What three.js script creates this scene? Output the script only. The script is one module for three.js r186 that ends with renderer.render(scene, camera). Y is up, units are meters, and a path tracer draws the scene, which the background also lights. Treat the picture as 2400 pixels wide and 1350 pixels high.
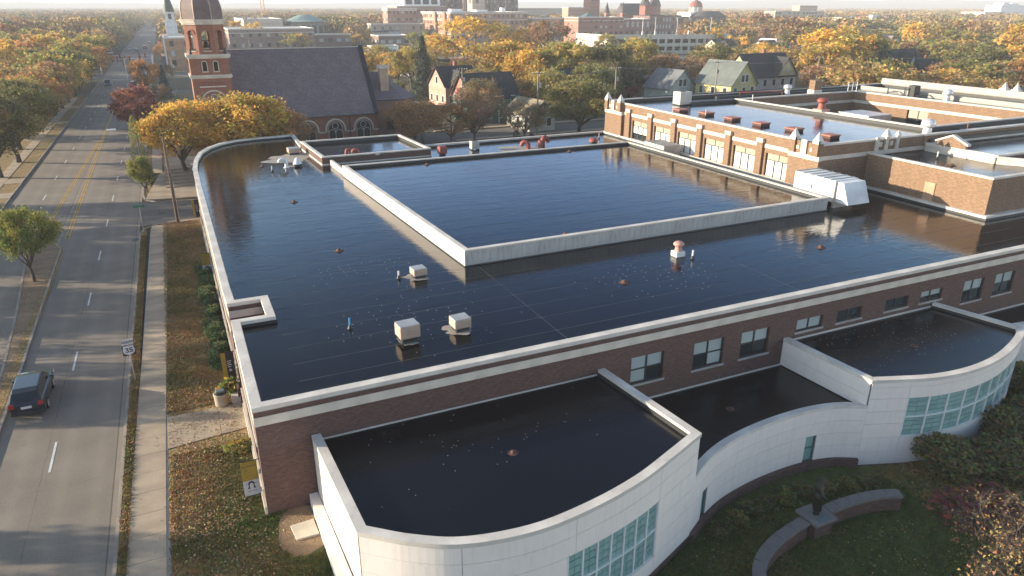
import * as THREE from 'three';
import { mergeGeometries } from 'three/addons/utils/BufferGeometryUtils.js';
import { RoundedBoxGeometry } from 'three/addons/geometries/RoundedBoxGeometry.js';
import { MarchingCubes } from 'three/addons/objects/MarchingCubes.js';
import { FontLoader } from 'three/addons/loaders/FontLoader.js';
import { TextGeometry } from 'three/addons/geometries/TextGeometry.js';

// ------------------------------------------------------------------ camera, sky, sun, exposure, haze
const scene = new THREE.Scene();
const camera = new THREE.PerspectiveCamera(43.88, 16 / 9, 0.5, 14000);
camera.position.set(0, 22, 0);
camera.rotation.order = 'YXZ';
camera.rotation.set(-THREE.MathUtils.degToRad(21.52), -THREE.MathUtils.degToRad(24.76), 0);

const SUN_EL = THREE.MathUtils.degToRad(12);
const sunDir = new THREE.Vector3(-0.908 * Math.cos(SUN_EL), Math.sin(SUN_EL), -0.419 * Math.cos(SUN_EL)).normalize();   // towards the sun
{
  const W = 1024, Hh = 512, d = new Float32Array(W * Hh * 4);
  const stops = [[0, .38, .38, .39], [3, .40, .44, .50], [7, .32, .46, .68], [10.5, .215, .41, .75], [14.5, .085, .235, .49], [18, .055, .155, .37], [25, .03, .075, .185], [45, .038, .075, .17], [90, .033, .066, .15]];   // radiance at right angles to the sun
  for (let j = 0; j < Hh; j++) for (let i = 0; i < W; i++) {
    const v = ((j + .5) / Hh - .5) * Math.PI, u = ((i + .5) / W - .5) * 2 * Math.PI;
    const dir = [Math.cos(v) * Math.cos(u), Math.sin(v), Math.cos(v) * Math.sin(u)];
    const e = Math.max(0, v * 180 / Math.PI);
    let k = 0; while (k < stops.length - 2 && e > stops[k + 1][0]) k++;
    const t = Math.min(1, (e - stops[k][0]) / (stops[k + 1][0] - stops[k][0]));
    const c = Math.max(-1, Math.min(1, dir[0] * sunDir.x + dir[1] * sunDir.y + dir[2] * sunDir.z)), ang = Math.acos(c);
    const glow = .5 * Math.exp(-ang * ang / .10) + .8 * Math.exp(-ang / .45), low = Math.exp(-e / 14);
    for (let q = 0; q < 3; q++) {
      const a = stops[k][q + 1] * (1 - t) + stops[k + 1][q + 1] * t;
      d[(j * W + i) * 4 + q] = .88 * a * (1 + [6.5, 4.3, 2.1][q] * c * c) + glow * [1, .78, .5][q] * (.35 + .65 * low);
    }
    d[(j * W + i) * 4 + 3] = 1;
  }
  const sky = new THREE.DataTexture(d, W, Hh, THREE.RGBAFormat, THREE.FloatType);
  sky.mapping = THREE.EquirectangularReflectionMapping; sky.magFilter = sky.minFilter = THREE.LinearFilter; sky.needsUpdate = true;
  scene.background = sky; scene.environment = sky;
}
const sun = new THREE.DirectionalLight(new THREE.Color().setRGB(1, .85, .64), 5.0);
sun.position.copy(sunDir).multiplyScalar(400); sun.castShadow = true;
sun.shadow.mapSize.set(4096, 4096);
Object.assign(sun.shadow.camera, { left: -260, right: 260, top: 260, bottom: -260, near: 1, far: 1200 });
scene.add(sun, sun.target);
scene.fog = new THREE.FogExp2(new THREE.Color().setRGB(.93, .95, 1), 0.00031);
const renderer = new THREE.WebGLRenderer({ antialias: true });
renderer.toneMapping = THREE.LinearToneMapping; renderer.toneMappingExposure = 2.4;
renderer.shadowMap.enabled = true;

// ------------------------------------------------------------------ helpers
function rng(seed) { let a = seed >>> 0; return () => { a = (a + 0x6D2B79F5) >>> 0; let t = a; t = Math.imul(t ^ (t >>> 15), t | 1); t ^= t + Math.imul(t ^ (t >>> 7), t | 61); return ((t ^ (t >>> 14)) >>> 0) / 4294967296; }; }
const V = (x, y, z) => new THREE.Vector3(x, y, z);
const names = {};
function numbered(n) { const k = names[n] = (names[n] ?? -1) + 1; return k ? n + '_' + String(k).padStart(3, '0') : n; }
const bases = new Map(), ORD = ['first', 'second', 'third', 'fourth', 'fifth', 'sixth', 'seventh', 'eighth', 'ninth', 'tenth', 'eleventh', 'twelfth', 'thirteenth', 'fourteenth', 'fifteenth', 'sixteenth', 'seventeenth', 'eighteenth', 'nineteenth', 'twentieth'];
function tag(o, label, category, group, kind) { if (label) o.userData.label = label; if (category) o.userData.category = category; if (group) o.userData.group = group; if (kind) o.userData.kind = kind; return o; }
function thing(name, label, category, [x, y, z] = [0, 0, 0], group) {
  const o = new THREE.Group(); o.name = numbered(name); o.position.set(x, y, z); bases.set(o, V(x, y, z)); scene.add(o);
  return tag(o, label, category, group);
}
function flat(g) {      // every geometry: not indexed, position + normal + uv only
  if (g.index) g = g.toNonIndexed();
  for (const k of Object.keys(g.attributes)) if (!['position', 'normal', 'uv', 'color'].includes(k)) g.deleteAttribute(k);
  if (!g.attributes.normal) g.computeVertexNormals();
  g.morphAttributes = {};
  return g;
}
function uvm(g) {       // uv in metres, projected along the main direction of each face
  g = flat(g); const p = g.attributes.position, n = g.attributes.normal, uv = new Float32Array(p.count * 2);
  for (let i = 0; i < p.count; i++) {
    const ax = Math.abs(n.getX(i)), ay = Math.abs(n.getY(i)), az = Math.abs(n.getZ(i));
    if (ay > ax && ay > az) { uv[2 * i] = p.getX(i); uv[2 * i + 1] = -p.getZ(i); }
    else if (ax > az) { uv[2 * i] = p.getZ(i); uv[2 * i + 1] = p.getY(i); }
    else { uv[2 * i] = p.getX(i); uv[2 * i + 1] = p.getY(i); }
  }
  g.setAttribute('uv', new THREE.BufferAttribute(uv, 2)); return g;
}
function merge(gs) { gs = (Array.isArray(gs) ? gs : [gs]).filter(Boolean).map((g) => g.attributes.uv && !g.index ? flat(g) : g.userData.keepUv ? flat(g) : uvm(g)); return gs.length > 1 ? mergeGeometries(gs) : gs[0]; }
function mesh(name, geos, mat) { const m = new THREE.Mesh(merge(geos), mat); m.name = name; m.castShadow = m.receiveShadow = true; return m; }
function part(parent, name, geos, mat, { local = false, label, kind } = {}) {   // geometry in world metres unless local
  const m = mesh(name, geos, mat), b = bases.get(parent);
  if (!local && b) m.geometry = m.geometry.clone().translate(-b.x, -b.y, -b.z);
  bases.set(m, b ?? V(0, 0, 0)); parent.add(m); return tag(m, label, null, null, kind);
}
function put(parent, name, geo, mat, x, y, z, ry = 0) {   // a piece that shares its geometry; position in world metres
  const m = new THREE.Mesh(geo, mat), b = bases.get(parent) ?? V(0, 0, 0); m.name = name; m.position.set(x - b.x, y - b.y, z - b.z); m.rotation.y = ry; m.castShadow = m.receiveShadow = true; parent.add(m); bases.set(m, V(x, y, z)); return m;
}
function solo(name, geos, mat, label, category, group, kind) {   // one mesh that is a thing of its own, or a piece of the setting
  const m = mesh(numbered(name), geos, mat); scene.add(m); bases.set(m, V(0, 0, 0)); return tag(m, label, category, group, kind);
}
function copyOf(o, [x, y, z], ry = 0, label) { const base = o.name.replace(/_\d{3}$/, ''), c = o.clone(); c.name = numbered(base); c.position.set(x, y, z); c.rotation.y = ry; c.userData = { ...o.userData }; if (label) c.userData.label = label; scene.add(c); return c; }
function box(x0, x1, y0, y1, z0, z1) { const g = new THREE.BoxGeometry(x1 - x0, y1 - y0, z1 - z0); g.translate((x0 + x1) / 2, (y0 + y1) / 2, (z0 + z1) / 2); return uvm(g); }
function rbox(x0, x1, y0, y1, z0, z1, r = .03) { const g = new RoundedBoxGeometry(x1 - x0, y1 - y0, z1 - z0, 2, r); g.translate((x0 + x1) / 2, (y0 + y1) / 2, (z0 + z1) / 2); return uvm(g); }
function cyl(r0, r1, x, y0, y1, z, n = 12) { const g = new THREE.CylinderGeometry(r1, r0, y1 - y0, n); g.translate(x, (y0 + y1) / 2, z); return uvm(g); }
function lathe(pts, x, y, z, n = 16) { const g = new THREE.LatheGeometry(pts.map(([r, h]) => new THREE.Vector2(r, h)), n); g.translate(x, y, z); return uvm(g); }
function rod(a, b, r, n = 6) { const d = b.clone().sub(a), g = new THREE.CylinderGeometry(r, r, d.length(), n); g.applyQuaternion(new THREE.Quaternion().setFromUnitVectors(V(0, 1, 0), d.clone().normalize())); g.translate((a.x + b.x) / 2, (a.y + b.y) / 2, (a.z + b.z) / 2); return uvm(g); }
function tube(pts, r, n = 6, seg = 24) { return uvm(new THREE.TubeGeometry(new THREE.CatmullRomCurve3(pts), seg, r, n)); }
function area2(pts) { let s = 0; for (let i = 0; i < pts.length; i++) { const [a, b] = pts[i], [c, d] = pts[(i + 1) % pts.length]; s += a * d - c * b; } return s; }
// offsets a polyline in plan; positive = inwards for a closed one, to the left hand of travel for an open one
function offset(pts, closed, o) {
  const n = pts.length, sgn = closed ? (area2(pts) > 0 ? 1 : -1) : -1, out = [];
  const nor = (a, b) => { const dx = b[0] - a[0], dz = b[1] - a[1], l = Math.hypot(dx, dz); return [-dz / l * sgn, dx / l * sgn]; };
  for (let i = 0; i < n; i++) {
    const p = pts[i], a = closed || i > 0 ? nor(pts[(i + n - 1) % n], p) : null, b = closed || i < n - 1 ? nor(p, pts[(i + 1) % n]) : null;
    const u = a ?? b, w = b ?? a, k = 1 + u[0] * w[0] + u[1] * w[1];
    out.push([p[0] + (u[0] + w[0]) / k * o, p[1] + (u[1] + w[1]) / k * o]);
  }
  return out;
}
// a strip of rectangular section swept along a plan polyline, between offsets o0 and o1 and heights y0 and y1
function band(pts, closed, o0, o1, y0, y1) {
  const A = offset(pts, closed, o0), B = offset(pts, closed, o1), pos = [], uv = [], n = pts.length, last = closed ? n : n - 1; let s = 0;
  const quad = (a, b, c, d, ua, ub, uc, ud) => { pos.push(...a, ...b, ...c, ...a, ...c, ...d); uv.push(...ua, ...ub, ...uc, ...ua, ...uc, ...ud); };
  for (let i = 0; i < last; i++) {
    const j = (i + 1) % n, l = Math.hypot(pts[j][0] - pts[i][0], pts[j][1] - pts[i][1]), w = Math.abs(o1 - o0);
    const a0 = [A[i][0], y0, A[i][1]], a1 = [A[j][0], y0, A[j][1]], a2 = [A[j][0], y1, A[j][1]], a3 = [A[i][0], y1, A[i][1]];
    const b0 = [B[i][0], y0, B[i][1]], b1 = [B[j][0], y0, B[j][1]], b2 = [B[j][0], y1, B[j][1]], b3 = [B[i][0], y1, B[i][1]];
    quad(a0, a1, a2, a3, [s, y0], [s + l, y0], [s + l, y1], [s, y1]); quad(b1, b0, b3, b2, [s + l, y0], [s, y0], [s, y1], [s + l, y1]);
    quad(a3, a2, b2, b3, [s, 0], [s + l, 0], [s + l, w], [s, w]); quad(b0, b1, a1, a0, [s, w], [s + l, w], [s + l, 0], [s, 0]);
    if (!closed && i === 0) quad(b0, a0, a3, b3, [0, y0], [w, y0], [w, y1], [0, y1]);
    if (!closed && i === last - 1) quad(a1, b1, b2, a2, [0, y0], [w, y0], [w, y1], [0, y1]);
    s += l;
  }
  const g = new THREE.BufferGeometry(); g.setAttribute('position', new THREE.Float32BufferAttribute(pos, 3)); g.setAttribute('uv', new THREE.Float32BufferAttribute(uv, 2)); g.computeVertexNormals(); return g;
}
function sheet(pts, y, holes = []) {   // a flat polygon facing up, uv in metres
  const s = new THREE.Shape(pts.map(([x, z]) => new THREE.Vector2(x, -z)));
  for (const h of holes) s.holes.push(new THREE.Path(h.map(([x, z]) => new THREE.Vector2(x, -z))));
  const g = new THREE.ShapeGeometry(s); g.rotateX(-Math.PI / 2); g.translate(0, y, 0); return uvm(g);
}
function slab(pts, y0, y1, holes = []) {   // an upright prism over a plan polygon
  const s = new THREE.Shape(pts.map(([x, z]) => new THREE.Vector2(x, -z)));
  for (const h of holes) s.holes.push(new THREE.Path(h.map(([x, z]) => new THREE.Vector2(x, -z))));
  const g = new THREE.ExtrudeGeometry(s, { depth: y1 - y0, bevelEnabled: false }); g.rotateX(-Math.PI / 2); g.translate(0, y0, 0); g.deleteAttribute('uv'); return uvm(g);
}
function wallM(p0, p1) { const d = V(p1[0] - p0[0], 0, p1[1] - p0[1]).normalize(), o = V(-d.z, 0, d.x); return new THREE.Matrix4().makeBasis(d, V(0, 1, 0), o).setPosition(p0[0], 0, p0[1]); }
const len = (a, b) => Math.hypot(b[0] - a[0], b[1] - a[1]);
function pathOf(h) {   // an opening: rectangle, with a round head when arch is set
  const p = new THREE.Path(); p.moveTo(h.s0, h.y0); p.lineTo(h.s1, h.y0);
  if (h.arch) { const r = (h.s1 - h.s0) / 2; p.lineTo(h.s1, h.y1 - r); p.absarc((h.s0 + h.s1) / 2, h.y1 - r, r, 0, Math.PI, false); p.lineTo(h.s0, h.y0); }
  else { p.lineTo(h.s1, h.y1); p.lineTo(h.s0, h.y1); p.lineTo(h.s0, h.y0); }
  return p;
}
// a wall from p0 to p1 with real openings; its outer face looks along d x up (to +z when it runs along +x)
function wall(p0, p1, y0, y1, holes = [], depth = .35, top = null) {
  const L = len(p0, p1), s = new THREE.Shape(); s.moveTo(.003, y0); s.lineTo(L - .003, y0);
  if (top) for (const [a, b] of top) s.lineTo(a, b); else { s.lineTo(L - .003, y1); s.lineTo(.003, y1); }
  s.lineTo(.003, y0);
  for (const h of holes) s.holes.push(pathOf(h));
  const g = new THREE.ExtrudeGeometry(s, { depth, bevelEnabled: false, curveSegments: 8 }); g.translate(0, 0, -depth); g.deleteAttribute('uv');
  const q = uvm(g); q.applyMatrix4(wallM(p0, p1)); return q;
}
function inWall(g, p0, p1) { g = uvm(g); g.applyMatrix4(wallM(p0, p1)); return g; }

// ------------------------------------------------------------------ textures and materials
const lin2s = (c) => { c = Math.max(0, Math.min(1, c)); return c <= .0031308 ? c * 12.92 : 1.055 * Math.pow(c, 1 / 2.4) - .055; };
function hash2(x, y, s) { let h = Math.imul(x, 374761393) + Math.imul(y, 668265263) + Math.imul(s, 1442695041); h = Math.imul(h ^ (h >>> 13), 1274126177); return ((h ^ (h >>> 16)) >>> 0) / 4294967296; }
function tnoise(x, y, per, s) {   // tiling value noise, period per (in cells)
  const xi = Math.floor(x), yi = Math.floor(y), fx = x - xi, fy = y - yi, u = fx * fx * (3 - 2 * fx), v = fy * fy * (3 - 2 * fy), m = (a) => ((a % per) + per) % per;
  const a = hash2(m(xi), m(yi), s), b = hash2(m(xi + 1), m(yi), s), c = hash2(m(xi), m(yi + 1), s), d = hash2(m(xi + 1), m(yi + 1), s);
  return a + (b - a) * u + (c - a) * v + (a - b - c + d) * u * v;
}
const fbm = (x, y, per, s, oct = 4) => { let r = 0, a = .5, t = 0; for (let i = 0; i < oct; i++) { r += a * tnoise(x, y, per, s + i * 17); t += a; x *= 2; y *= 2; per *= 2; a *= .5; } return r / t; };
function tex(w, h, fn, metresX, metresY, srgb = true) {   // fn(u, v) gives a linear colour or a number
  const d = new Uint8Array(w * h * 4);
  for (let j = 0; j < h; j++) for (let i = 0; i < w; i++) {
    let c = fn((i + .5) / w, (j + .5) / h); if (typeof c === 'number') c = [c, c, c];
    for (let q = 0; q < 3; q++) d[(j * w + i) * 4 + q] = 255 * (srgb ? lin2s(c[q]) : Math.max(0, Math.min(1, c[q]))); d[(j * w + i) * 4 + 3] = 255;
  }
  const t = new THREE.DataTexture(d, w, h, THREE.RGBAFormat); t.wrapS = t.wrapT = THREE.RepeatWrapping; t.magFilter = t.minFilter = THREE.LinearFilter;
  if (srgb) t.colorSpace = THREE.SRGBColorSpace; t.repeat.set(1 / metresX, 1 / metresY); t.needsUpdate = true; return t;
}
const mixc = (a, b, t) => a.map((v, i) => v + (b[i] - v) * t);
const std = (rgb, roughness = .8, extra = {}) => new THREE.MeshStandardMaterial({ color: new THREE.Color().setRGB(...rgb), roughness, side: THREE.DoubleSide, ...extra });
const phys = (rgb, roughness, extra = {}) => new THREE.MeshPhysicalMaterial({ color: new THREE.Color().setRGB(...rgb), roughness, side: THREE.DoubleSide, ...extra });
function brickTex(base, vary, mortar, seed) {
  const C = 24, R = 8;
  return tex(512, 512, (u, v) => {
    const row = Math.floor(v * C), su = u * R + (row % 2) * .5, col = Math.floor(su), fu = su - col, fv = v * C - row;
    const k = hash2(((col % R) + R) % R, row, seed), k2 = hash2(((col % R) + R) % R, row, seed + 5);
    if (fu < .045 || fv < .14) return mixc(mortar, base, .3 + .2 * fbm(u * 8, v * 8, 8, seed));
    const f = (.8 + .36 * k) * (.9 + .2 * fbm(u * 16, v * 16, 16, seed + 9)); return mixc(base, vary, k2).map((c) => c * f);
  }, 1.8, 1.8);
}
function brickMat(base, vary, mortar, seed) {
  const bump = tex(512, 512, (u, v) => { const row = Math.floor(v * 24), su = u * 8 + (row % 2) * .5, fu = su - Math.floor(su), fv = v * 24 - row; return fu < .045 || fv < .14 ? .1 : .75 + .2 * hash2(Math.floor(su), row, seed); }, 1.8, 1.8, false);
  return std([1, 1, 1], .9, { map: brickTex(base, vary, mortar, seed), bumpMap: bump, bumpScale: .0008 });
}
const M = {};
M.brick = brickMat([.125, .064, .050], [.078, .042, .036], [.20, .15, .125], 3);          // the dark red school brick
M.buff = brickMat([.235, .145, .085], [.17, .10, .062], [.24, .18, .13], 11);             // the orange buff brick of the taller block
M.church = brickMat([.30, .125, .075], [.22, .085, .055], [.3, .22, .18], 21);
const plainNoise = tex(256, 256, (u, v) => .72 + .4 * (fbm(u * 4, v * 4, 4, 51, 5) - .5) + .12 * (hash2(Math.floor(u * 256), Math.floor(v * 256), 7) - .5), 3, 3);
const fineBump = tex(256, 256, (u, v) => fbm(u * 32, v * 32, 32, 61, 3), 2, 2, false);
const n = (rgb, r = .85, extra = {}) => std(rgb.map((c) => c / .72), r, { map: plainNoise, ...extra });
M.stone = n([.56, .50, .42], .85); M.coping = n([.60, .55, .49], .75); M.white = n([.68, .655, .635], .7); M.whiteWall = std([.80, .725, .665], .75, { map: tex(256, 256, (u, v) => .96 + .07 * (fbm(u * 4, v * 4, 4, 53, 4) - .5) - .16 * Math.max(0, fbm(u * 40, v * 2, 40, 57, 2) - .5), 5, 2.6) });
M.conc = std([1, 1, 1], .85, { map: tex(256, 256, (u, v) => { const s = fbm(u * 64, v * 2, 64, 71, 3), b = fbm(u * 4, v * 4, 4, 73, 4), k = .40 - .15 * Math.max(0, s - .45) * 3 * (.4 + v * .5) + .12 * (b - .5); return [k, k * .99, k * .95]; }, 6, 1.3) });
M.paving = n([.37, .295, .21], .9, { bumpMap: fineBump, bumpScale: .003 }); M.kerb = n([.31, .265, .215], .9); M.greyConc = n([.33, .32, .30], .9);
M.membrane = phys([.004, .005, .0065], 1, { ior: 1.36 });
{
  const b = tex(1024, 1024, (u, v) => .5 * fbm(u * 5, v * 18, 5, 80, 2) + .35 * fbm(u * 24, v * 72, 24, 81, 2) + .1 * fbm(u * 96, v * 160, 32, 83, 2) + .25 * fbm(u * 5, v * 5, 5, 87, 3), 9, 9, false);
  M.membrane.bumpMap = b; M.membrane.bumpScale = .015;
  M.membrane.roughness = 1; M.membrane.roughnessMap = tex(512, 512, (u, v) => { const k = fbm(u * 3, v * 3, 3, 91, 5), s = fbm(u * 48, v * 10, 16, 93, 3); return .04 + .22 * Math.pow(Math.max(0, k - .42) * 2, 1.3) + .04 * s; }, 23, 23, false);
  M.membraneDry = M.membrane.clone(); M.membraneDry.roughnessMap = tex(256, 256, (u, v) => .10 + .25 * fbm(u * 3, v * 3, 3, 95, 4), 17, 17, false); M.membraneDry.color.setRGB(.004, .005, .007);
}
M.blackCap = std([.022, .024, .027], .55); M.darkFlash = std([.05, .055, .06], .5);
M.patch = n([.33, .29, .25], .8); M.seam = std([.05, .05, .052], .5); M.plate = std([.27, .28, .29], .6);
M.metalTan = n([.44, .34, .27], .5, { metalness: .2 }); M.metalGrey = n([.42, .42, .41], .45, { metalness: .35 }); M.metalWhite = n([.66, .66, .66], .45); M.galv = n([.62, .63, .65], .4, { metalness: .45 });
M.redPaint = n([.26, .06, .045], .6); M.rust = n([.10, .045, .035], .85); M.dark = std([.018, .02, .022], .5); M.frame = std([.022, .026, .03], .45); M.blue = std([.05, .24, .42], .5); M.black = std([.012, .012, .013], .6);
M.blind = std([.62, .62, .60], .8); M.oldPanel = n([.30, .265, .2], .6); M.glassDark = phys([.02, .026, .03], .06, { ior: 1.5 }); M.glassTeal = phys([.25, .40, .375], .25, { ior: 1.5, bumpMap: fineBump, bumpScale: .002 }); M.glassTeal2 = phys([.21, .35, .33], .25, { ior: 1.5 }); M.mullion = std([.66, .68, .66], .5); M.thinMullion = std([.06, .15, .15], .5);
M.blindGlass = phys([.8, .78, .74], .2, { ior: 1.5 }); M.greyGlass = phys([.37, .42, .41], .2, { ior: 1.5 });
M.asphalt = std([1, 1, 1], .92, { map: tex(512, 512, (u, v) => { const k = .12 + .05 * (fbm(u * 4, v * 4, 4, 101, 5) - .5) + .03 * (hash2(Math.floor(u * 512), Math.floor(v * 512), 9) - .5); return [k * 1.08, k, k * .9]; }, 8, 8) });
M.road = std([1, 1, 1], .9, { map: tex(256, 2048, (u, v) => {      // one carriageway wide: wheel tracks, patches, cracks
  const lane = (u * 2) % 1, tr = Math.exp(-((lane - .28) ** 2) / .008) + Math.exp(-((lane - .72) ** 2) / .008), big = fbm(u * 3, v * 24, 3, 111, 4);
  let k = .215 + .025 * tr + .08 * (big - .5) + .06 * (hash2(Math.floor(u * 256), Math.floor(v * 2048), 15) - .5);
  const jz = (v * 8 + .02 * (fbm(u * 6, v * 8, 2, 117, 3) - .5)) % 1; if (jz < .0022) k *= .62; const jl = Math.abs(u - .5 - .006 * (fbm(.5, v * 30, 30, 118, 3) - .5)); if (jl < .0022) k *= .7; if (fbm(u * 4, v * 30, 2, 119, 2) > .74) k *= .86;
  if (u > .965) k *= 1.18; if (Math.abs(u - .962) < .004) k *= .5; return [k * .98, k * .83, k * .66];
}, 1, 48) });
M.lineWhite = n([.62, .62, .6], .8); M.lineYellow = n([.52, .30, .035], .8);
M.soil = n([.23, .155, .09], .95, { bumpMap: fineBump, bumpScale: .05 });
M.ground = std([1, 1, 1], 1, { map: tex(512, 512, (u, v) => { const a = fbm(u * 5, v * 5, 5, 131, 5), b = fbm(u * 12, v * 12, 12, 137, 4); return mixc([.085, .072, .03], mixc([.15, .10, .05], [.075, .08, .03], b), a).map((c) => c * (.75 + .5 * hash2(Math.floor(u * 512), Math.floor(v * 512), 3))); }, 60, 60) });
M.lawn = std([1, 1, 1], 1, { vertexColors: true, map: tex(512, 512, (u, v) => { const k = .75 + .45 * (fbm(u * 20, v * 20, 20, 141, 4) - .5) * 2 + .25 * (hash2(Math.floor(u * 512), Math.floor(v * 512), 5) - .5); return [k, k, k]; }, 4, 4), bumpMap: fineBump, bumpScale: .06 });
M.slate = std([1, 1, 1], .7, { map: tex(512, 512, (u, v) => { const row = Math.floor(v * 24), su = u * 16 + (row % 2) * .5, k = hash2(((Math.floor(su) % 16) + 16) % 16, row, 151), e = (v * 24 - row) < .16 ? .72 : 1, f = (.105 + .05 * k) * e * (.85 + .3 * fbm(u * 4, v * 4, 4, 155, 4)); return [f * 1.2, f * .93, f * .95]; }, 4, 4.8) });
M.shingle = std([1, 1, 1], .85, { map: tex(256, 256, (u, v) => { const row = Math.floor(v * 20), k = hash2(Math.floor(u * 24 + row * 7) % 24, row, 161), f = (.028 + .02 * k) * ((v * 20 - row) < .15 ? .7 : 1); return [f, f, f * 1.05]; }, 4, 4) });
M.barkDark = n([.075, .058, .045], 1); M.barkPale = n([.17, .145, .12], 1); M.wood = n([.14, .10, .07], .9);
// ------------------------------------------------------------------ ground, street, pavements
const S = (a, b, x) => { const t = Math.max(0, Math.min(1, (x - a) / (b - a))); return t * t * (3 - 2 * t); };
const dip = (x, z) => -2.6 * S(5, 14, x) * (1 - S(64, 76, x)) * S(-30, -28.5, z) * (1 - S(8, 20, z));   // the garden lies lower than the street
const spread = (list) => { const out = []; for (let i = 0; i < list.length - 1; i++) { const [a, k] = list[i], b = list[i + 1][0]; for (let j = 0; j < k; j++) out.push(a + (b - a) * j / k); } out.push(list[list.length - 1][0]); return out; };
function terrain(xs, zs, h, color) {
  const pos = [], uv = [], col = [], nx = xs.length, idx = [];
  for (const z of zs) for (const x of xs) { pos.push(x, h(x, z), z); uv.push(x, -z); if (color) col.push(...color(x, z)); }
  for (let j = 0; j < zs.length - 1; j++) for (let i = 0; i < nx - 1; i++) { const a = j * nx + i, b = a + 1, c = a + nx, d = c + 1; idx.push(a, c, b, b, c, d); }
  const g = new THREE.BufferGeometry(); g.setAttribute('position', new THREE.Float32BufferAttribute(pos, 3)); g.setAttribute('uv', new THREE.Float32BufferAttribute(uv, 2));
  if (color) g.setAttribute('color', new THREE.Float32BufferAttribute(col, 3));
  g.setIndex(idx); g.computeVertexNormals(); return g;
}
const gx = spread([[-6500, 2], [-800, 3], [-60, 6], [0, 20], [80, 4], [400, 3], [6500, 1]]), gz = spread([[-6500, 3], [-900, 6], [-100, 10], [-32, 20], [24, 2], [400, 1]]).reverse();
solo('ground', terrain(gx, gz.slice().reverse(), (x, z) => dip(x, z) - .17), M.ground, null, null, null, 'structure');
const dry = [.32, .215, .085], green = [.085, .105, .02], straw = [.40, .28, .12], rustc = [.33, .17, .055];
const lawnColor = (gr) => (x, z) => { const a = fbm(x * .35 + 50, z * .35 + 500, 4096, 171, 4), b = fbm(x * 1.3 + 9, z * 1.3 + 400, 4096, 175, 3), g = Math.max(0, Math.min(1, (gr(x, z) + (a - .5) * 1.6))); return mixc(mixc(dry, b > .55 ? straw : rustc, Math.abs(b - .5) * 2.2), green, g); };
const lawn = (name, xs, zs, gr, h = () => 0) => solo(name, terrain(xs, zs, h, lawnColor(gr)), M.lawn, null, null, null, 'structure');
const near = S;
lawn('lawn', spread([[-3.12, 14], [1.2, 6], [4, 1]]), spread([[-84, 110], [-29.1, 30], [-14, 1]]), (x, z) => z > -37 ? .55 * S(-2.6, .6, x) + .25 * S(-34, -26, z) : z > -41 ? .1 : .15 + .35 * S(-1.5, .8, x) * S(-64, -58, z));
lawn('garden_lawn', spread([[3.95, 20], [30, 24], [75, 1]]), spread([[-29.1, 40], [0, 6], [20, 1]]), (x, z) => x > 33 ? .7 : 1.6, dip);
lawn('grass_verge', spread([[-5.2, 3], [-4.66, 1]]), spread([[-82, 120], [-12, 1]]), (x, z) => z > -42 ? .5 : .12);
// carriageways, each its own sheet; uv.x runs once across the width
function roadStrip(x0, x1, z0, z1, y, mat = M.road) { const g = new THREE.PlaneGeometry(x1 - x0, z1 - z0); g.rotateX(-Math.PI / 2); g.translate((x0 + x1) / 2, y, (z0 + z1) / 2); const p = g.attributes.position, uv = g.attributes.uv; for (let i = 0; i < p.count; i++) uv.setXY(i, (p.getX(i) - x0) / (x1 - x0), -p.getZ(i)); g.userData.keepUv = true; return g; }
solo('road', [roadStrip(-12.6, -5.35, -1500, 10, -.12), roadStrip(-20.1, -12.6, -1500, 10, -.121)], M.road, null, null, null, 'structure');
M.road.map.repeat.set(1, 1 / 48);
solo('cross_street', [sheet([[-5.35, -84.2], [1.2, -84.2], [1.2, -93.6], [-5.35, -95.4]], -.116), sheet([[-400, -276], [-20.1, -276], [-20.1, -290], [-400, -290]], -.116), sheet([[-5.35, -276], [-5.35, -290], [420, -290], [420, -276]], -.116), sheet([[-5.35, -222], [-5.35, -229], [8, -229], [8, -222]], -.116), sheet([[-20.1, -229], [-60, -229], [-60, -222], [-20.1, -222]], -.114)], M.asphalt, null, null, null, 'structure');
solo('north_street', sheet([[34, -120.5], [300, -120.5], [300, -129], [34, -129]], -.114), M.asphalt, null, null, null, 'structure');
{ // kerbs
  const k = (pts, w = .16) => band(pts, false, 0, w, -.14, .012), g = [];
  g.push(k([[-5.35, 10], [-5.35, -81], [-4.9, -82.8], [-3.6, -84.1], [1, -84.2]], -.16).translate(0, 0, 0));
  g.push(k([[1, -93.5], [-3.8, -94.6], [-5.1, -96.2], [-5.35, -99], [-5.35, -221], [-4.6, -222]], -.16));
  g.push(k([[-4.6, -229], [-5.35, -230], [-5.35, -275]], -.16), k([[-20.1, 10], [-20.1, -221]]), k([[-20.1, -230], [-20.1, -275]]), k([[-5.35, -291], [-5.35, -1200]], -.16), k([[-20.1, -291], [-20.1, -1200]]));
  solo('kerb', g, M.kerb, null, null, null, 'structure');
}
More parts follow.
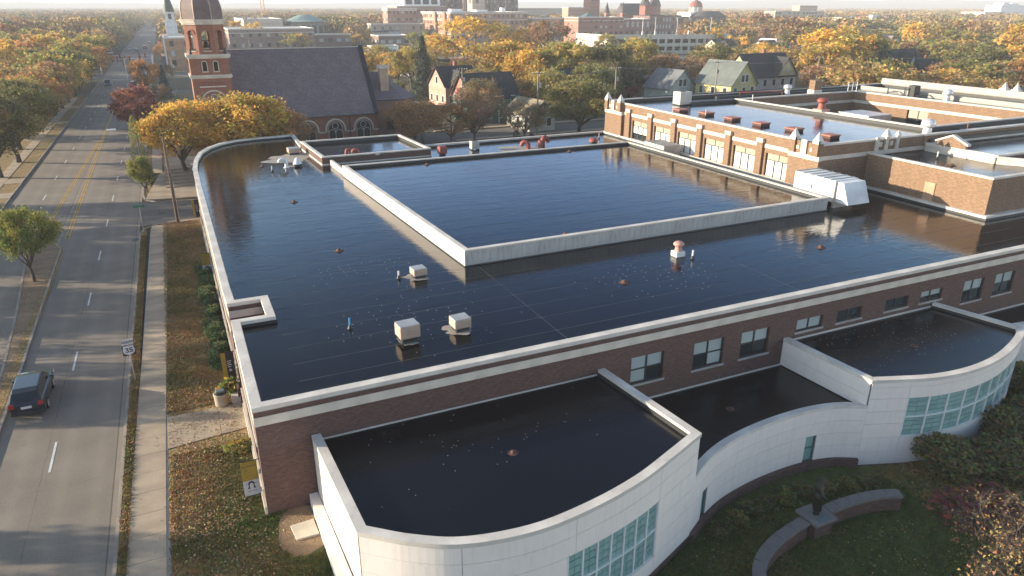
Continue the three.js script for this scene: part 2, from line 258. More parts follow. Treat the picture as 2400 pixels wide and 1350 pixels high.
// the planted median, narrow near the camera and wider at its nose
const medPts = [[-11.55, 0], [-11.6, -48], [-11.95, -68], [-12.1, -78.5], [-12.7, -80.6], [-14.2, -81.6], [-15.2, -80], [-14.5, -72], [-13.6, -62], [-12.9, -52], [-12.6, -44], [-12.5, 0]];
solo('median_kerb', band(medPts, true, 0, .16, -.14, .02), M.kerb, null, null, null, 'structure');
{
  const inner = offset(medPts, true, .16), g = sheet(inner, .006).toNonIndexed(); const p = g.attributes.position, c = [], f = lawnColor(() => .05); for (let i = 0; i < p.count; i++) c.push(...f(p.getX(i), p.getZ(i)));
  const m = new THREE.Mesh(g, M.soil); m.name = 'median'; m.receiveShadow = true; scene.add(m); tag(m, null, null, null, 'structure');
  lawn('median_grass', spread([[-12.35, 2], [-11.85, 1]]), spread([[-66, 60], [-8, 1]]), () => .05, (x, z) => .012);
}
{ // painted lines
  const w = [], y = [], dash = (x, z) => w.push(box(x - .06, x + .06, -.115, -.112, z - 3, z));
  for (let i = 0; i < 60; i++) { const z = -37.55 - 12.02 * i + 24.04; dash(-8.66, z); if (i > 1) dash(-16.4, z - 4); }
  const dbl = (a, b) => { const d = [b[0] - a[0], b[1] - a[1]], l = Math.hypot(...d), nx = -d[1] / l, nz = d[0] / l; for (const o of [-.13, .13]) y.push(band([[a[0] + nx * o, a[1] + nz * o], [b[0] + nx * o, b[1] + nz * o]], false, -.055, .055, -.118, -.112)); };
  dbl([-12.05, -82.5], [-12.55, -150]); dbl([-14.6, -83], [-12.95, -146]); dbl([-12.7, -150], [-12.7, -222]); y.push(band([[-11.75, -50], [-12.0, -79]], false, -.05, .05, -.118, -.112));
  for (const zz of [-271, -273.4, -292.6, -295]) w.push(box(-19.8, -5.6, -.115, -.112, zz - .15, zz + .15));
  w.push(box(-9.2, -9.06, -.115, -.112, -268, -240), box(-12.6, -5.6, -.115, -.112, -268.5, -268));
  solo('lane_marking', w, M.lineWhite, 'white broken lane lines painted on the street', 'road marking', null, 'stuff');
  solo('centre_line', y, M.lineYellow, 'double yellow lines tapering from the median down the street', 'road marking', null, 'stuff');
}
{ // pavement of separate concrete slabs along the street, and the branch to the side door
  const walk = new THREE.Group(); walk.name = 'pavement'; scene.add(walk); tag(walk, null, null, null, 'structure'); bases.set(walk, V(0, 0, 0));
  const rr = rng(5), mats = [0, 1, 2].map((i) => { const m = M.paving.clone(); m.color.multiplyScalar([1, .93, 1.06][i]); return m; });
  let z = -18; const xl = (z) => -4.82 + .6 * S(-24, -82, z) * 1.0, xr = (z) => -3.28 + .5 * S(-26, -80, z);
  while (z > -82) {
    const d = 1.72, a = z - .012, b = z - d + .012, s = new THREE.Shape([new THREE.Vector2(xl(z) * 1, -a), new THREE.Vector2(xr(z), -a), new THREE.Vector2(xr(z - d), -b), new THREE.Vector2(xl(z - d), -b)]);
    part(walk, 'slab', slab([[xl(z), a], [xr(z), a], [xr(z - d), b], [xl(z - d), b]], -.1, .028 + .006 * rr()), mats[Math.floor(rr() * 3)]); z -= d;
  }
  solo('pavement_bed', sheet([[-4.9, -15], [-3.15, -15], [-2.65, -82.5], [-4.3, -82.5]], -.004), M.greyConc, null, null, null, 'structure');
  const br = new THREE.Group(); br.name = 'entrance_path'; scene.add(br); tag(br, null, null, null, 'structure'); bases.set(br, V(0, 0, 0));
  for (let i = 0; i < 3; i++) for (let j = 0; j < 2; j++) { const x0 = -3.13 + i * 1.36, x1 = x0 + 1.34, za = (x) => -37.0 - .12 * x - .4, zb = (x) => -40.5, zm = (x) => (za(x) + zb(x)) / 2; const f0 = j ? zm : za, f1 = j ? zb : zm; part(br, 'slab', slab([[x0, f0(x0) - .012], [x1, f0(x1) - .012], [x1, f1(x1) + .012], [x0, f1(x0) + .012]], -.1, .034 + .006 * rr()), mats[Math.floor(rr() * 3)]); }
  // far pavements and plaza, beyond where the joints can be seen
  const far = [slab([[-5.0, -96], [1, -95], [1, -112], [-3.2, -112], [-4.2, -104]], -.14, .03), slab([[-4.4, -112], [-3.0, -112], [-3.0, -221], [-4.4, -221]], -.14, .03), slab([[-23.6, -30], [-22.2, -30], [-22.2, -220], [-23.6, -220]], -.14, .025)];
  for (const zz of [-93, -104, -113, -150, -171, -196]) far.push(slab([[-27, zz], [-20.1, zz], [-20.1, zz - 3], [-27, zz - 3]], -.13, .018));
  far.push(slab([[-2.6, -84.6], [1.3, -84.6], [1.3, -82], [-2.7, -82]], -.13, .02));
  solo('far_pavement', far, M.paving, null, null, null, 'structure');
  const steps = []; for (let i = 0; i < 6; i++) steps.push(box(-2.6, 2.4, 0, .16 * (i + 1), -101.5 - 1.5 * i - 9, -101.5 - 1.5 * i));
  solo('plaza_steps', steps, M.paving, 'wide tan steps of the plaza before the brick church tower', 'steps');
  lawn('left_verge', spread([[-60, 6], [-23.6, 1]]), spread([[-222, 60], [-10, 1]]), () => .12, () => -.02);
  lawn('kerb_verge', spread([[-22.2, 3], [-20.27, 1]]), spread([[-222, 80], [-10, 1]]), () => .1, () => -.01);
  lawn('church_lawn', spread([[-5.15, 1], [-4.4, 1]]), spread([[-221, 60], [-97, 1]]), () => .1, () => -.01);
  lawn('church_yard', spread([[-3, 12], [34, 1]]), spread([[-221, 40], [-112, 1]]), () => .2, () => -.015);
}
// ------------------------------------------------------------------ the school: long flat-roofed brick wing in front
const WING = [[1.05, -29.3], [78, -29.3], [78, -36.1], [60.3, -36.1], [60.3, -48.5], [54.4, -48.5], [54.4, -87], [26.4, -87], [26.4, -92.7], [13.9, -92.7], [14.2, -102], [9.2, -101.6], [6.4, -100.7], [4.4, -99.0], [2.9, -96.6], [1.8, -93.4], [1.1, -88.8], [.8, -84], [.78, -76], [.98, -45], [1.05, -42.3], [2.95, -42.3], [2.95, -39.6], [1.05, -39.6]];
const wing = thing('school_wing', 'long low brick school wing with a wet black flat roof', 'school building', [1.05, 0, -29.3]);
{
  const N0 = [1.05, -29.3], N1 = [78, -29.3];
  const wins = []; for (const x of [20.8, 25.1, 28.6]) wins.push([x, 2.2, 2.2, 3.9]); for (const x of [32.97, 36.4, 40.78, 44.2]) wins.push([x, 2.2, 3.1, 3.9]); for (const x of [48.65, 52.1, 56.5, 60]) wins.push([x, 2.2, 2.3, 3.95]);
  const holes = wins.map(([x, w, a, b]) => ({ s0: x - 1.05, s1: x - 1.05 + w, y0: a, y1: b }));
  const L1 = [.98, -45], Lf = [.78, -76];
  const lw = [], leftHoles = []; for (let i = 0; i < 8; i++) leftHoles.push({ s0: 2 + i * 3.7, s1: 2 + i * 3.7 + 2.3, y0: 1.5, y1: 3.7 });
  const nearLeft = [{ s0: 3.6, s1: 5.8, y0: 1.5, y1: 3.7 }, { s0: 7.2, s1: 9.4, y0: 1.5, y1: 3.7 }];
  const faces = [wall(N0, N1, -3, 5.45, holes)];
  for (let i = 1; i < WING.length; i++) {
    const a = WING[(i + 1) % WING.length], b = WING[i];       // this order turns the outer face outwards
    if (i >= 2 && i <= 5) continue;
    const isNear = i === WING.length - 1, isLeft = i === 18;
    faces.push(wall(b, a, -.2, 5.45, isLeft ? leftHoles : isNear ? nearLeft : []));
  }
  part(wing, 'wall', faces, M.brick);
  part(wing, 'coping', [band(WING, true, -.05, .42, 5.5, 5.7)], M.coping);
  { const j = []; for (let x = 4; x < 77; x += 3.05) j.push(box(x - .007, x + .007, 5.498, 5.7025, -29.73, -29.247)); for (let z = -32; z > -88; z -= 3.05) { if (z < -39 && z > -43) continue; const xo = z > -45 ? 1.05 : 1.05 - .27 * (-45 - z) / 31; j.push(box(xo - .06, xo + .42, 5.498, 5.7025, z - .007, z + .007)); } part(wing, 'coping_joint', j, M.metalGrey, { kind: 'stuff' }); }
  part(wing, 'drip_edge', [band(WING, true, -.02, .38, 5.45, 5.5)], M.metalGrey);
    part(wing, 'stone_band', [band([[78, -29.3], N0], false, -.03, .03, 4.74, 5.18), band([[1.05, -39.6], N0], false, -.03, .03, 4.74, 5.18), band([[1.05, -42.3], [.98, -45], [.78, -76], [.8, -84], [1.1, -88.8]], false, -.03, .03, 4.74, 5.18), band([[2.95, -42.3], [1.05, -42.3]], false, -.03, .03, 4.74, 5.18)], M.stone);
  part(wing, 'sill_course', [band([[1.05, -39.6], N0], false, -.09, .03, 1.28, 1.45), band([[1.05, -39.6], N0], false, -.06, .03, 3.72, 3.95), band([[.8, -84], [.78, -76], [.98, -45], [1.05, -42.3]], false, -.09, .03, 1.28, 1.45), band([[.8, -84], [.78, -76], [.98, -45], [1.05, -42.3]], false, -.06, .03, 3.72, 3.95)], M.stone);
  part(wing, 'plinth', [band([[1.05, -39.6], N0], false, -.12, .03, -.1, .45), band([[.8, -84], [.78, -76], [.98, -45], [1.05, -42.3]], false, -.12, .03, -.1, .45)], M.stone);
  part(wing, 'upstand', [band(WING, true, .42, .47, 5.3, 5.5)], M.blackCap);
  part(wing, 'roof_membrane', sheet(offset(WING, true, .3), 5.33), M.membrane);
  // roll seams of the roof covering
  const seams = []; for (let k = 0; k < 7; k++) { const z = -31.6 - 1.9 * k; seams.push(box(3.4, 60, 5.331, 5.3335, z - .02, z + .02)); }
  for (const x of [17.3, 34, 47]) seams.push(box(x - .02, x + .02, 5.331, 5.334, -43, -29.8)); for (let k = 0; k < 16; k++) { const z = -46 - 2.6 * k; seams.push(box(2, 14.5, 5.331, 5.3335, z - .015, z + .015)); }
  part(wing, 'roof_seam', seams, M.seam, { kind: 'stuff' });
  // fastener plates: pale dots
  const r = rng(41), disc = new THREE.CylinderGeometry(.028, .032, .012, 6), list = [];
  for (let z = -47; z < -30; z += .62) for (let x = 3.4; x < 58; x += .74) { const c = Math.min(1, Math.hypot((x - 11) / 6.5, (z + 36.5) / 5.5)), c2 = Math.hypot((x - 27) / 6.5, (z + 36.5) / 4.2), c3 = Math.hypot((x - 52) / 6, (z + 41) / 3), c4 = Math.hypot((x - 9) / 5, (z + 47) / 4); const p = Math.max(0, 1 - Math.min(c, c2, c3, c4)); if (z > -43.8 - (x < 16 ? 4 : 0) && r() < p * .95) list.push([x + (r() - .5) * .34, z + (r() - .5) * .3]); }
  const im = new THREE.InstancedMesh(disc, M.plate, list.length), m4 = new THREE.Matrix4(); list.forEach(([x, z], i) => im.setMatrixAt(i, m4.makeTranslation(x - 1.05, 5.337, z + 29.3))); im.name = 'fastener_plate'; tag(im, null, null, null, 'stuff'); wing.add(im);
  // windows of the front: frame, two by two lights with blinds of different length
  const blinds = [[1, 1, 1, 0], [1, 1, 0, 1], [1, 1, 0, 0], [1, 1], [0, 0], [0, 0], [.6, .6], [1, 1, 0, 0], [1, 1, 0, 0], [1, 1, 0, 0], [1, 1, 0, 0]];
  wins.forEach(([x, w, a, b], i) => {
    const s0 = x - 1.05, rows = b - a > 1 ? 2 : 1, g = [], h = b - a, f = .07, zz = -.16; const bar = (x0, x1, y0, y1, d = .05) => g.push(box(x0, x1, y0, y1, zz - d, zz + .03));
    bar(s0, s0 + f, a, b); bar(s0 + w - f, s0 + w, a, b); bar(s0 + f, s0 + w - f, a, a + f); bar(s0 + f, s0 + w - f, b - f, b); bar(s0 + w / 2 - .05, s0 + w / 2 + .05, a + f, b - f); if (rows === 2) { bar(s0 + f, s0 + w / 2 - .05, a + h / 2 - .04, a + h / 2 + .04); bar(s0 + w / 2 + .05, s0 + w - f, a + h / 2 - .04, a + h / 2 + .04); }
    const win = part(wing, 'window', g.map((q) => inWall(q, N0, N1)), M.frame);
    for (let c = 0; c < 2; c++) for (let k = 0; k < rows; k++) {
      const bl = blinds[i][rows === 2 ? k * 2 + c : c] ?? 0, x0 = s0 + (c ? w / 2 + .05 : f), x1 = s0 + (c ? w - f : w / 2 - .05), ph = (h - 2 * f - (rows === 2 ? .08 : 0)) / rows, y1 = b - f - k * (ph + .08);
      if (bl > 0) part(win, 'blind_pane', inWall(box(x0, x1, y1 - ph * bl, y1, zz - .03, zz - .015), N0, N1), M.greyGlass);
      if (bl < 1) part(win, 'pane', inWall(box(x0, x1, y1 - ph, y1 - ph * bl, zz - .03, zz - .015), N0, N1), M.glassDark);
    }
    part(wing, 'window_sill', inWall(box(s0 - .1, s0 + w + .1, a - .13, a - .005, -.3, .06), N0, N1), M.greyConc);
  });
  const sideWin = (p0, p1, hs) => hs.forEach((h) => { const g = [], z = -.2, b = (x0, x1, y0, y1) => g.push(box(x0, x1, y0, y1, z - .05, z + .03)), m = (h.s0 + h.s1) / 2; b(h.s0, h.s0 + .07, h.y0, h.y1); b(h.s1 - .07, h.s1, h.y0, h.y1); b(h.s0, h.s1, h.y1 - .07, h.y1 - .001); b(h.s0, h.s1, h.y0 + .001, h.y0 + .07); b(m - .04, m + .04, h.y0 + .07, h.y1 - .07); const w = part(wing, 'window', g.map((q) => inWall(q, p0, p1)), M.frame); for (const [u, v] of [[h.s0 + .07, m - .04], [m + .04, h.s1 - .07]]) part(w, 'pane', inWall(box(u, v, h.y0 + .07, h.y1 - .07, z - .03, z - .015), p0, p1), M.glassDark); });
  sideWin([.78, -76], [.98, -45], leftHoles); sideWin([1.05, -39.6], [1.05, -29.3], nearLeft);
  // counterflashing where the lower roofs meet the front wall
  part(wing, 'flashing', [inWall(box(2.6, 17.9, 3.30, 3.42, 0.004, .07), N0, N1), inWall(box(18.3, 31.2, 1.02, 1.14, 0.004, .07), N0, N1), inWall(box(31.7, 44.6, 2.58, 2.70, 0.004, .07), N0, N1), inWall(box(45.4, 60, .88, 1.0, 0.004, .07), N0, N1)], M.coping);
}
// the raised roof in the middle of the wing
const RAISED = [[16.45, -43.3], [50.45, -43.6], [50.05, -74.3], [15.0, -74.8]];
const raised = thing('raised_roof', 'raised rectangular roof with pale concrete upstand walls and wet membrane', 'roof block', [16.45, 5.33, -43.3]);
{
  part(raised, 'wall', band(RAISED, true, .02, .3, 5.36, 6.42), M.conc); part(raised, 'side_cladding', [band([[14.98, -74.8], [16.43, -43.3]], false, -.02, .018, 5.42, 6.42)], M.whiteWall, { label: 'white painted side wall facing the street' });
  part(raised, 'coping', band(RAISED, true, -.03, .36, 6.425, 6.53), M.coping); part(raised, 'upstand', band(RAISED, true, .36, .4, 6.1, 6.43), M.blackCap);
  part(raised, 'roof_membrane', sheet(offset(RAISED, true, .25), 6.2), M.membrane); part(raised, 'base_flashing', band(RAISED, true, -.06, .02, 5.34, 5.42), M.darkFlash);
  const seams = []; for (let k = 0; k < 15; k++) { const z = -45.4 - 1.95 * k; seams.push(box(17, 49.8, 6.201, 6.2035, z - .015, z + .015)); } part(raised, 'roof_seam', seams, M.seam, { kind: 'stuff' });
}
const pent = thing('roof_penthouse', 'low square brick roof box with cream coping at the far left', 'roof block', [14.1, 5.33, -81.4]);
{
  const P = [[14.1, -81.4], [26.9, -81.4], [26.35, -92.68], [13.6, -92.68]];
  part(pent, 'wall', band(P, true, 0, .3, 5.34, 6.16), M.brick); part(pent, 'coping', band(P, true, -.04, .36, 6.16, 6.3), M.coping); part(pent, 'upstand', band(P, true, .36, .4, 5.75, 6.16), M.blackCap); part(pent, 'roof_membrane', sheet(offset(P, true, .2), 5.8), M.membrane);
  part(pent, 'scupper', [box(20.2, 20.7, 6.0, 6.17, -81.42, -81.37)], M.coping); part(pent, 'base_flashing', band(P, true, -.05, 0, 5.335, 5.47), M.coping);
}
solo('roof_kerb', [band([[14.9, -81.1], [15.1, -75]], false, 0, .3, 5.34, 5.95)], M.coping, 'short cream kerb wall joining the brick roof box to the raised roof', 'roof kerb');
// ------------------------------------------------------------------ the taller block with the tall windows, round a courtyard
const block = thing('school_block', 'taller buff brick school block with six tall blinded windows and courtyard', 'school building', [54.4, 0, -48.5]);
{
  const OUT = [[54.4, -86.3], [54.4, -48.5], [68, -48.5], [68, -48.4], [108, -48.4], [108, -86.6]], HOLE = [[71.5, -79.5], [94.3, -80], [95.3, -52.2], [72.8, -52.0]];
  const W0 = [54.4, -86.3], W1 = [54.4, -48.5], holes = [];
  for (let k = 0; k < 6; k++) { const s0 = 86.3 - 80.1 + 4.88 * k; holes.push({ s0, s1: s0 + 3.34, y0: 5.62, y1: 8.02 }); }
  const cw0 = HOLE[1], cw1 = HOLE[2], ch = [{ s0: 9.2, s1: 12.4, y0: 6.0, y1: 8.4 }];
  part(block, 'wall', [wall(W0, W1, -.2, 9.85, holes), wall([54.4, -48.5], [68, -48.5], -.2, 9.85), wall([68, -48.4], [108, -48.4], -.2, 9.85), wall([108, -48.4], [108, -86.6], -.2, 9.85), wall([108, -86.6], [54.4, -86.3], -.2, 9.85), wall(HOLE[0], HOLE[1], 4.2, 9.85), wall(cw0, cw1, 4.2, 9.85, ch), wall(HOLE[2], HOLE[3], 4.2, 9.85), wall(HOLE[3], HOLE[0], 4.2, 9.85)], M.buff);
  part(block, 'coping', [band(OUT, true, -.06, .42, 9.86, 10.02), band(HOLE, true, -.45, .06, 9.86, 10.02)], M.coping);
  part(block, 'stone_band', [band(OUT, true, -.04, .03, 8.5, 8.88), band(HOLE, true, -.03, .04, 8.35, 8.75)], M.stone);
  part(block, 'upstand', [band(OUT, true, .42, .5, 9.5, 9.9), band(HOLE, true, -.55, -.45, 9.5, 9.9)], M.blackCap);
  part(block, 'roof_membrane', sheet(offset(OUT, true, .3), 9.56, [offset(HOLE, true, -.2)]), M.membrane);
  part(block, 'courtyard_floor', sheet(offset(HOLE, true, -.1), 4.3), M.membraneDry);
  for (const g of [box(63, 71, 9.57, 9.95, -80.0, -79.6), box(71.5, 100, 9.57, 9.8, -84.6, -84.2), box(54.9, 100, 9.57, 9.9, -86.0, -85.85), box(75, 108, 9.57, 9.9, -49.6, -49.2)]) part(block, 'roof_kerb', g, M.blackCap);
  part(block, 'north_parapet', [box(60, 98, 10.022, 10.14, -86.4, -86.1)], M.blackCap);
  part(block, 'east_parapet', [box(107.2, 107.7, 10.02, 10.9, -86, -48.6), box(100.2, 100.5, 9.57, 10.2, -84, -52)], M.greyConc);
  // tall windows: olive head panels, three lights of drawn blinds with dark mullions
  holes.forEach((h, k) => {
    const g = [], z = -.22, w = h.s1 - h.s0, bar = (x0, x1, y0, y1) => g.push(box(x0, x1, y0, y1, z - .05, z + .04)); const yH = 7.34;
    bar(h.s0, h.s0 + .08, h.y0, h.y1); bar(h.s1 - .08, h.s1, h.y0, h.y1); bar(h.s0 + .08, h.s1 - .08, h.y0, h.y0 + .08); bar(h.s0 + .08, h.s1 - .08, yH - .04, yH + .04); bar(h.s0 + w / 2 - .03, h.s0 + w / 2 + .03, yH + .04, h.y1);
    for (const q of [1, 2]) bar(h.s0 + w * q / 3 - .07, h.s0 + w * q / 3 + .07, h.y0 + .08, yH - .04);
    const win = part(block, 'window', g.map((q) => inWall(q, W0, W1)), M.frame);
    for (const q of [0, 1]) part(win, 'head_panel', inWall(box(h.s0 + .08 + q * (w / 2 - .05), h.s0 + w / 2 - .03 + q * (w / 2 - .05), yH + .04, h.y1, z - .03, z), W0, W1), M.oldPanel);
    for (let q = 0; q < 3; q++) { const x0 = h.s0 + w * q / 3 + (q ? .07 : .08), x1 = h.s0 + w * (q + 1) / 3 - (q < 2 ? .07 : .08), d = k === 0 ? 6.45 : h.y0 + .08, mid = 6.5; if (k === 0) part(win, 'pane', inWall(box(x0, x1, h.y0 + .08, d, z - .03, z - .01), W0, W1), M.glassDark); else part(win, 'blind_pane', inWall(box(x0, x1, h.y0 + .08, mid - .015, z - .03, z - .01), W0, W1), M.blindGlass); part(win, 'blind_pane', inWall(box(x0, x1, (k ? mid + .015 : d), yH - .04, z - .03, z - .01), W0, W1), M.blindGlass); }
    part(block, 'window_sill', inWall(box(h.s0 - .06, h.s1 + .06, h.y0 - .14, h.y0 - .004, -.3, .1), W0, W1), M.stone);
  });
  // pilasters with stone caps between the windows
  for (let k = 0; k <= 6; k++) { const s = 86.3 - 80.1 + 4.88 * k - .77; part(block, 'pilaster', inWall(box(s - .42, s + .42, 5, 8.98, .004, .28), W0, W1), M.buff); part(block, 'pilaster_cap', inWall(box(s - .46, s + .46, 8.98, 9.4, .004, .34), W0, W1), M.stone); }
  // corner pylons with pointed stone finials
  for (const [a, b] of [[.02, 4.1], [34.0, 37.78]]) {
    part(block, 'pylon', inWall(box(a, b, -.2, 10.02, .004, .4), W0, W1), M.buff); part(block, 'pylon_band', inWall(box(a - .03, b + .03, 8.42, 8.86, .004, .46), W0, W1), M.stone); part(block, 'pylon_foot', inWall(box(a - .03, b + .03, 5.2, 5.55, .004, .46), W0, W1), M.stone);
    for (const s of [a + .45, b - .45]) { const p = inWall(box(s - .36, s + .36, 8.86, 10.3, .405, .62), W0, W1); part(block, 'pylon_pier', p, M.buff); const c = new THREE.CylinderGeometry(.0, .47, .85, 4); c.rotateY(Math.PI / 4); c.translate(s, 10.73, .3); part(block, 'finial', [inWall(c, W0, W1), inWall(box(s - .36, s + .36, 10.03, 10.3, -.02, .63), W0, W1)], M.coping); }
    const m = (a + b) / 2; part(block, 'stone_panel', [inWall(box(m - .34, m + .34, 8.9, 10.2, .405, .56), W0, W1), inWall(box(m - 1.05, m - .7, 9.2, 9.55, .405, .43), W0, W1), inWall(box(m + .7, m + 1.05, 9.2, 9.55, .405, .43), W0, W1)], M.stone);
  }
  // stone piers on the end wall
  for (const x of [61.3, 62.6, 64.1]) part(block, 'end_pier', box(x - .2, x + .2, 8.9, 10.2, -48.49, -48.3), M.stone);
  for (const x of [61.9, 63.4]) part(block, 'stone_panel', box(x - .22, x + .22, 9.25, 9.7, -48.49, -48.44), M.stone);
  { const c = new THREE.CylinderGeometry(0, .5, .8, 4); c.rotateY(Math.PI / 4); c.translate(62.6, 10.6, -48.5); part(block, 'finial', c, M.coping); const d = new THREE.CylinderGeometry(0, .35, .5, 4); d.rotateY(Math.PI / 4); d.translate(64.2, 10.45, -48.5); part(block, 'finial', d, M.coping); }
  for (const z of [-62, -66, -64.3]) { const c = new THREE.CylinderGeometry(0, .6, 1.1, 4); c.rotateY(Math.PI / 4); c.translate(107.6, 11.5, z); part(block, 'finial', [c, box(107.1, 108.1, 10.9, 11.1, z - .5, z + .5)], M.coping); }
  // courtyard window and chimney
  const h = ch[0], g = []; for (const [a, b, c, d] of [[h.s0, h.s0 + .1, h.y0, h.y1], [h.s1 - .1, h.s1, h.y0, h.y1], [h.s0, h.s1, h.y1 - .1, h.y1 - .002], [h.s0, h.s1, h.y0 + .002, h.y0 + .1], [(h.s0 + h.s1) / 2 - .06, (h.s0 + h.s1) / 2 + .06, h.y0 + .1, h.y1 - .1]]) g.push(inWall(box(a, b, c, d, -.3, -.2), cw0, cw1));
  const win = part(block, 'window', g, M.frame); part(win, 'pane', inWall(box(h.s0 + .1, h.s1 - .1, h.y0 + .1, 7.2, -.27, -.25), cw0, cw1), M.glassDark); part(win, 'blind_pane', inWall(box(h.s0 + .1, h.s1 - .1, 7.2, h.y1 - .1, -.27, -.25), cw0, cw1), M.oldPanel);
  const ch2 = part(block, 'chimney', box(87.2, 88.6, 9.6, 11.7, -82.3, -81.2), M.buff); part(ch2, 'chimney_base', box(87.1, 88.7, 9.57, 10.3, -82.4, -81.1), M.stone);
  part(block, 'roof_ladder', [box(93.2, 93.26, 9.9, 11.3, -80.4, -80.34), box(95, 95.06, 9.9, 11.3, -80.4, -80.34), box(93.2, 95.06, 11.24, 11.3, -80.39, -80.35), box(93.2, 95.06, 10.6, 10.66, -80.39, -80.35), box(94.1, 94.14, 9.9, 11.24, -80.39, -80.35)], M.metalWhite);
}
// the lower wing with stepped roofs behind the square brick hall
const annexE = thing('stepped_wing', 'lower brick wing with stepped wet roofs right of the courtyard', 'school building', [66, 0, -41]);
{
  const Q = [[68.3, -48.38], [110, -48.38], [110, -41], [68.3, -41]];
  part(annexE, 'wall', [wall([68.3, -48.38], [68.3, -41], -.2, 9.0), wall([68.3, -41], [110, -41], -.2, 9.0)], M.brick); part(annexE, 'coping', band(Q, true, -.05, .4, 9.0, 9.18), M.coping); part(annexE, 'stone_band', [band([[68.3, -41], [110, -41]], false, -.04, .02, 7.9, 8.25)], M.stone);
  part(annexE, 'roof_membrane', sheet(offset(Q, true, .3), 8.85), M.membrane); part(annexE, 'upstand', [box(68.7, 110, 8.86, 9.55, -48.3, -48.1)], M.blackCap);
  part(annexE, 'stucco_wall', [box(68.1, 68.29, 7.9, 9.0, -48.2, -41.1)], M.stone);
  const s = new THREE.Shape([[-1.5, 0], [1.5, 0], [1.5, .35], [0, 1.0], [-1.5, .35]].map(([a, b]) => new THREE.Vector2(a, b))), g = new THREE.ExtrudeGeometry(s, { depth: .3, bevelEnabled: false }); g.deleteAttribute('uv'); g.rotateY(-Math.PI / 2); g.translate(68.5, 9.18, -45.6); part(annexE, 'pediment', uvm(g), M.buff);
  const t = new THREE.Shape([[-1.7, .3], [0, 1.02], [1.7, .3], [1.7, .48], [0, 1.2], [-1.7, .48]].map(([a, b]) => new THREE.Vector2(a, b))), k = new THREE.ExtrudeGeometry(t, { depth: .5, bevelEnabled: false }); k.deleteAttribute('uv'); k.rotateY(-Math.PI / 2); k.translate(68.6, 9.2, -45.6); part(annexE, 'pediment_coping', uvm(k), M.coping);
}
const hall = thing('brick_hall', 'square orange brick hall with a dark flat roof at the right edge', 'school building', [60.3, 0, -36.1]);
{
  const P = [[60.3, -48.4], [60.3, -36.1], [68.29, -36.1], [68.29, -48.4]];
  part(hall, 'wall', [wall([60.3, -48.4], [60.3, -36.1], 5.2, 8.68), wall([60.3, -36.1], [78, -36.1], -.2, 8.68), wall([78, -36.1], [78, -40.9], -.2, 8.68)], M.buff); part(hall, 'coping', band([[60.3, -48.4], [60.3, -36.1], [78, -36.1]], false, -.05, .38, 8.68, 8.84), M.coping);
  part(hall, 'roof_membrane', sheet([[60.5, -48.4], [60.5, -36.3], [78, -36.3], [78, -40.95], [68.1, -40.95], [68.1, -48.4]], 8.4), M.membraneDry); part(hall, 'base_course', [band([[60.3, -48.4], [60.3, -36.1], [78, -36.1]], false, -.16, -.004, 5.34, 5.56)], M.coping);
  part(hall, 'roof_kerb', [band([[68.1, -40.9], [70.5, -37.2]], false, 0, .3, 8.41, 9.1)], M.coping);
  part(hall, 'roof_door', box(60.22, 60.297, 5.57, 7.35, -41.9, -40.9), n([.4, .25, .16], .7), { label: 'tan metal door onto the roof' });
}
// ------------------------------------------------------------------ the white annex of two drums joined by a concave wall
function curve(pts, k = 40) { return new THREE.CatmullRomCurve3(pts.map(([x, z]) => V(x, 0, z)), false, 'centripetal').getPoints(k).map((p) => [p.x, p.z]); }
const cum = (pts) => { const s = [0]; for (let i = 1; i < pts.length; i++) s.push(s[i - 1] + len(pts[i - 1], pts[i])); return s; };
function along(pts, s) { const c = cum(pts); let i = 0; while (i < pts.length - 2 && c[i + 1] < s) i++; const t = (s - c[i]) / (c[i + 1] - c[i]); return [pts[i][0] + (pts[i + 1][0] - pts[i][0]) * t, pts[i][1] + (pts[i + 1][1] - pts[i][1]) * t]; }
function run(pts, s0, s1, step = .35) { const k = Math.max(1, Math.ceil((s1 - s0) / step)), out = []; for (let i = 0; i <= k; i++) out.push(along(pts, s0 + (s1 - s0) * i / k)); return out; }
// one curved facade of separate white panels in courses; skip = rectangle left open [s0, s1, y0, y1]
function panels(parent, line, ys, joints, skips = []) {
  const L = cum(line).at(-1), cuts = [0, ...joints, L];
  for (let r = 0; r < ys.length - 1; r++) for (let c = 0; c < cuts.length - 1; c++) {
    let segs = [[cuts[c], cuts[c + 1]]];
    for (const [a, b, y0, y1] of skips) if (ys[r] >= y0 - .01 && ys[r + 1] <= y1 + .01) segs = segs.flatMap(([p, q]) => [[p, Math.min(q, a)], [Math.max(p, b), q]].filter(([u, v]) => v - u > .05));
    for (const [a, b] of segs) { const g = .008; part(parent, 'wall_panel', band(run(line, a + (a > 0 ? g : 0), b - (b < L ? g : 0)), false, -.10, -.076, ys[r] + g, ys[r + 1] - g), M.whiteWall); }
  }
  const back = []; for (let r = 0; r < ys.length - 1; r++) { let segs = [[0, L]]; for (const [a, b, y0, y1] of skips) if (ys[r] >= y0 - .01 && ys[r + 1] <= y1 + .01) segs = segs.flatMap(([p, q]) => [[p, Math.min(q, a)], [Math.max(p, b), q]].filter(([u, v]) => v - u > .05)); for (const [a, b] of segs) back.push(band(run(line, a, b), false, -.075, .3, ys[r] + (r ? 0 : .001), ys[r + 1] - (r === ys.length - 2 ? .001 : 0))); }
  part(parent, 'backing', back, M.greyConc);
}
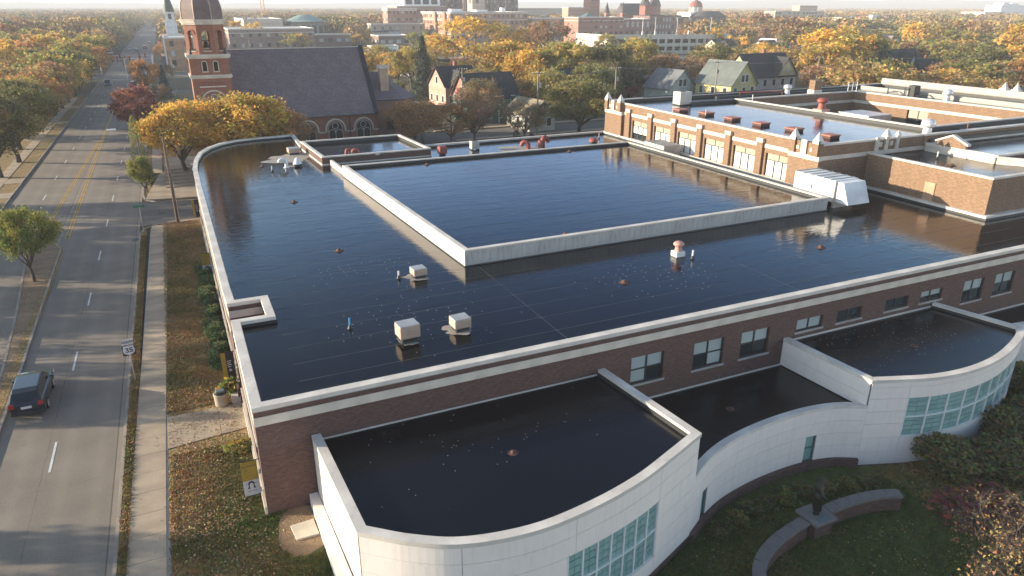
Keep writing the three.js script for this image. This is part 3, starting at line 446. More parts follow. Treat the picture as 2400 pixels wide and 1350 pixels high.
function glazing(parent, line, s0, s1, y0, y1, nb) {   // white grid of bays, each of two by five thin teal panes a storey half
  const win = part(parent, 'glazed_bay', [band(run(line, s0 - .06, s1 + .06), false, -.06, .1, y0 - .06, y0), band(run(line, s0 - .06, s1 + .06), false, -.06, .1, y1, y1 + .06), band(run(line, s0, s1), false, -.08, .06, (y0 + y1) / 2 - .035, (y0 + y1) / 2 + .035), ...Array.from({ length: nb + 1 }, (_, i) => { const s = s0 + (s1 - s0) * i / nb; return band(run(line, s - .035, s + .035), false, -.085, .06, y0, y1); })], M.mullion);
  const r = rng(7 + Math.round(s0 * 10)), rows = 4;
  for (let b = 0; b < nb; b++) for (let hh = 0; hh < 2; hh++) for (let c = 0; c < 2; c++) for (let q = 0; q < rows; q++) {
    const a = s0 + (s1 - s0) * (b + c / 2) / nb + (c ? .014 : .04), z = s0 + (s1 - s0) * (b + (c + 1) / 2) / nb - (c ? .04 : .014), H = (y1 - y0) / 2, ya = y0 + hh * H + q * H / rows + .02, yb = y0 + hh * H + (q + 1) * H / rows - .02;
    part(win, 'pane', band(run(line, a, z, .6), false, -.012 + .012 * r(), .03, ya, yb), r() < .5 ? M.glassTeal : M.glassTeal2);
  }
  part(win, 'glazing_bars', band(run(line, s0, s1), false, .031, .05, y0, y1), M.thinMullion);
}
const rot = thing('white_annex', 'white panelled annex of two bowed rooms joined by a concave wall', 'school annex', [3.8, 0, -22]);
{
  // drum one
  const d1 = curve([[3.85, -22.02], [5.42, -20.75], [7.1, -19.82], [9.8, -19.33], [12.35, -19.55], [15.2, -20.22], [17.6, -21.15], [19.6, -21.98]], 60), L1 = cum(d1).at(-1);
  const left = [[3.5, -29.26], [3.85, -22.02]], right1 = [[19.6, -21.98], [18.9, -29.26]], C1 = [...left, ...d1.slice(1), right1[1]];
  const ys1 = [-2.1, -1.2, -.2, .8, 1.85, 2.75, 3.52];
  panels(rot, d1, ys1, [3.95, 8.6, L1 - 3.25], [[8.2, L1 - 3.3, -1.3, 1.85]]); glazing(rot, d1, 8.25, L1 - 3.3, -1.14, 1.8, 7);
  panels(rot, left, [-.2, .8, 2.16, 3.52], [3.9]); panels(rot, right1, [.9, 2.2, 3.52], [3.6]);
  part(rot, 'coping', [band(C1, false, -.12, .3, 3.52, 3.72)], M.coping); part(rot, 'upstand', band(C1, false, .3, .34, 3.3, 3.56), M.blackCap);
  part(rot, 'roof_membrane', sheet([...offset(C1, false, .2), [3.9, -29.28], [3.9, -29.28]].slice(0, -1), 3.36), M.membraneDry);
  part(rot, 'foot_wall', slab([[2.97, -29.3], [3.36, -29.3], [3.68, -21.8], [3.05, -21.8]], -.1, .55), M.whiteWall);
  // concave connector
  const cc = curve([[19.62, -22.05], [21.2, -22.92], [22.8, -23.55], [24.9, -24.0], [27.1, -24.22], [29.3, -24.2], [31.15, -23.85], [32.5, -23.2]], 50), Lc = cum(cc).at(-1);
  const ys2 = [-2.1, -1.25, -.45, .35, 1.14];
  panels(rot, cc, ys2, [4.6, 9.0], [[1.35, 1.95, -2.2, -.4], [10.05, 10.75, -2.2, -.4]]);
  for (const [a, b] of [[1.35, 1.95], [10.05, 10.75]]) { const w = part(rot, 'window', [band(run(cc, a, a + .06), false, .0, .1, -2.1, -.45), band(run(cc, b - .06, b), false, .0, .1, -2.1, -.45), band(run(cc, a + .06, b - .06), false, .0, .1, -1.3, -1.22), band(run(cc, a + .06, b - .06), false, .0, .1, -.52, -.45)], M.thinMullion); part(w, 'pane', band(run(cc, a + .06, b - .06), false, .05, .07, -2.1, -1.3), M.glassTeal2); part(w, 'pane', band(run(cc, a + .06, b - .06), false, .05, .07, -1.22, -.52), M.glassTeal); }
  part(rot, 'coping', band(cc, false, -.12, .28, 1.14, 1.32), M.coping); part(rot, 'roof_membrane', sheet([...offset(cc, false, .2), [32.3, -29.28], [19.0, -29.28]], 1.05), M.membraneDry);
  // drum two
  const d2 = curve([[32.5, -23.2], [33.8, -22.72], [36.1, -21.98], [38.7, -21.72], [41.45, -22.0], [44.4, -22.85], [46.1, -23.55], [47.0, -24.15]], 60), L2 = cum(d2).at(-1), left2 = [[32.08, -29.26], [32.5, -23.2]], right2 = [[47.0, -24.15], [45.7, -29.26]], C2 = [...left2, ...d2.slice(1), right2[1]];
  const ys3 = [-2.6, -1.75, -.8, .1, .9, 1.72, 2.42, 2.72];
  panels(rot, d2, ys3, [2.25], [[2.25, L2 - 1.1, -.85, 1.73]]); glazing(rot, d2, 2.3, L2 - 1.1, -.75, 1.68, 9);
  panels(rot, left2, [1.1, 1.9, 2.72], []); panels(rot, right2, [-2.6, -.8, .9, 2.72], []);
  part(rot, 'coping', band(C2, false, -.12, .3, 2.72, 2.92), M.coping); part(rot, 'upstand', band(C2, false, .3, .34, 2.5, 2.76), M.blackCap); part(rot, 'roof_membrane', sheet([...offset(C2, false, .2)], 2.6), M.membraneDry);
  const c2 = curve([[46.35, -26.6], [48.3, -26.9], [51.2, -26.75], [54, -26.2], [58, -24.6], [61, -22.6]], 30); panels(rot, c2, [-2.6, -1.25, .0, 1.0], []); part(rot, 'coping', band(c2, false, -.12, .28, 1.0, 1.18), M.coping); part(rot, 'roof_membrane', sheet([...offset(c2, false, .2), [61, -29.28], [45.9, -29.28]], .9), M.membraneDry);
  // brick plinth below the white walls
  part(rot, 'brick_plinth', [band(run(d1, 6, L1), false, -.05, .2, -2.75, -2.1), band(run(cc, 0, Lc), false, -.32, .2, -2.75, -2.1), band(run(d2, 0, 3), false, -.2, .1, -2.9, -2.6)], M.brick);
  const r = rng(77), list = [], disc = new THREE.CylinderGeometry(.022, .026, .01, 6); for (let i = 0; i < 45; i++) list.push([5 + r() * 12, 3.366, -29 + r() * 6]); for (let i = 0; i < 110; i++) list.push([33.5 + r() * 10, 2.606, -28.8 + r() * 4.5]);
  const im = new THREE.InstancedMesh(disc, M.plate, list.length), m4 = new THREE.Matrix4(); list.forEach(([x, y, z], i) => im.setMatrixAt(i, m4.makeTranslation(x - 3.8, y, z + 22))); im.name = 'fastener_plate'; tag(im, null, null, null, 'stuff'); rot.add(im);
}
// ------------------------------------------------------------------ things on the roofs
function blob(cx, cz, r, y, seed) { const q = rng(seed), k = 40, ph = [q() * 6, q() * 6, q() * 6]; return sheet(Array.from({ length: k }, (_, i) => { const a = i / k * 6.2832, f = r * (.75 + .18 * Math.sin(2 * a + ph[0]) + .1 * Math.sin(5 * a + ph[1]) + .06 * Math.sin(9 * a + ph[2])); return [cx + f * Math.cos(a) * 1.15, cz - f * Math.sin(a) * .85]; }), y); }
solo('roof_patch', blob(12.75, -42.8, .95, 5.338, 1), M.patch, 'round dry mastic patch under the farthest box vent', 'roof patch');
solo('roof_patch', blob(12.35, -34.0, 1.05, 5.338, 2), M.patch, 'round dry mastic patch under the right box vent near the front', 'roof patch');
solo('roof_patch', blob(9.45, -33.6, .62, 5.338, 3), M.patch, 'small dry mastic patch under the larger left box vent', 'roof patch');
solo('roof_patch', blob(11.3, -87.2, 3.6, 5.338, 4), M.patch, 'large dry tan patch on the roof beside the brick roof box', 'roof patch');
solo('roof_patch', blob(38.5, -80.6, 3.6, 5.338, 5), M.patch, 'long dry tan patch around the red duct elbows', 'roof patch'); solo('roof_patch', blob(11.4, -82.3, .9, 5.34, 6), M.patch, 'dry patch under the small white roof cap', 'roof patch');
function boxVent(x, z, w, h, d, label) {
  const t = thing('box_vent', label, 'roof vent', [x, 5.34, z], null);
  part(t, 'curb', box(x - w * .38, x + w * .38, 5.34, 5.34 + h * .35, z - d * .38, z + d * .38), M.dark); part(t, 'flashing', rbox(x - w * .44, x + w * .44, 5.341, 5.41, z - d * .44, z + d * .44, .02), M.darkFlash); part(t, 'louvre', [0, 1, 2].map((i) => box(x - w * .42, x + w * .42, 5.34 + h * (.38 + .14 * i), 5.34 + h * (.41 + .14 * i), z + d / 2 + .001, z + d / 2 + .018)), n([.34, .25, .2], .6), { kind: 'stuff' }); part(t, 'hood', rbox(x - w / 2, x + w / 2, 5.34 + h * .28, 5.34 + h, z - d / 2, z + d / 2, .06), M.metalTan); part(t, 'lid', rbox(x - w / 2 + .015, x + w / 2 - .015, 5.34 + h + .002, 5.34 + h + .03, z - d / 2 + .015, z + d / 2 - .015, .012), M.metalGrey); t.rotation.y = .06; return t;
}
boxVent(12.95, -42.85, .92, .62, .9, 'tan box vent on the patch near the raised roof corner'); boxVent(9.45, -33.8, 1.12, .98, .95, 'largest tan box vent, nearest the front left of the roof'); boxVent(12.5, -33.95, .98, .72, .9, 'tan box vent right of the largest one');
boxVent(12.2, -89.6, 1.3, .75, 1.2, 'pinkish box vent beside the brick roof box at the far left');
function roofDrain(x, y, z, label) { const t = thing('roof_drain', label, 'roof drain', [x, y, z], null); part(t, 'strainer', lathe([[.2, 0], [.19, .06], [.13, .15], [.05, .2], [0, .21]], x, y, z, 10), M.rust); part(t, 'ring', lathe([[.2, 0], [.34, .0], [.36, .02], [.34, .035], [.2, .03]], x, y, z, 14), M.rust); return t; }
for (const [x, y, z, l] of [[8.57, 5.33, -66.1, 'rusty roof drain left of the raised roof, the farthest'], [9.3, 5.33, -50.4, 'rusty roof drain on the left part of the roof'], [9.92, 5.33, -36.0, 'rusty roof drain behind the largest box vent'], [24.7, 5.33, -36.2, 'rusty roof drain in the middle of the front roof'], [41.9, 5.33, -36.2, 'rusty roof drain on the front roof at right'], [24.9, 6.2, -44.5, 'rusty roof drain on the raised roof near its front wall'], [41.9, 6.2, -44.4, 'rusty roof drain on the raised roof at its right front'], [23.6, 6.2, -72.9, 'rusty roof drain at the back left of the raised roof'], [41.1, 6.2, -73.0, 'rusty roof drain at the back right of the raised roof'], [11.4, 3.36, -24.6, 'rusty drain on the nearest bowed roof'], [25.6, 1.05, -26.4, 'rusty drain on the low roof between the bowed rooms'], [38.9, 2.6, -25.5, 'rusty drain on the right bowed roof'], [63.8, 8.4, -42.2, 'drain on the roof of the square brick hall'], [7.9, 5.33, -83.7, 'rusty roof drain among the reflections at the far left']]) { const t = roofDrain(x, y, z, l); if (y < 4) t.scale.setScalar(.7); }
function pipe(x, y, z, h, mat, label, r = .06) { const t = thing('vent_pipe', label, 'vent pipe', [x, y, z], null); part(t, 'pipe', cyl(r, r, x, y, y + h, z, 10), mat); part(t, 'boot', lathe([[r, .22], [r + .03, .2], [r + .07, .03], [r + .14, 0]], x, y, z, 10), M.blackCap); return t; }
pipe(31.72, 5.33, -38.2, .62, M.metalWhite, 'white vent pipe right of the pink roof ventilator', .07); pipe(6.98, 5.33, -36.6, .62, M.blue, 'blue vent pipe on the front left of the roof'); pipe(11.68, 5.33, -43.1, .5, M.metalWhite, 'white vent pipe left of the patch with a box vent'); pipe(8.53, 5.33, -80.5, .6, M.metalWhite, 'white vent pipe at the far left of the roof'); pipe(65.5, 8.4, -44.9, .7, M.metalWhite, 'vent pipe on the square brick hall'); pipe(51.4, 5.33, -83.4, .8, M.metalGrey, 'grey vent pipe beside the corner pylon'); pipe(58.0, 9.56, -70.0, .9, M.metalGrey, 'thin grey pipe among the hatches of the taller block'); pipe(73.2, 9.56, -78.8, 1.0, M.metalWhite, 'white pipe at the far courtyard corner'); pipe(73.6, 9.56, -53, 1.0, M.metalWhite, 'white pipe at the near courtyard corner'); pipe(76.5, 9.56, -49.8, .8, M.redPaint, 'red pipe right of the white turbine vent');
{ // pink ventilator
  const t = thing('roof_ventilator', 'faded pink mushroom ventilator on a white curb in the front roof', 'roof vent', [31.13, 5.33, -39.1]); const pk = n([.50, .25, .21], .6);
  part(t, 'curb', rbox(30.75, 31.5, 5.34, 5.72, -39.45, -38.75, .03), M.metalWhite); part(t, 'stack', lathe([[.27, 5.72], [.24, 5.95], [.22, 6.05], [.3, 6.12]], 31.13, 0, -39.1), pk); part(t, 'cap', lathe([[.3, 6.1], [.38, 6.16], [.38, 6.3], [.26, 6.4], [0, 6.43]], 31.13, 0, -39.1), pk);
}
{ const t = thing('gooseneck_vent', 'white hooked gooseneck vent at the far left of the roof', 'roof vent', [10.17, 5.33, -81.9]); part(t, 'neck', tube([V(10.25, 5.33, -81.9), V(10.25, 5.9, -81.9), V(10.05, 6.22, -81.9), V(9.65, 6.2, -81.9), V(9.5, 5.95, -81.9)], .2, 10), M.metalWhite); part(t, 'flange', cyl(.34, .32, 10.25, 5.34, 5.4, -81.9), M.metalWhite);
  const u = thing('pyramid_vent', 'white pyramid roof cap on a dark curb', 'roof vent', [11.49, 5.33, -82.2]); part(u, 'curb', box(11.1, 11.9, 5.34, 5.62, -82.6, -81.8), M.dark); part(u, 'cap', lathe([[.52, 5.6], [.44, 5.75], [.22, 6.2], [.1, 6.3], [0, 6.3]], 11.5, 0, -82.2, 8), M.metalWhite); }
function ductElbow(x, y, z, ry, s, label) { const t = thing('red_duct', label, 'roof duct', [x, y, z], null); const L = (a) => a.map((p) => p); part(t, 'duct', [uvm(new THREE.TubeGeometry(new THREE.CatmullRomCurve3([V(0, 0, 0), V(0, .55 * s, 0), V(.18 * s, .95 * s, 0), V(.6 * s, 1.05 * s, 0), V(.95 * s, .8 * s, 0), V(1.0 * s, .45 * s, 0)]), 14, .36 * s, 8))], M.redPaint, { local: true }); part(t, 'mouth', (() => { const g = new THREE.CylinderGeometry(.37 * s, .37 * s, .06, 8); g.translate(1.0 * s, .43 * s, 0); return g; })(), M.dark, { local: true }); t.rotation.y = ry; return t; }
ductElbow(39.5, 5.34, -80.8, 2.6, .8, 'red duct elbow left of the pair behind the raised roof'); ductElbow(41.9, 5.34, -81.6, .4, .95, 'largest red duct elbow behind the raised roof'); ductElbow(40.9, 5.34, -80.2, 1.2, .75, 'middle red duct elbow behind the raised roof'); ductElbow(17.4, 5.8, -83.8, .6, .6, 'red duct elbow on the brick roof box'); ductElbow(18.6, 5.8, -83.2, 2.8, .6, 'second red duct elbow on the brick roof box, on the right');
{ const t = thing('red_hood', 'dark red hood vent between the brick roof box and raised roof', 'roof vent', [28.2, 5.34, -81]); part(t, 'hood', rbox(27.7, 28.7, 5.55, 6.5, -81.5, -80.5, .2), M.redPaint); part(t, 'curb', box(27.9, 28.5, 5.34, 5.56, -81.3, -80.7), M.dark); const u = thing('red_hood', 'low red dome vent beside the corner pylon', 'roof vent', [48.9, 5.34, -80.7]); part(u, 'hood', lathe([[.6, .25], [.62, .35], [.45, .62], [0, .75]], 48.9, 5.34, -80.7), M.redPaint); part(u, 'curb', cyl(.5, .5, 48.9, 5.34, 5.6, -80.7), M.dark); }
function condenser(x, y, z, w, h, d, label) {
  const t = thing('air_conditioner', label, 'air conditioner', [x, y, z], null), mt = n([.52, .49, .44], .6);
  part(t, 'cabinet', rbox(x - w / 2, x + w / 2, y + .12, y + h, z - d / 2, z + d / 2, .03), mt); part(t, 'feet', [box(x - w / 2, x - w / 2 + .12, y, y + .12, z - d / 2, z + d / 2), box(x + w / 2 - .12, x + w / 2, y, y + .12, z - d / 2, z + d / 2)], M.dark);
  const gr = []; for (let i = 0; i < 12; i++) gr.push(box(x - w / 2 + .08, x + w / 2 - .08, y + .2 + i * (h - .35) / 12, y + .2 + i * (h - .35) / 12 + .03, z + d / 2 + .002, z + d / 2 + .02)); part(t, 'louvre', gr, M.metalGrey, { kind: 'stuff' }); part(t, 'side_grille', box(x - w / 2 - .012, x - w / 2 - .002, y + .25, y + h - .1, z - d / 2 + .12, z + d / 2 - .12), M.metalGrey); part(t, 'fan_ring', lathe([[.25, 0], [.4, 0], [.42, .03], [.4, .06], [.25, .05]], x, y + h + .002, z), M.dark);
}
condenser(33.2, 5.34, -83.2, 1.0, 1.05, .9, 'pale air conditioner by the back parapet behind the raised roof'); condenser(62.4, 9.57, -80.4, 1.9, 1.75, 1.6, 'large air conditioner at the back of the taller block');
for (const [x, z, l] of [[58.0, -74.9, 'farthest'], [59.1, -71.2, 'second farthest'], [59.1, -66.5, 'third from the far end'], [59.3, -62.0, 'third from the near end'], [59.8, -57.6, 'second nearest'], [59.9, -52.9, 'nearest']]) { const t = thing('roof_hatch', 'red roof vent box on the taller block, ' + l + ' in its row', 'roof vent', [x, 9.57, z], 'row of red vent boxes on the taller block'); part(t, 'curb', box(x - .66, x + .66, 9.57, 9.8, z - .66, z + .66), M.rust); part(t, 'lid', rbox(x - .74, x + .74, 9.8, 9.93, z - .74, z + .74, .03), n([.36, .14, .10], .7)); }
{ const t = thing('mushroom_vent', 'red mushroom ventilator on the courtyard parapet', 'roof vent', [72.0, 9.9, -65.5]), x = 72.0, z = -65.5; part(t, 'base', box(x - .7, x + .7, 10.03, 10.25, z - .7, z + .7), n([.5, .3, .26], .7)); part(t, 'stack', lathe([[.5, 0], [.4, .5], [.38, .7]], x, 10.25, z), M.redPaint); part(t, 'cap', lathe([[.38, .7], [.62, .85], [.66, 1.05], [.45, 1.3], [0, 1.36]], x, 10.25, z), M.redPaint); }
function turbine(x, y, z, s, label) { const t = thing('turbine_vent', label, 'roof vent', [x, y, z], null); part(t, 'stack', lathe([[.55 * s, 0], [.45 * s, .2 * s], [.42 * s, .8 * s]], x, y, z), M.galv); part(t, 'turbine_head', lathe([[.42 * s, .8 * s], [.66 * s, .9 * s], [.72 * s, 1.2 * s], [.6 * s, 1.5 * s], [.3 * s, 1.65 * s], [0, 1.7 * s]], x, y, z, 14), M.galv); const f = []; for (let i = 0; i < 14; i++) { const a = i / 14 * 6.283; f.push(rod(V(x + .69 * s * Math.cos(a), y + .92 * s, z + .69 * s * Math.sin(a)), V(x + .62 * s * Math.cos(a + .25), y + 1.5 * s, z + .62 * s * Math.sin(a + .25)), .025 * s, 4)); } part(t, 'vane', f, M.metalWhite, { kind: 'stuff' }); }
turbine(70.3, 9.57, -49.9, .98, 'white turbine vent on the strip roof near the courtyard corner'); turbine(98.9, 9.57, -68.3, .95, 'white turbine vent on the far wing beyond the courtyard'); turbine(84.9, 9.57, -84.2, .85, 'silver capped vent on the back wing near the chimney');
{ const t = thing('pipe_rack', 'low red steel frame lying on the back roof', 'roof frame', [79.5, 9.57, -84.6]); part(t, 'rail', [rod(V(76.5, 10.1, -85.1), V(82, 10.1, -84.2), .07), rod(V(77.5, 10.1, -84.2), V(83, 10.1, -83.3), .07), rod(V(76.5, 10.1, -85.1), V(77.5, 10.1, -84.2), .07), rod(V(82, 10.1, -84.2), V(83, 10.1, -83.3), .07)], M.redPaint); part(t, 'leg', [rod(V(76.5, 9.57, -85.1), V(76.5, 10.1, -85.1), .06), rod(V(83, 9.57, -83.3), V(83, 10.1, -83.3), .06)], M.redPaint);
  const u = thing('roof_machine', 'dark machine on a steel rack on the far wing', 'roof machine', [99, 9.57, -74]); part(u, 'rack', [box(97.5, 100, 9.9, 10.0, -77, -76.8), box(97.5, 100, 9.9, 10.0, -72, -71.8), box(97.6, 97.75, 9.57, 10.9, -77, -76.9), box(97.6, 97.75, 9.57, 10.9, -74.2, -74.1), box(97.6, 97.75, 10.8, 10.9, -77, -74)], M.dark); part(u, 'motor', rbox(98.3, 99.5, 9.57, 11.2, -74.1, -73, .1), M.black);
  const v = thing('courtyard_unit', 'grey flat air handler standing in the courtyard', 'air handler', [90, 4.3, -72]); part(v, 'cabinet', rbox(86, 90.5, 4.3, 7.9, -75, -70, .05), M.metalGrey); part(v, 'lid', rbox(85.9, 90.6, 7.9, 8.0, -75.1, -69.9, .02), M.galv); }
{ // the big white air handler between the raised roof and the taller block
  const t = thing('air_handler', 'long white rooftop air handler with a sloping hood beside the tall windows', 'air handler', [52.7, 5.34, -46]);
  part(t, 'cabinet', rbox(51.35, 54.2, 5.9, 7.8, -48.6, -43.95, .04), M.metalWhite); part(t, 'base_rail', [box(51.6, 54, 5.34, 5.9, -48.4, -48.2), box(51.6, 54, 5.34, 5.9, -44.2, -44.0)], M.metalGrey);
  const s = new THREE.Shape([[-.0, 5.95], [1.55, 5.95], [.75, 7.74], [0, 7.74]].map(([a, b]) => new THREE.Vector2(a, b))), g = new THREE.ExtrudeGeometry(s, { depth: 2.6, bevelEnabled: false }); g.deleteAttribute('uv'); g.rotateY(-Math.PI / 2); g.translate(54.1, 0, -43.94); part(t, 'hood', uvm(g), M.metalWhite);
  for (let i = 0; i < 6; i++) part(t, 'roof_rib', box(51.3, 54.25, 7.802, 7.87, -48.5 + i * .8, -48.44 + i * .8), M.metalGrey); for (let i = 1; i < 5; i++) part(t, 'panel_seam', box(51.335, 51.349, 6.0, 7.7, -48.6 + i * .93, -48.57 + i * .93), M.metalGrey); part(t, 'handle', box(51.29, 51.348, 6.6, 7.0, -46.5, -46.44), M.dark); part(t, 'corner_post', box(51.28, 51.42, 5.9, 7.83, -44.0, -43.86), M.coping);
  const u = thing('louvred_unit', 'flat ribbed grey roof unit under the second tall window', 'air handler', [52.3, 5.34, -70]); part(u, 'cabinet', rbox(51.2, 53.6, 5.34, 6.75, -72.6, -68.6, .04), M.metalGrey); for (let i = 0; i < 7; i++) part(u, 'roof_rib', box(51.15, 53.65, 6.752, 6.82, -72.5 + i * .6, -72.4 + i * .6), M.galv);
  const v = thing('red_vent_box', 'small red vent box right of the white air handler', 'roof vent', [57, 5.34, -46.3]); part(v, 'hood', rbox(56.5, 57.6, 5.6, 6.35, -46.8, -45.9, .1), n([.36, .15, .1], .7)); part(v, 'curb', box(56.7, 57.4, 5.34, 5.6, -46.7, -46), M.dark); }
// ------------------------------------------------------------------ banners on the street wall
const serif = await new FontLoader().loadAsync('fonts/droid/droid_sans_bold.typeface.json'), sans = await new FontLoader().loadAsync('fonts/droid/droid_sans_regular.typeface.json');
function text(str, font, size, x, y, z, depth = .006) { const g = new TextGeometry(str, { font, size, depth, curveSegments: 3, bevelEnabled: false }); g.computeBoundingBox(); const w = g.boundingBox.max.x; g.translate(x - w / 2, y, z); return uvm(g); }
function banner(z, yTop, kind, label) {   // hangs square to the wall, facing along the street both ways
  const x1 = z > -50 ? 1.0 : .86, w = .74, t = thing('banner', label, 'banner', [x1, yTop, z], null), h = 1.9, g = n([.40, .27, .035], .8), wht = n([.62, .62, .64], .8);
  part(t, 'arm', [rod(V(x1 + .3, yTop + .02, z), V(x1 - w, yTop + .02, z), .022), rod(V(x1 + .3, yTop - h - .02, z), V(x1 - w, yTop - h - .02, z), .022)], M.dark);
  const X = x1 - .06 - w / 2;
  if (kind === 'gold') {
    part(t, 'gold_cloth', box(X - w / 2, X + w / 2, yTop - 1.05, yTop, z - .012, z + .012), g); part(t, 'white_cloth', box(X - w / 2, X + w / 2, yTop - h, yTop - 1.052, z - .012, z + .012), wht);
    part(t, 'lettering', [text('Dr. Mayerin', serif, .085, X, yTop - .3, z + .013)], n([.13, .1, .05], .8));
    const words = []; for (const [k, ws] of [[0, [.2, .14]], [1, [.12, .24]], [2, [.26, .12]], [3, [.14, .12, .12]]]) { let a = -.24; for (const q of ws) { words.push(box(X + a, X + a + q, yTop - .5 - .13 * k, yTop - .465 - .13 * k, z + .013, z + .016)); a += q + .035; } } part(t, 'small_print', words, n([.25, .19, .06], .8));
    const hair = new THREE.Shape(); hair.moveTo(-.2, -.2); hair.quadraticCurveTo(-.12, -.05, -.14, .06); hair.absarc(0, .08, .145, Math.PI, 0, true); hair.quadraticCurveTo(.12, -.05, .2, -.2); hair.lineTo(.07, -.19); hair.quadraticCurveTo(.1, -.06, .085, .03); hair.quadraticCurveTo(.05, .12, 0, .12); hair.quadraticCurveTo(-.05, .12, -.085, .03); hair.quadraticCurveTo(-.1, -.06, -.07, -.19); hair.lineTo(-.2, -.2); const hg = new THREE.ShapeGeometry(hair); hg.translate(X, yTop - 1.32, z + .016);
    part(t, 'portrait_print', [uvm(hg), box(X - .26, X - .13, yTop - 1.28, yTop - 1.262, z + .013, z + .0155), box(X + .13, X + .26, yTop - 1.26, yTop - 1.242, z + .013, z + .0155)], n([.05, .045, .05], .8)); part(t, 'caption', [box(X - .2, X - .02, yTop - 1.68, yTop - 1.62, z + .013, z + .016), box(X + .03, X + .22, yTop - 1.68, yTop - 1.62, z + .013, z + .016)], n([.33, .33, .36], .8));
  } else {
    part(t, 'black_cloth', box(X - w / 2 + .26, X + w / 2, yTop - h, yTop, z - .012, z + .012), n([.035, .03, .035], .8)); part(t, 'gold_edge', box(X - w / 2, X - w / 2 + .258, yTop - h, yTop, z - .012, z + .012), g);
    part(t, 'small_print', [0, 1, 2, 3].map((k) => box(X - .06, X + .2 - .06 * (k % 2), yTop - .6 - .13 * k, yTop - .56 - .13 * k, z + .013, z + .016)), wht); part(t, 'emblem', lathe([[0, 0], [.09, 0], [.09, .006], [0, .006]], 0, 0, 0, 16).rotateX(Math.PI / 2).translate(X + .08, yTop - 1.2, z + .013), M.conc);
  }
  t.rotation.y = .0; return t;
}
banner(-31.0, 2.0, 'gold', 'gold and white banner with a portrait at the near building corner'); banner(-42.9, 2.3, 'black', 'black banner with a gold edge above the litter bin'); banner(-64, 2.2, 'gold', 'gold and white banner halfway along the street wall'); banner(-83.3, 2.4, 'black', 'black banner with a gold edge at the far end of the street wall');
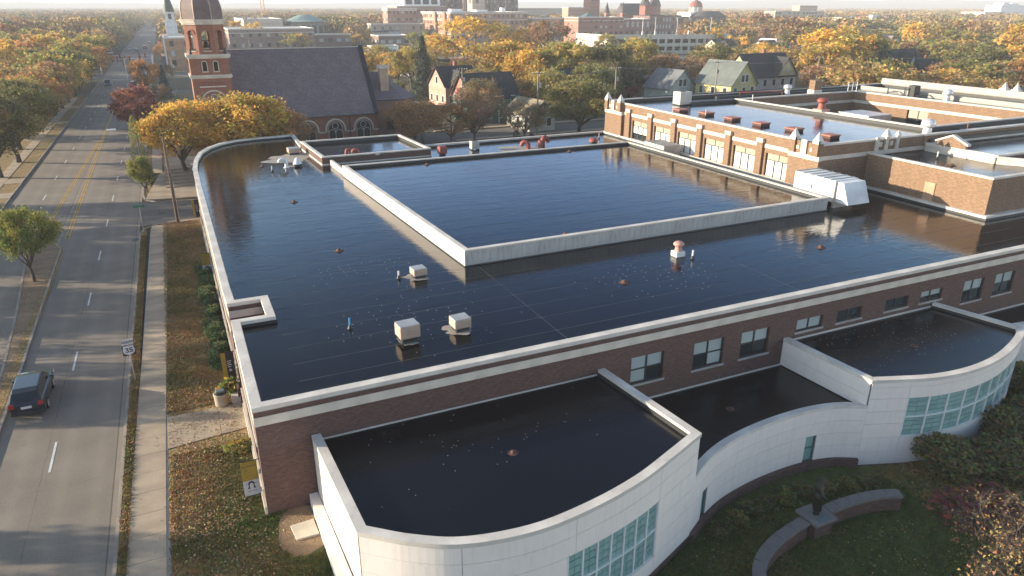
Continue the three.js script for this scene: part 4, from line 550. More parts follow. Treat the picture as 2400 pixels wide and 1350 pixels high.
// ------------------------------------------------------------------ street furniture
{
  const t = thing('route_sign', 'white SOUTH plate over a 35 route shield on a post', 'road sign', [-4.9, 0, -46.2]), x = -4.9, z = -46.2;
  part(t, 'post', box(x - .035, x + .035, 0, 2.75, z - .03, z + .03), M.galv);
  const pl = rbox(x - .33, x + .33, 2.52, 2.86, z + .034, z + .05, .006); part(t, 'plate', pl, M.lineWhite); part(t, 'lettering', text('SOUTH', serif, .16, x, 2.61, z + .051), M.black);
  part(t, 'shield_back', rbox(x - .36, x + .36, 1.78, 2.49, z + .034, z + .046, .006), M.black);
  const s = new THREE.Shape(); s.moveTo(-.3, .33); s.quadraticCurveTo(-.15, .27, 0, .33); s.quadraticCurveTo(.15, .27, .3, .33); s.quadraticCurveTo(.28, .2, .33, .05); s.quadraticCurveTo(.36, -.2, .12, -.28); s.lineTo(0, -.34); s.lineTo(-.12, -.28); s.quadraticCurveTo(-.36, -.2, -.33, .05); s.quadraticCurveTo(-.28, .2, -.3, .33);
  const g = new THREE.ExtrudeGeometry(s, { depth: .008, bevelEnabled: false }); g.deleteAttribute('uv'); g.translate(x, 2.135, z + .047); part(t, 'shield', uvm(g), M.lineWhite); part(t, 'number', text('35', serif, .3, x, 2.0, z + .056), M.black); t.rotation.y = .12;
  const u = thing('street_name_sign', 'green street name sign on a thin post at the corner', 'road sign', [-4.92, 0, -81.1]); part(u, 'post', cyl(.03, .03, -4.92, 0, 2.75, -81.1, 8), M.galv); part(u, 'name_plate', box(-5.45, -4.4, 2.7, 2.92, -81.12, -81.08), std([.02, .22, .10], .5)); part(u, 'cross_plate', box(-4.94, -4.9, 2.94, 3.14, -81.5, -80.6), std([.02, .22, .10], .5));
  const d = thing('storm_drain', 'dark storm drain grate in the gutter near the corner', 'drain', [-5.6, -.12, -79.2]); part(d, 'grate', box(-5.95, -5.4, -.119, -.1, -79.6, -78.8), M.dark); const d2 = thing('manhole', 'round manhole cover in the side street', 'manhole', [-3.2, -.11, -89]); part(d2, 'cover', cyl(.4, .4, -3.2, -.115, -.1, -89, 20), M.dark);
  const b = thing('litter_bin', 'round concrete litter bin with a dark lid by the path', 'litter bin', [-.15, 0, -40.7]); part(b, 'drum', lathe([[0, .03], [.36, .03], [.37, .1], [.39, .75], [.41, .78], [.36, .8]], -.15, 0, -40.7, 24), n([.42, .35, .26], .95)); part(b, 'lid', lathe([[.35, .8], [.33, .83], [.2, .86], [0, .87]], -.15, 0, -40.7, 20), M.dark); part(b, 'bin_flap', rbox(-.4, .1, .86, 1.0, -40.92, -40.5, .05), n([.13, .14, .14], .6));
  const w = thing('bench_block', 'low stone ledge beside the litter bin', 'ledge', [.6, 0, -40.6]); part(w, 'ledge', box(.42, .92, 0, .4, -41.2, -40.55), M.stone); part(w, 'ledge_wall', box(.8, .92, .4, .95, -41.2, -40.55), M.brick);
  const p = thing('utility_pole', 'tall weathered wooden pole at the corner of the school', 'utility pole', [-1.6, 0, -83.6]); part(p, 'pole', cyl(.17, .12, -1.6, 0, 9.4, -83.6, 10), M.wood); part(p, 'conduit', cyl(.035, .035, -1.42, 0, 4.5, -83.55, 6), M.galv); part(p, 'guy_wire', rod(V(-1.55, 8.8, -83.6), V(3, 6, -90), .012, 4), M.dark);
  const l = thing('street_lamp', 'grey street lamp with a white cobra head over the road', 'street lamp', [-4.8, 0, -100.2]); part(l, 'post', cyl(.11, .07, -4.8, 0, 7.4, -100.2, 10), M.wood); part(l, 'arm', tube([V(-4.8, 7.3, -100.2), V(-5.6, 7.9, -100.2), V(-7.0, 8.05, -100.1)], .05), M.wood); part(l, 'lamp_head', rbox(-7.9, -6.9, 7.95, 8.13, -100.3, -99.95, .08), M.metalWhite);
  const c = thing('concrete_pad', 'pale square concrete pad on the bare soil by the white wall', 'concrete pad', [2.35, 0, -27.5]); part(c, 'pad', slab([[1.85, -28.0], [2.88, -28.05], [2.95, -26.95], [1.95, -26.95]], -.05, .09), n([.55, .5, .4], .9));
  solo('soil_bed', (() => { const g = sheet(Array.from({ length: 26 }, (_, i) => { const a = i / 26 * 6.283, r = 1 + .12 * Math.sin(3 * a + 1); return [2.5 + 1.35 * r * Math.cos(a), -27.6 + 1.75 * r * Math.sin(a)]; }), .012); return g; })(), M.soil, null, null, null, 'structure');
}
// the sports car and other vehicles: body lofted from a side profile
function carShape(L, profile, W, tuck) {   // profile in (z from front, y); the sides lean in above the belt line
  const s = new THREE.Shape(profile.map(([z, y]) => new THREE.Vector2(z, y))), g = new THREE.ExtrudeGeometry(s, { depth: W - .16, bevelEnabled: true, bevelThickness: .08, bevelSize: .05, bevelSegments: 3, steps: 8 }); g.translate(0, 0, -(W - .16) / 2); g.rotateY(-Math.PI / 2); g.translate(0, 0, -L / 2);
  const p = g.attributes.position; for (let i = 0; i < p.count; i++) { const y = p.getY(i), k = 1 - tuck * Math.max(0, y - .95), e = Math.abs(p.getZ(i)) / (L / 2); p.setX(i, p.getX(i) * k * (1 - .07 * Math.max(0, e - .6) / .4)); } g.deleteAttribute('uv'); g.computeVertexNormals(); return uvm(g);
}
const wheelG = (() => { const g = new THREE.CylinderGeometry(.33, .33, .22, 18); g.rotateZ(Math.PI / 2); return uvm(g); })(), hubG = (() => { const g = new THREE.CylinderGeometry(.21, .23, .235, 12); g.rotateZ(Math.PI / 2); return uvm(g); })();
function car(kind, paint, label, name = 'parked_car', group = null) {
  const t = thing(name, label, kind === 'suv' ? 'car' : kind, [0, 0, 0], group), big = kind === 'suv' || kind === 'van', L = big ? 4.6 : 4.5, W = 1.84;
  const body = big ? [[.05, .35], [.02, .7], [.15, .92], [1.1, 1.02], [4.5, 1.06], [4.58, .9], [4.56, .38]] : [[.05, .32], [.02, .62], [.2, .78], [1.25, .9], [3.7, .95], [4.4, .92], [4.46, .7], [4.42, .35]];
  const cab = big ? [[1.05, 1.0], [1.75, 1.56], [2.2, 1.64], [3.9, 1.62], [4.25, 1.5], [4.5, 1.04]] : [[1.2, .88], [1.95, 1.34], [2.4, 1.42], [3.1, 1.38], [3.85, .95]];
  part(t, 'body', carShape(L, body, W, .0), paint, { local: true }); part(t, 'window_band', carShape(L, cab, W - .12, .32), M.glassDark, { local: true });
  const rt = big ? [[1.85, 1.585], [2.25, 1.66], [3.88, 1.64], [4.2, 1.53], [4.2, 1.5], [1.85, 1.55]] : [[2.0, 1.36], [2.42, 1.44], [3.05, 1.4], [3.05, 1.36], [2.0, 1.32]];
  part(t, 'roof', carShape(L, rt, W - .16, .32), paint, { local: true });
  for (const x of [-.78, .78]) for (const z of [.9, 3.6]) { const w = put(t, 'wheel', wheelG, M.black, x, .33, z - L / 2); put(w, 'hub_cap', hubG, M.galv, x, .33, z - L / 2); }
  const red = std([.35, .015, .012], .3), lamp = std([.75, .75, .72], .2);
  for (const x of [-.72, .72]) { part(t, 'tail_lamp', rbox(x - .14, x + .14, big ? .82 : .68, big ? 1.1 : .84, L / 2 + .0, L / 2 + .09, .03), red, { local: true }); part(t, 'headlamp', rbox(x - .17, x + .17, .62, .76, -L / 2 - .06, -L / 2 + .12, .03), lamp, { local: true }); }
  part(t, 'number_plate', box(-.26, .26, big ? .72 : .5, big ? .86 : .62, L / 2 + .06, L / 2 + .085), M.metalWhite, { local: true }); part(t, 'bumper', rbox(-.84, .84, .36, .56, L / 2 - .05, L / 2 + .1, .05), M.dark, { local: true });
  for (const x of [-.98, .98]) part(t, 'mirror', rbox(x - .09, x + .09, 1.0, 1.13, -L / 2 + 1.35, -L / 2 + 1.5, .03), paint, { local: true });
  return t;
}
const paint = (c) => phys(c, .3, { clearcoat: 1, clearcoatRoughness: .05, metalness: .2 });
const suv = car('suv', paint([.012, .016, .024]), 'black car driving away along the near lane', 'moving_car'); suv.position.set(-10.35, -.12, -46.2); suv.rotation.y = .01; bases.set(suv, V(0, 0, 0));
const protos = { suvWhite: ['suv', [.62, .62, .62]], sedanBlack: ['car', [.015, .015, .018]], sedanRed: ['car', [.25, .02, .02]], sedanSilver: ['car', [.4, .42, .44]], sedanBlue: ['car', [.03, .08, .2]], suvGrey: ['suv', [.1, .11, .12]] }, made = {};
function carAt(k, x, z, ry, label, group) { if (!made[k]) { made[k] = car(protos[k][0], paint(protos[k][1]), label, 'parked_car', group); made[k].position.set(x, -.1, z); made[k].rotation.y = ry; } else { const c = copyOf(made[k], [x, -.1, z], ry, label); if (group) c.userData.group = group; else delete c.userData.group; } }
carAt('suvGrey', -17.0, -251, Math.PI, 'grey car coming down the street before the traffic lights'); carAt('sedanBlack', -7.2, -244, 0, 'dark car waiting at the traffic lights, right lane'); carAt('sedanRed', -10.0, -246, 0, 'dark red car waiting at the traffic lights, middle lane');
carAt('suvWhite', 97, -146, 1.4, 'white car parked beyond the olive tree near the grey house'); carAt('sedanSilver', -13.5, -440, 0, 'silver car far down the street near the second crossing'); carAt('suvWhite', -17, -455, 3.1, 'white car far down the street, left of the silver car'); carAt('sedanRed', -10, -470, 0, 'red car far down the street'); carAt('suvWhite', -8, -520, 0, 'white car farthest down the street'); carAt('suvWhite', -26, -420, 1.2, 'white car at the side of the street far away');
carAt('sedanBlue', 236, -287, 1.75, 'blue and white car in front of the parking garage'); carAt('suvGrey', 178, -251, 1.6, 'dark car on the open parking lot before the garage'); carAt('sedanSilver', 243, -276, 1.7, 'silver car at the right end of the garage');
{ const q = rng(19), kinds = ['suvWhite', 'sedanBlack', 'sedanRed', 'sedanSilver', 'sedanBlue', 'suvGrey']; for (let i = 0; i < 18; i++) { const r = Math.floor(i / 6), k = i % 6; const kd = kinds[(i * 5 + r) % 6]; carAt(kd, 82 + k * 4.0 + q() * .6 + r * 3, -283 - r * 15 - k * 2.2, 1.25 + q() * .1, `${{ suvWhite: 'white', sedanBlack: 'black', sedanRed: 'red', sedanSilver: 'silver', sedanBlue: 'blue', suvGrey: 'grey' }[kd]} car parked behind the church, ${['front', 'middle', 'back'][r]} row`, 'cars parked in the lot behind the church'); } }
// ------------------------------------------------------------------ garden behind the annex: curved seat wall and statue
{
  const capM = n([.17, .155, .145], .9), arc = (pts) => curve(pts, 24), L = arc([[19.9, -17.0], [20.6, -18.2], [21.4, -18.85], [22.6, -19.4], [24.0, -19.75], [25.15, -19.95]]), R = arc([[26.75, -20.1], [27.7, -20.15], [29.26, -20.05], [30.5, -19.8], [31.3, -19.45]]);
  const t = thing('seat_wall', 'curved low brick seat wall with a grey stone cap around the statue', 'garden wall', [26, -2.6, -20.8]);
  for (const c of [L, R]) { part(t, 'brick_wall', band(c, false, -.22, .22, -2.7, -1.75), M.brick); for (let i = 0; i < 6; i++) { const T = cum(c).at(-1); part(t, 'cap_stone', band(run(c, T * i / 6 + .012, T * (i + 1) / 6 - .012), false, -.3, .3, -1.75, -1.6), capM); } }
  const p = thing('pedestal', 'square stone pedestal between the two halves of the seat wall', 'pedestal', [26, -2.6, -20.8]); part(p, 'block', box(25.4, 26.6, -2.7, -1.75, -20.6, -19.5), M.brick); part(p, 'cap_stone', rbox(25.28, 26.72, -1.75, -1.58, -20.75, -19.35, .03), capM); part(p, 'plaque', box(25.65, 26.4, -1.575, -1.55, -19.75, -19.45), n([.1, .14, .14], .6));
  // bronze figure, one continuous skin from a smooth field
  const J = [[[0, .93, 0], [0, 1.36, .03], .165, .19], [[0, 1.36, .03], [.03, 1.52, .06], .085, .07], [[.04, 1.6, .09], [.05, 1.68, .09], .105, .10], [[-.1, .92, 0], [-.13, .5, .06], .12, .085], [[-.13, .5, .06], [-.13, .08, -.02], .075, .05], [[.1, .92, 0], [.14, .5, .12], .12, .085], [[.14, .5, .12], [.17, .08, .06], .075, .05], [[-.13, .05, -.03], [-.14, .05, .14], .05, .04], [[.17, .05, .05], [.18, .05, .22], .05, .04], [[-.2, 1.38, .03], [-.42, 1.16, .1], .07, .055], [[-.42, 1.16, .1], [-.3, .96, .26], .05, .04], [[.2, 1.38, .03], [.42, 1.2, .18], .07, .055], [[.42, 1.2, .18], [.66, 1.1, .3], .05, .036], [[.66, 1.1, .3], [.74, 1.07, .33], .045, .03], [[-.3, .96, .26], [-.26, .93, .32], .045, .03], [[-.18, .95, 0], [.18, .95, 0], .14, .14], [[-.12, .8, .02], [-.14, .35, .04], .16, .19], [[.12, .8, .04], [.14, .35, .08], .16, .19]];
  const N = 72, mc = new MarchingCubes(N, new THREE.MeshStandardMaterial(), false, false, 60000); mc.isolation = 0; const sc = 1.02;
  for (let k = 0; k < N; k++) for (let j = 0; j < N; j++) for (let i = 0; i < N; i++) {
    const x = (i / N * 2 - 1) * sc + .12, y = (j / N * 2 - 1) * sc + .9, z = (k / N * 2 - 1) * sc + .1; let acc = 0;
    for (const [a, b, r0, r1] of J) { const dx = b[0] - a[0], dy = b[1] - a[1], dz = b[2] - a[2], h = Math.max(0, Math.min(1, ((x - a[0]) * dx + (y - a[1]) * dy + (z - a[2]) * dz) / (dx * dx + dy * dy + dz * dz))), d = Math.hypot(x - a[0] - dx * h, y - a[1] - dy * h, z - a[2] - dz * h) - (r0 + (r1 - r0) * h); acc += Math.exp(-d * 26); }
    mc.field[i + j * N + k * N * N] = Math.log(acc) / 26;
  }
  mc.update(); const g = new THREE.BufferGeometry(), cnt = mc.count; g.setAttribute('position', new THREE.BufferAttribute(mc.positionArray.slice(0, cnt * 3), 3)); g.scale(sc, sc, sc); g.translate(.12, .9, .1); g.computeVertexNormals();
  const st = thing('statue', 'dark bronze statue of a person in a long coat reaching forward', 'statue', [25.95, -1.57, -20.15]); part(st, 'figure', uvm(g), std([.05, .045, .035], .45, { metalness: .7 }), { local: true }); const hat = lathe([[0, 0], [.13, .0], [.14, .02], [.1, .05], [.085, .1], [0, .12]], .05, 1.71, .09); part(st, 'cap', hat, std([.045, .04, .03], .5, { metalness: .6 }), { local: true }); st.scale.setScalar(1.12); st.rotation.y = 1.0;
}
// ------------------------------------------------------------------ the brick church
{
  const t = thing('brick_church', 'red brick church with a domed bell tower and steep slate roof', 'church', [3, 0, -119]);
  const X0 = 2.95, X1 = 8.4, Z0 = -119, Z1 = -124.5, sq = (a, b, c, d) => [[a, c], [b, c], [b, d], [a, d]];
  const F0 = [X0, Z0], F1 = [X1, Z0], Lf0 = [X0, Z1], LW = X1 - X0;
  const fh = [{ s0: 1.7, s1: 2.3, y0: 13.0, y1: 14.4, arch: 1 }, { s0: 3.25, s1: 3.85, y0: 13.0, y1: 14.4, arch: 1 }, { s0: 1.45, s1: 2.45, y0: 6.6, y1: 8.6, arch: 1 }, { s0: 2.95, s1: 3.95, y0: 6.6, y1: 8.6, arch: 1 }];
  const tw = [wall(F0, F1, -.2, 15.2, fh, .5), wall(F1, [X1, Z1], -.2, 15.2, [], .5), wall([X1, Z1], Lf0, -.2, 15.2, [], .5), wall(Lf0, F0, -.2, 15.2, [{ s0: 1.7, s1: 2.3, y0: 13, y1: 14.4, arch: 1 }, { s0: 3.2, s1: 3.8, y0: 13, y1: 14.4, arch: 1 }], .5)];
  part(t, 'tower_wall', tw, M.church);
  const TQ = sq(X0, X1, Z1, Z0); part(t, 'tower_string', [band(TQ, true, -.22, .3, 12.15, 12.5), band(TQ, true, -.12, .2, 11.98, 12.15), band(TQ, true, -.3, .4, 15.0, 15.4), band(TQ, true, -.15, .3, 14.8, 15.0)], M.stone); part(t, 'tower_deck', box(X0 + .2, X1 - .2, 15.1, 15.3, Z1 + .2, Z0 - .2), M.dark);
  // frieze of small arches, stone sill, round window with its hood
  const arch = (s, y, r0, r1, d0, d1) => { const a = new THREE.Shape(); a.absarc(s, y, r1, 0, Math.PI); a.absarc(s, y, r0, Math.PI, 0, true); const g = new THREE.ExtrudeGeometry(a, { depth: d1 - d0, bevelEnabled: false, curveSegments: 10 }); g.deleteAttribute('uv'); g.translate(0, 0, d0); return g; };
  for (let i = 0; i < 8; i++) part(t, 'frieze_arch', [inWall(arch(1.15 + i * .45, 11.35, .16, .22, .003, .09), F0, F1), inWall(box(.93 + i * .45, .99 + i * .45, 10.9, 11.35, .003, .09), F0, F1)], M.church);
  part(t, 'frieze_sill', inWall(box(.9, 4.6, 10.72, 10.88, .003, .12), F0, F1), M.stone);
  part(t, 'arch_hood', [inWall(arch(2.7, 8.4, 1.72, 1.92, .003, .14), F0, F1), inWall(box(.6, .98, 8.25, 8.4, .003, .14), F0, F1), inWall(box(4.42, 4.8, 8.25, 8.4, .003, .14), F0, F1)], M.stone);
  { const ring = new THREE.TorusGeometry(.42, .09, 8, 24); ring.translate(2.7, 9.25, .05); const dsk = new THREE.CylinderGeometry(.38, .38, .02, 20); dsk.rotateX(Math.PI / 2); dsk.translate(2.7, 9.25, .03); const w = part(t, 'round_window', inWall(ring, F0, F1), M.stone); part(w, 'pane', inWall(dsk, F0, F1), M.glassDark); const qf = new THREE.TorusGeometry(.16, .03, 6, 16); qf.translate(2.7, 9.25, .05); part(w, 'tracery', inWall(qf, F0, F1), M.stone); }
  fh.forEach((h) => { const r = (h.s1 - h.s0) / 2, m = (h.s0 + h.s1) / 2, fr = [inWall(arch(m, h.y1 - r, r, r + .1, .003, .1), F0, F1), inWall(box(h.s0 - .1, h.s0, h.y0, h.y1 - r, .003, .1), F0, F1), inWall(box(h.s1, h.s1 + .1, h.y0, h.y1 - r, .003, .1), F0, F1), inWall(box(h.s0 - .14, h.s1 + .14, h.y0 - .14, h.y0, .003, .14), F0, F1)]; const w = part(t, 'tower_window', fr, M.stone); part(w, 'pane', inWall(box(h.s0 - .02, h.s1 + .02, h.y0, h.y1, -.36, -.33), F0, F1), M.glassDark); });
  for (const s of [.65, 2.75, 4.9]) part(t, 'blind_arch', inWall(arch(s, 13.9, .3, .37, .003, .07), F0, F1), M.church);
  // octagonal belfry with open arches, bell, cornice and dome
  const cx = (X0 + X1) / 2, cz = (Z0 + Z1) / 2, oct = (R) => Array.from({ length: 8 }, (_, i) => { const a = (i + .5) * Math.PI / 4; return [cx + R * Math.cos(a), cz + R * Math.sin(a)]; }), R = 2.72 / Math.cos(Math.PI / 8), O = oct(R), bw = [];
  for (let i = 0; i < 8; i++) { const a = O[(i + 1) % 8], b = O[i], l = len(a, b); bw.push(wall(a, b, 15.3, 19.75, [{ s0: l / 2 - .52, s1: l / 2 + .52, y0: 15.9, y1: 18.7, arch: 1 }], .55)); }
  part(t, 'belfry_wall', bw, M.church);
  for (let i = 0; i < 8; i++) { const a = O[(i + 1) % 8], b = O[i], l = len(a, b); part(t, 'belfry_arch', inWall(arch(l / 2, 18.18, .55, .72, .003, .08), a, b), M.church); part(t, 'arch_sill', inWall(box(l / 2 - .6, l / 2 + .6, 15.78, 15.9, -.5, .1), a, b), M.stone); }
  part(t, 'belfry_floor', cyl(2.3, 2.3, cx, 15.32, 15.8, cz, 8), M.church); part(t, 'bell', lathe([[.62, 0], [.56, .1], [.4, .4], [.34, .7], [.2, .85], [0, .9]], cx, 16.2, cz, 20), std([.06, .07, .06], .4, { metalness: .8 })); part(t, 'bell_frame', [box(cx - 1, cx - .85, 15.8, 17.2, cz - .1, cz + .1), box(cx + .85, cx + 1, 15.8, 17.2, cz - .1, cz + .1), box(cx - 1, cx + 1, 17.1, 17.25, cz - .1, cz + .1)], M.dark);
  part(t, 'belfry_cornice', [band(O, true, -.3, .4, 19.75, 20.05), band(O, true, -.16, .3, 19.5, 19.75), band(O, true, -.42, .4, 20.05, 20.2)], M.stone);
  { const prof = [[2.78, 20.2], [2.8, 20.9], [2.78, 21.6], [2.66, 22.4], [2.35, 23.2], [1.85, 23.9], [1.2, 24.5], [.6, 24.9], [.5, 25.2], [0, 25.25]], g = []; for (let i = 0; i < 8; i++) { const pos = []; for (let k = 0; k < prof.length - 1; k++) { const P = (r, y, q) => { const a = (q + .5) * Math.PI / 4, Rr = r / Math.cos(Math.PI / 8); return [cx + Rr * Math.cos(a), y, cz + Rr * Math.sin(a)]; }; const a = P(...prof[k], i), b = P(...prof[k], i + 1), c = P(...prof[k + 1], i + 1), d = P(...prof[k + 1], i); pos.push(...a, ...c, ...b, ...a, ...d, ...c); } const q = new THREE.BufferGeometry(); q.setAttribute('position', new THREE.Float32BufferAttribute(pos, 3)); q.computeVertexNormals(); g.push(uvm(q)); } const dm = std([.225, .155, .14], .65, { map: plainNoise }); part(t, 'dome', g, dm);
    const ribs = []; for (let i = 0; i < 8; i++) { const a = (i + .5) * Math.PI / 4; for (let k = 0; k < 6; k++) { const [r0, y0] = prof[k], [r1, y1] = prof[k + 1], c = 1 / Math.cos(Math.PI / 8); ribs.push(rod(V(cx + r0 * c * Math.cos(a), y0, cz + r0 * c * Math.sin(a)), V(cx + r1 * c * Math.cos(a), y1, cz + r1 * c * Math.sin(a)), .06, 5)); } } part(t, 'dome_rib', ribs, M.metalTan, { kind: 'stuff' }); part(t, 'finial', lathe([[.5, 25.2], [.3, 25.6], [.1, 26.4], [.05, 27.4], [0, 27.5]], cx, 0, cz, 8), M.metalTan); }
  for (const [x, z] of [[X0, Z0], [X1, Z0], [X0, Z1], [X1, Z1]]) part(t, 'corner_urn', lathe([[.2, 0], [.24, .2], [.16, .4], [.2, .6], [0, .9]], x + (x < 5 ? .35 : -.35), 15.4, z + (z < -121 ? .35 : -.35), 8), M.dark);
  // nave: wall with three traceried windows, steep slate roof, parapet gable at its far end
  const NX1 = 30.4, nz = -119.02, N0 = [X1, nz], N1 = [NX1, nz], wx = [12.7, 17.4, 18.95 - .0, 23.3, 27.9].filter((_, i) => i !== 1), nh = wx.map((x) => ({ s0: x - X1 - 1.2, s1: x - X1 + 1.2, y0: 1.2, y1: 4.6, arch: 1 }));
  part(t, 'nave_wall', [wall(N0, N1, -.2, 5.85, nh, .5), wall(N1, [NX1, -135], -.2, 5.85, [], .5, null), wall([X1, -135], [X1, nz], -.2, 5.85, [], .4), wall([NX1, -135], [X1, -135], -.2, 5.85, [], .4)], M.church);
  { const tri = new THREE.Shape([[0, 5.8], [16, 5.8], [8, 15.3]].map(([a, b]) => new THREE.Vector2(a, b))), g = new THREE.ExtrudeGeometry(tri, { depth: .5, bevelEnabled: false }); g.deleteAttribute('uv'); g.rotateY(Math.PI / 2); g.translate(NX1 - .5, 0, nz); part(t, 'gable_wall', uvm(g), M.church); const g2 = g.clone(); g2.translate(-(NX1 - X1) + .6, 0, 0); part(t, 'gable_wall', uvm(g2), M.church);
    const cp = []; for (const [a, b] of [[[nz + .5, 5.6], [-127, 15.7]], [[-135.5, 5.6], [-127, 15.7]]]) { const q = new THREE.BoxGeometry(.7, .5, Math.hypot(b[0] - a[0], b[1] - a[1])); q.rotateX(Math.atan2(b[1] - a[1], -(b[0] - a[0])) * 1); q.translate(NX1 - .3, (a[1] + b[1]) / 2, (a[0] + b[0]) / 2); cp.push(uvm(q)); } part(t, 'gable_coping', cp, M.blackCap); }
  { const sl = (z0, y0, z1, y1) => { const l = Math.hypot(z1 - z0, y1 - y0), g = new THREE.BoxGeometry(NX1 - .65 - X1 + .3, .18, l); const uv = g.attributes.uv; uvm(g); g.rotateX(Math.atan2(y1 - y0, -(z1 - z0))); g.translate((X1 - .3 + NX1 - .65) / 2, (y0 + y1) / 2, (z0 + z1) / 2); const f = flat(g), p = f.attributes.position, u = new Float32Array(p.count * 2); for (let i = 0; i < p.count; i++) { u[2 * i] = p.getX(i); u[2 * i + 1] = Math.hypot(p.getZ(i) - z0, p.getY(i) - y0); } f.setAttribute('uv', new THREE.BufferAttribute(u, 2)); return f; };
    const r = part(t, 'nave_roof', [sl(-118.4, 5.55, -127, 15.55), sl(-135.6, 5.55, -127, 15.55)], M.slate); part(r, 'ridge_cap', box(X1, NX1 - .7, 15.5, 15.66, -127.12, -126.88), M.stone); part(r, 'gutter', box(X1, NX1 - .2, 5.42, 5.6, -118.75, -118.55), M.dark); }
  nh.forEach((h) => {
    const m = (h.s0 + h.s1) / 2, z = -.3, tr = (s, y, r) => { const g = new THREE.TorusGeometry(r, .06, 6, 20); g.translate(s, y, z + .04); return inWall(g, N0, N1); }, bar = (a, b, c, d) => inWall(box(a, b, c, d, z - .02, z + .1), N0, N1);
    part(t, 'window_hood', [inWall(arch(m, 3.4, 1.42, 1.68, .003, .16), N0, N1), inWall(box(m - 1.68, m - 1.42, 3.0, 3.4, .003, .16), N0, N1), inWall(box(m + 1.42, m + 1.68, 3.0, 3.4, .003, .16), N0, N1)], M.stone);
    const w = part(t, 'nave_window', [inWall(arch(m, 3.4, 1.08, 1.2, z, z + .12), N0, N1), tr(m, 3.85, .48), bar(m - .04, m + .04, 1.2, 3.2), bar(m - 1.2, m - 1.1, 1.2, 3.4), bar(m + 1.1, m + 1.2, 1.2, 3.4), inWall(arch(m - .57, 2.75, .48, .56, z, z + .1), N0, N1), inWall(arch(m + .57, 2.75, .48, .56, z, z + .1), N0, N1)], M.stone); part(w, 'pane', inWall(box(h.s0, h.s1, h.y0, h.y1, z - .05, z - .03), N0, N1), M.glassDark);
  });
  part(t, 'nave_string', [...wx, 99].map((x, i) => { const a = i ? wx[i - 1] + 1.7 : X1 + .1, b = x === 99 ? NX1 : x - 1.7; return b - a > .3 ? box(a, b, 2.85, 3.02, nz + .003, nz + .14) : null; }), M.stone);
  { const g = []; for (let i = 0; i < 28; i++) g.push(inWall(arch(.9 + i * .76, 5.0, .22, .32, .003, .1), N0, N1)); part(t, 'corbel_arch', g, M.church, { kind: 'stuff' }); } part(t, 'downpipe', cyl(.08, .08, 25.6, 0, 5.5, -118.8, 8), M.dark);
  // chancel: tall stone chimney and the eight-sided apse with its hipped slate roof
  part(t, 'chimney', box(32.3, 33.7, 0, 12.2, -124.4, -123.2), n([.40, .29, .21], .9)); part(t, 'chimney_cap', box(32.1, 33.9, 12.2, 12.7, -124.6, -123), M.stone);
  const AP = [[30.6, -121.6], [35.6, -121.4], [38.4, -124], [38.4, -131], [35.6, -134], [30.6, -134]], pk = n([.33, .20, .16], .9); part(t, 'apse_wall', AP.map((a, i) => i === 5 ? null : wall(a, AP[i + 1], -.2, 7.2, i === 0 ? [{ s0: 1.9, s1: 3.1, y0: 2.2, y1: 5.4, arch: 1 }] : [], .4)), pk); part(t, 'apse_window', inWall(box(1.9, 3.1, 2.2, 5.4, -.3, -.27), AP[0], AP[1]), M.glassDark); part(t, 'apse_eave', band(AP, true, -.25, .3, 7.1, 7.3), M.dark);
  { const pos = [], a = [33.0, 11.4, -127.5], b = [30.6, 11.4, -127.5], q = offset(AP, true, -.25); const T = (...v) => v.forEach((x) => pos.push(...x)), P = (i) => [q[i][0], 7.3, q[i][1]]; T(P(0), P(1), a); T(P(0), a, b); T(P(1), P(2), a); T(P(2), P(3), a); T(P(3), P(4), a); T(P(4), P(5), b); T(P(4), b, a); const g = new THREE.BufferGeometry(); g.setAttribute('position', new THREE.Float32BufferAttribute(pos, 3)); g.computeVertexNormals(); part(t, 'apse_roof', uvm(g), M.slate); }
  for (let i = 0; i < 10; i++) part(t, 'eave_dentil', inWall(box(.3 + i * .5, .5 + i * .5, 6.5, 6.95, .003, .1), AP[0], AP[1]), M.church); for (let i = 0; i < 6; i++) part(t, 'eave_dentil', inWall(box(.25 + i * .62, .5 + i * .62, 6.5, 6.95, .003, .1), AP[1], AP[2]), M.dark);
}
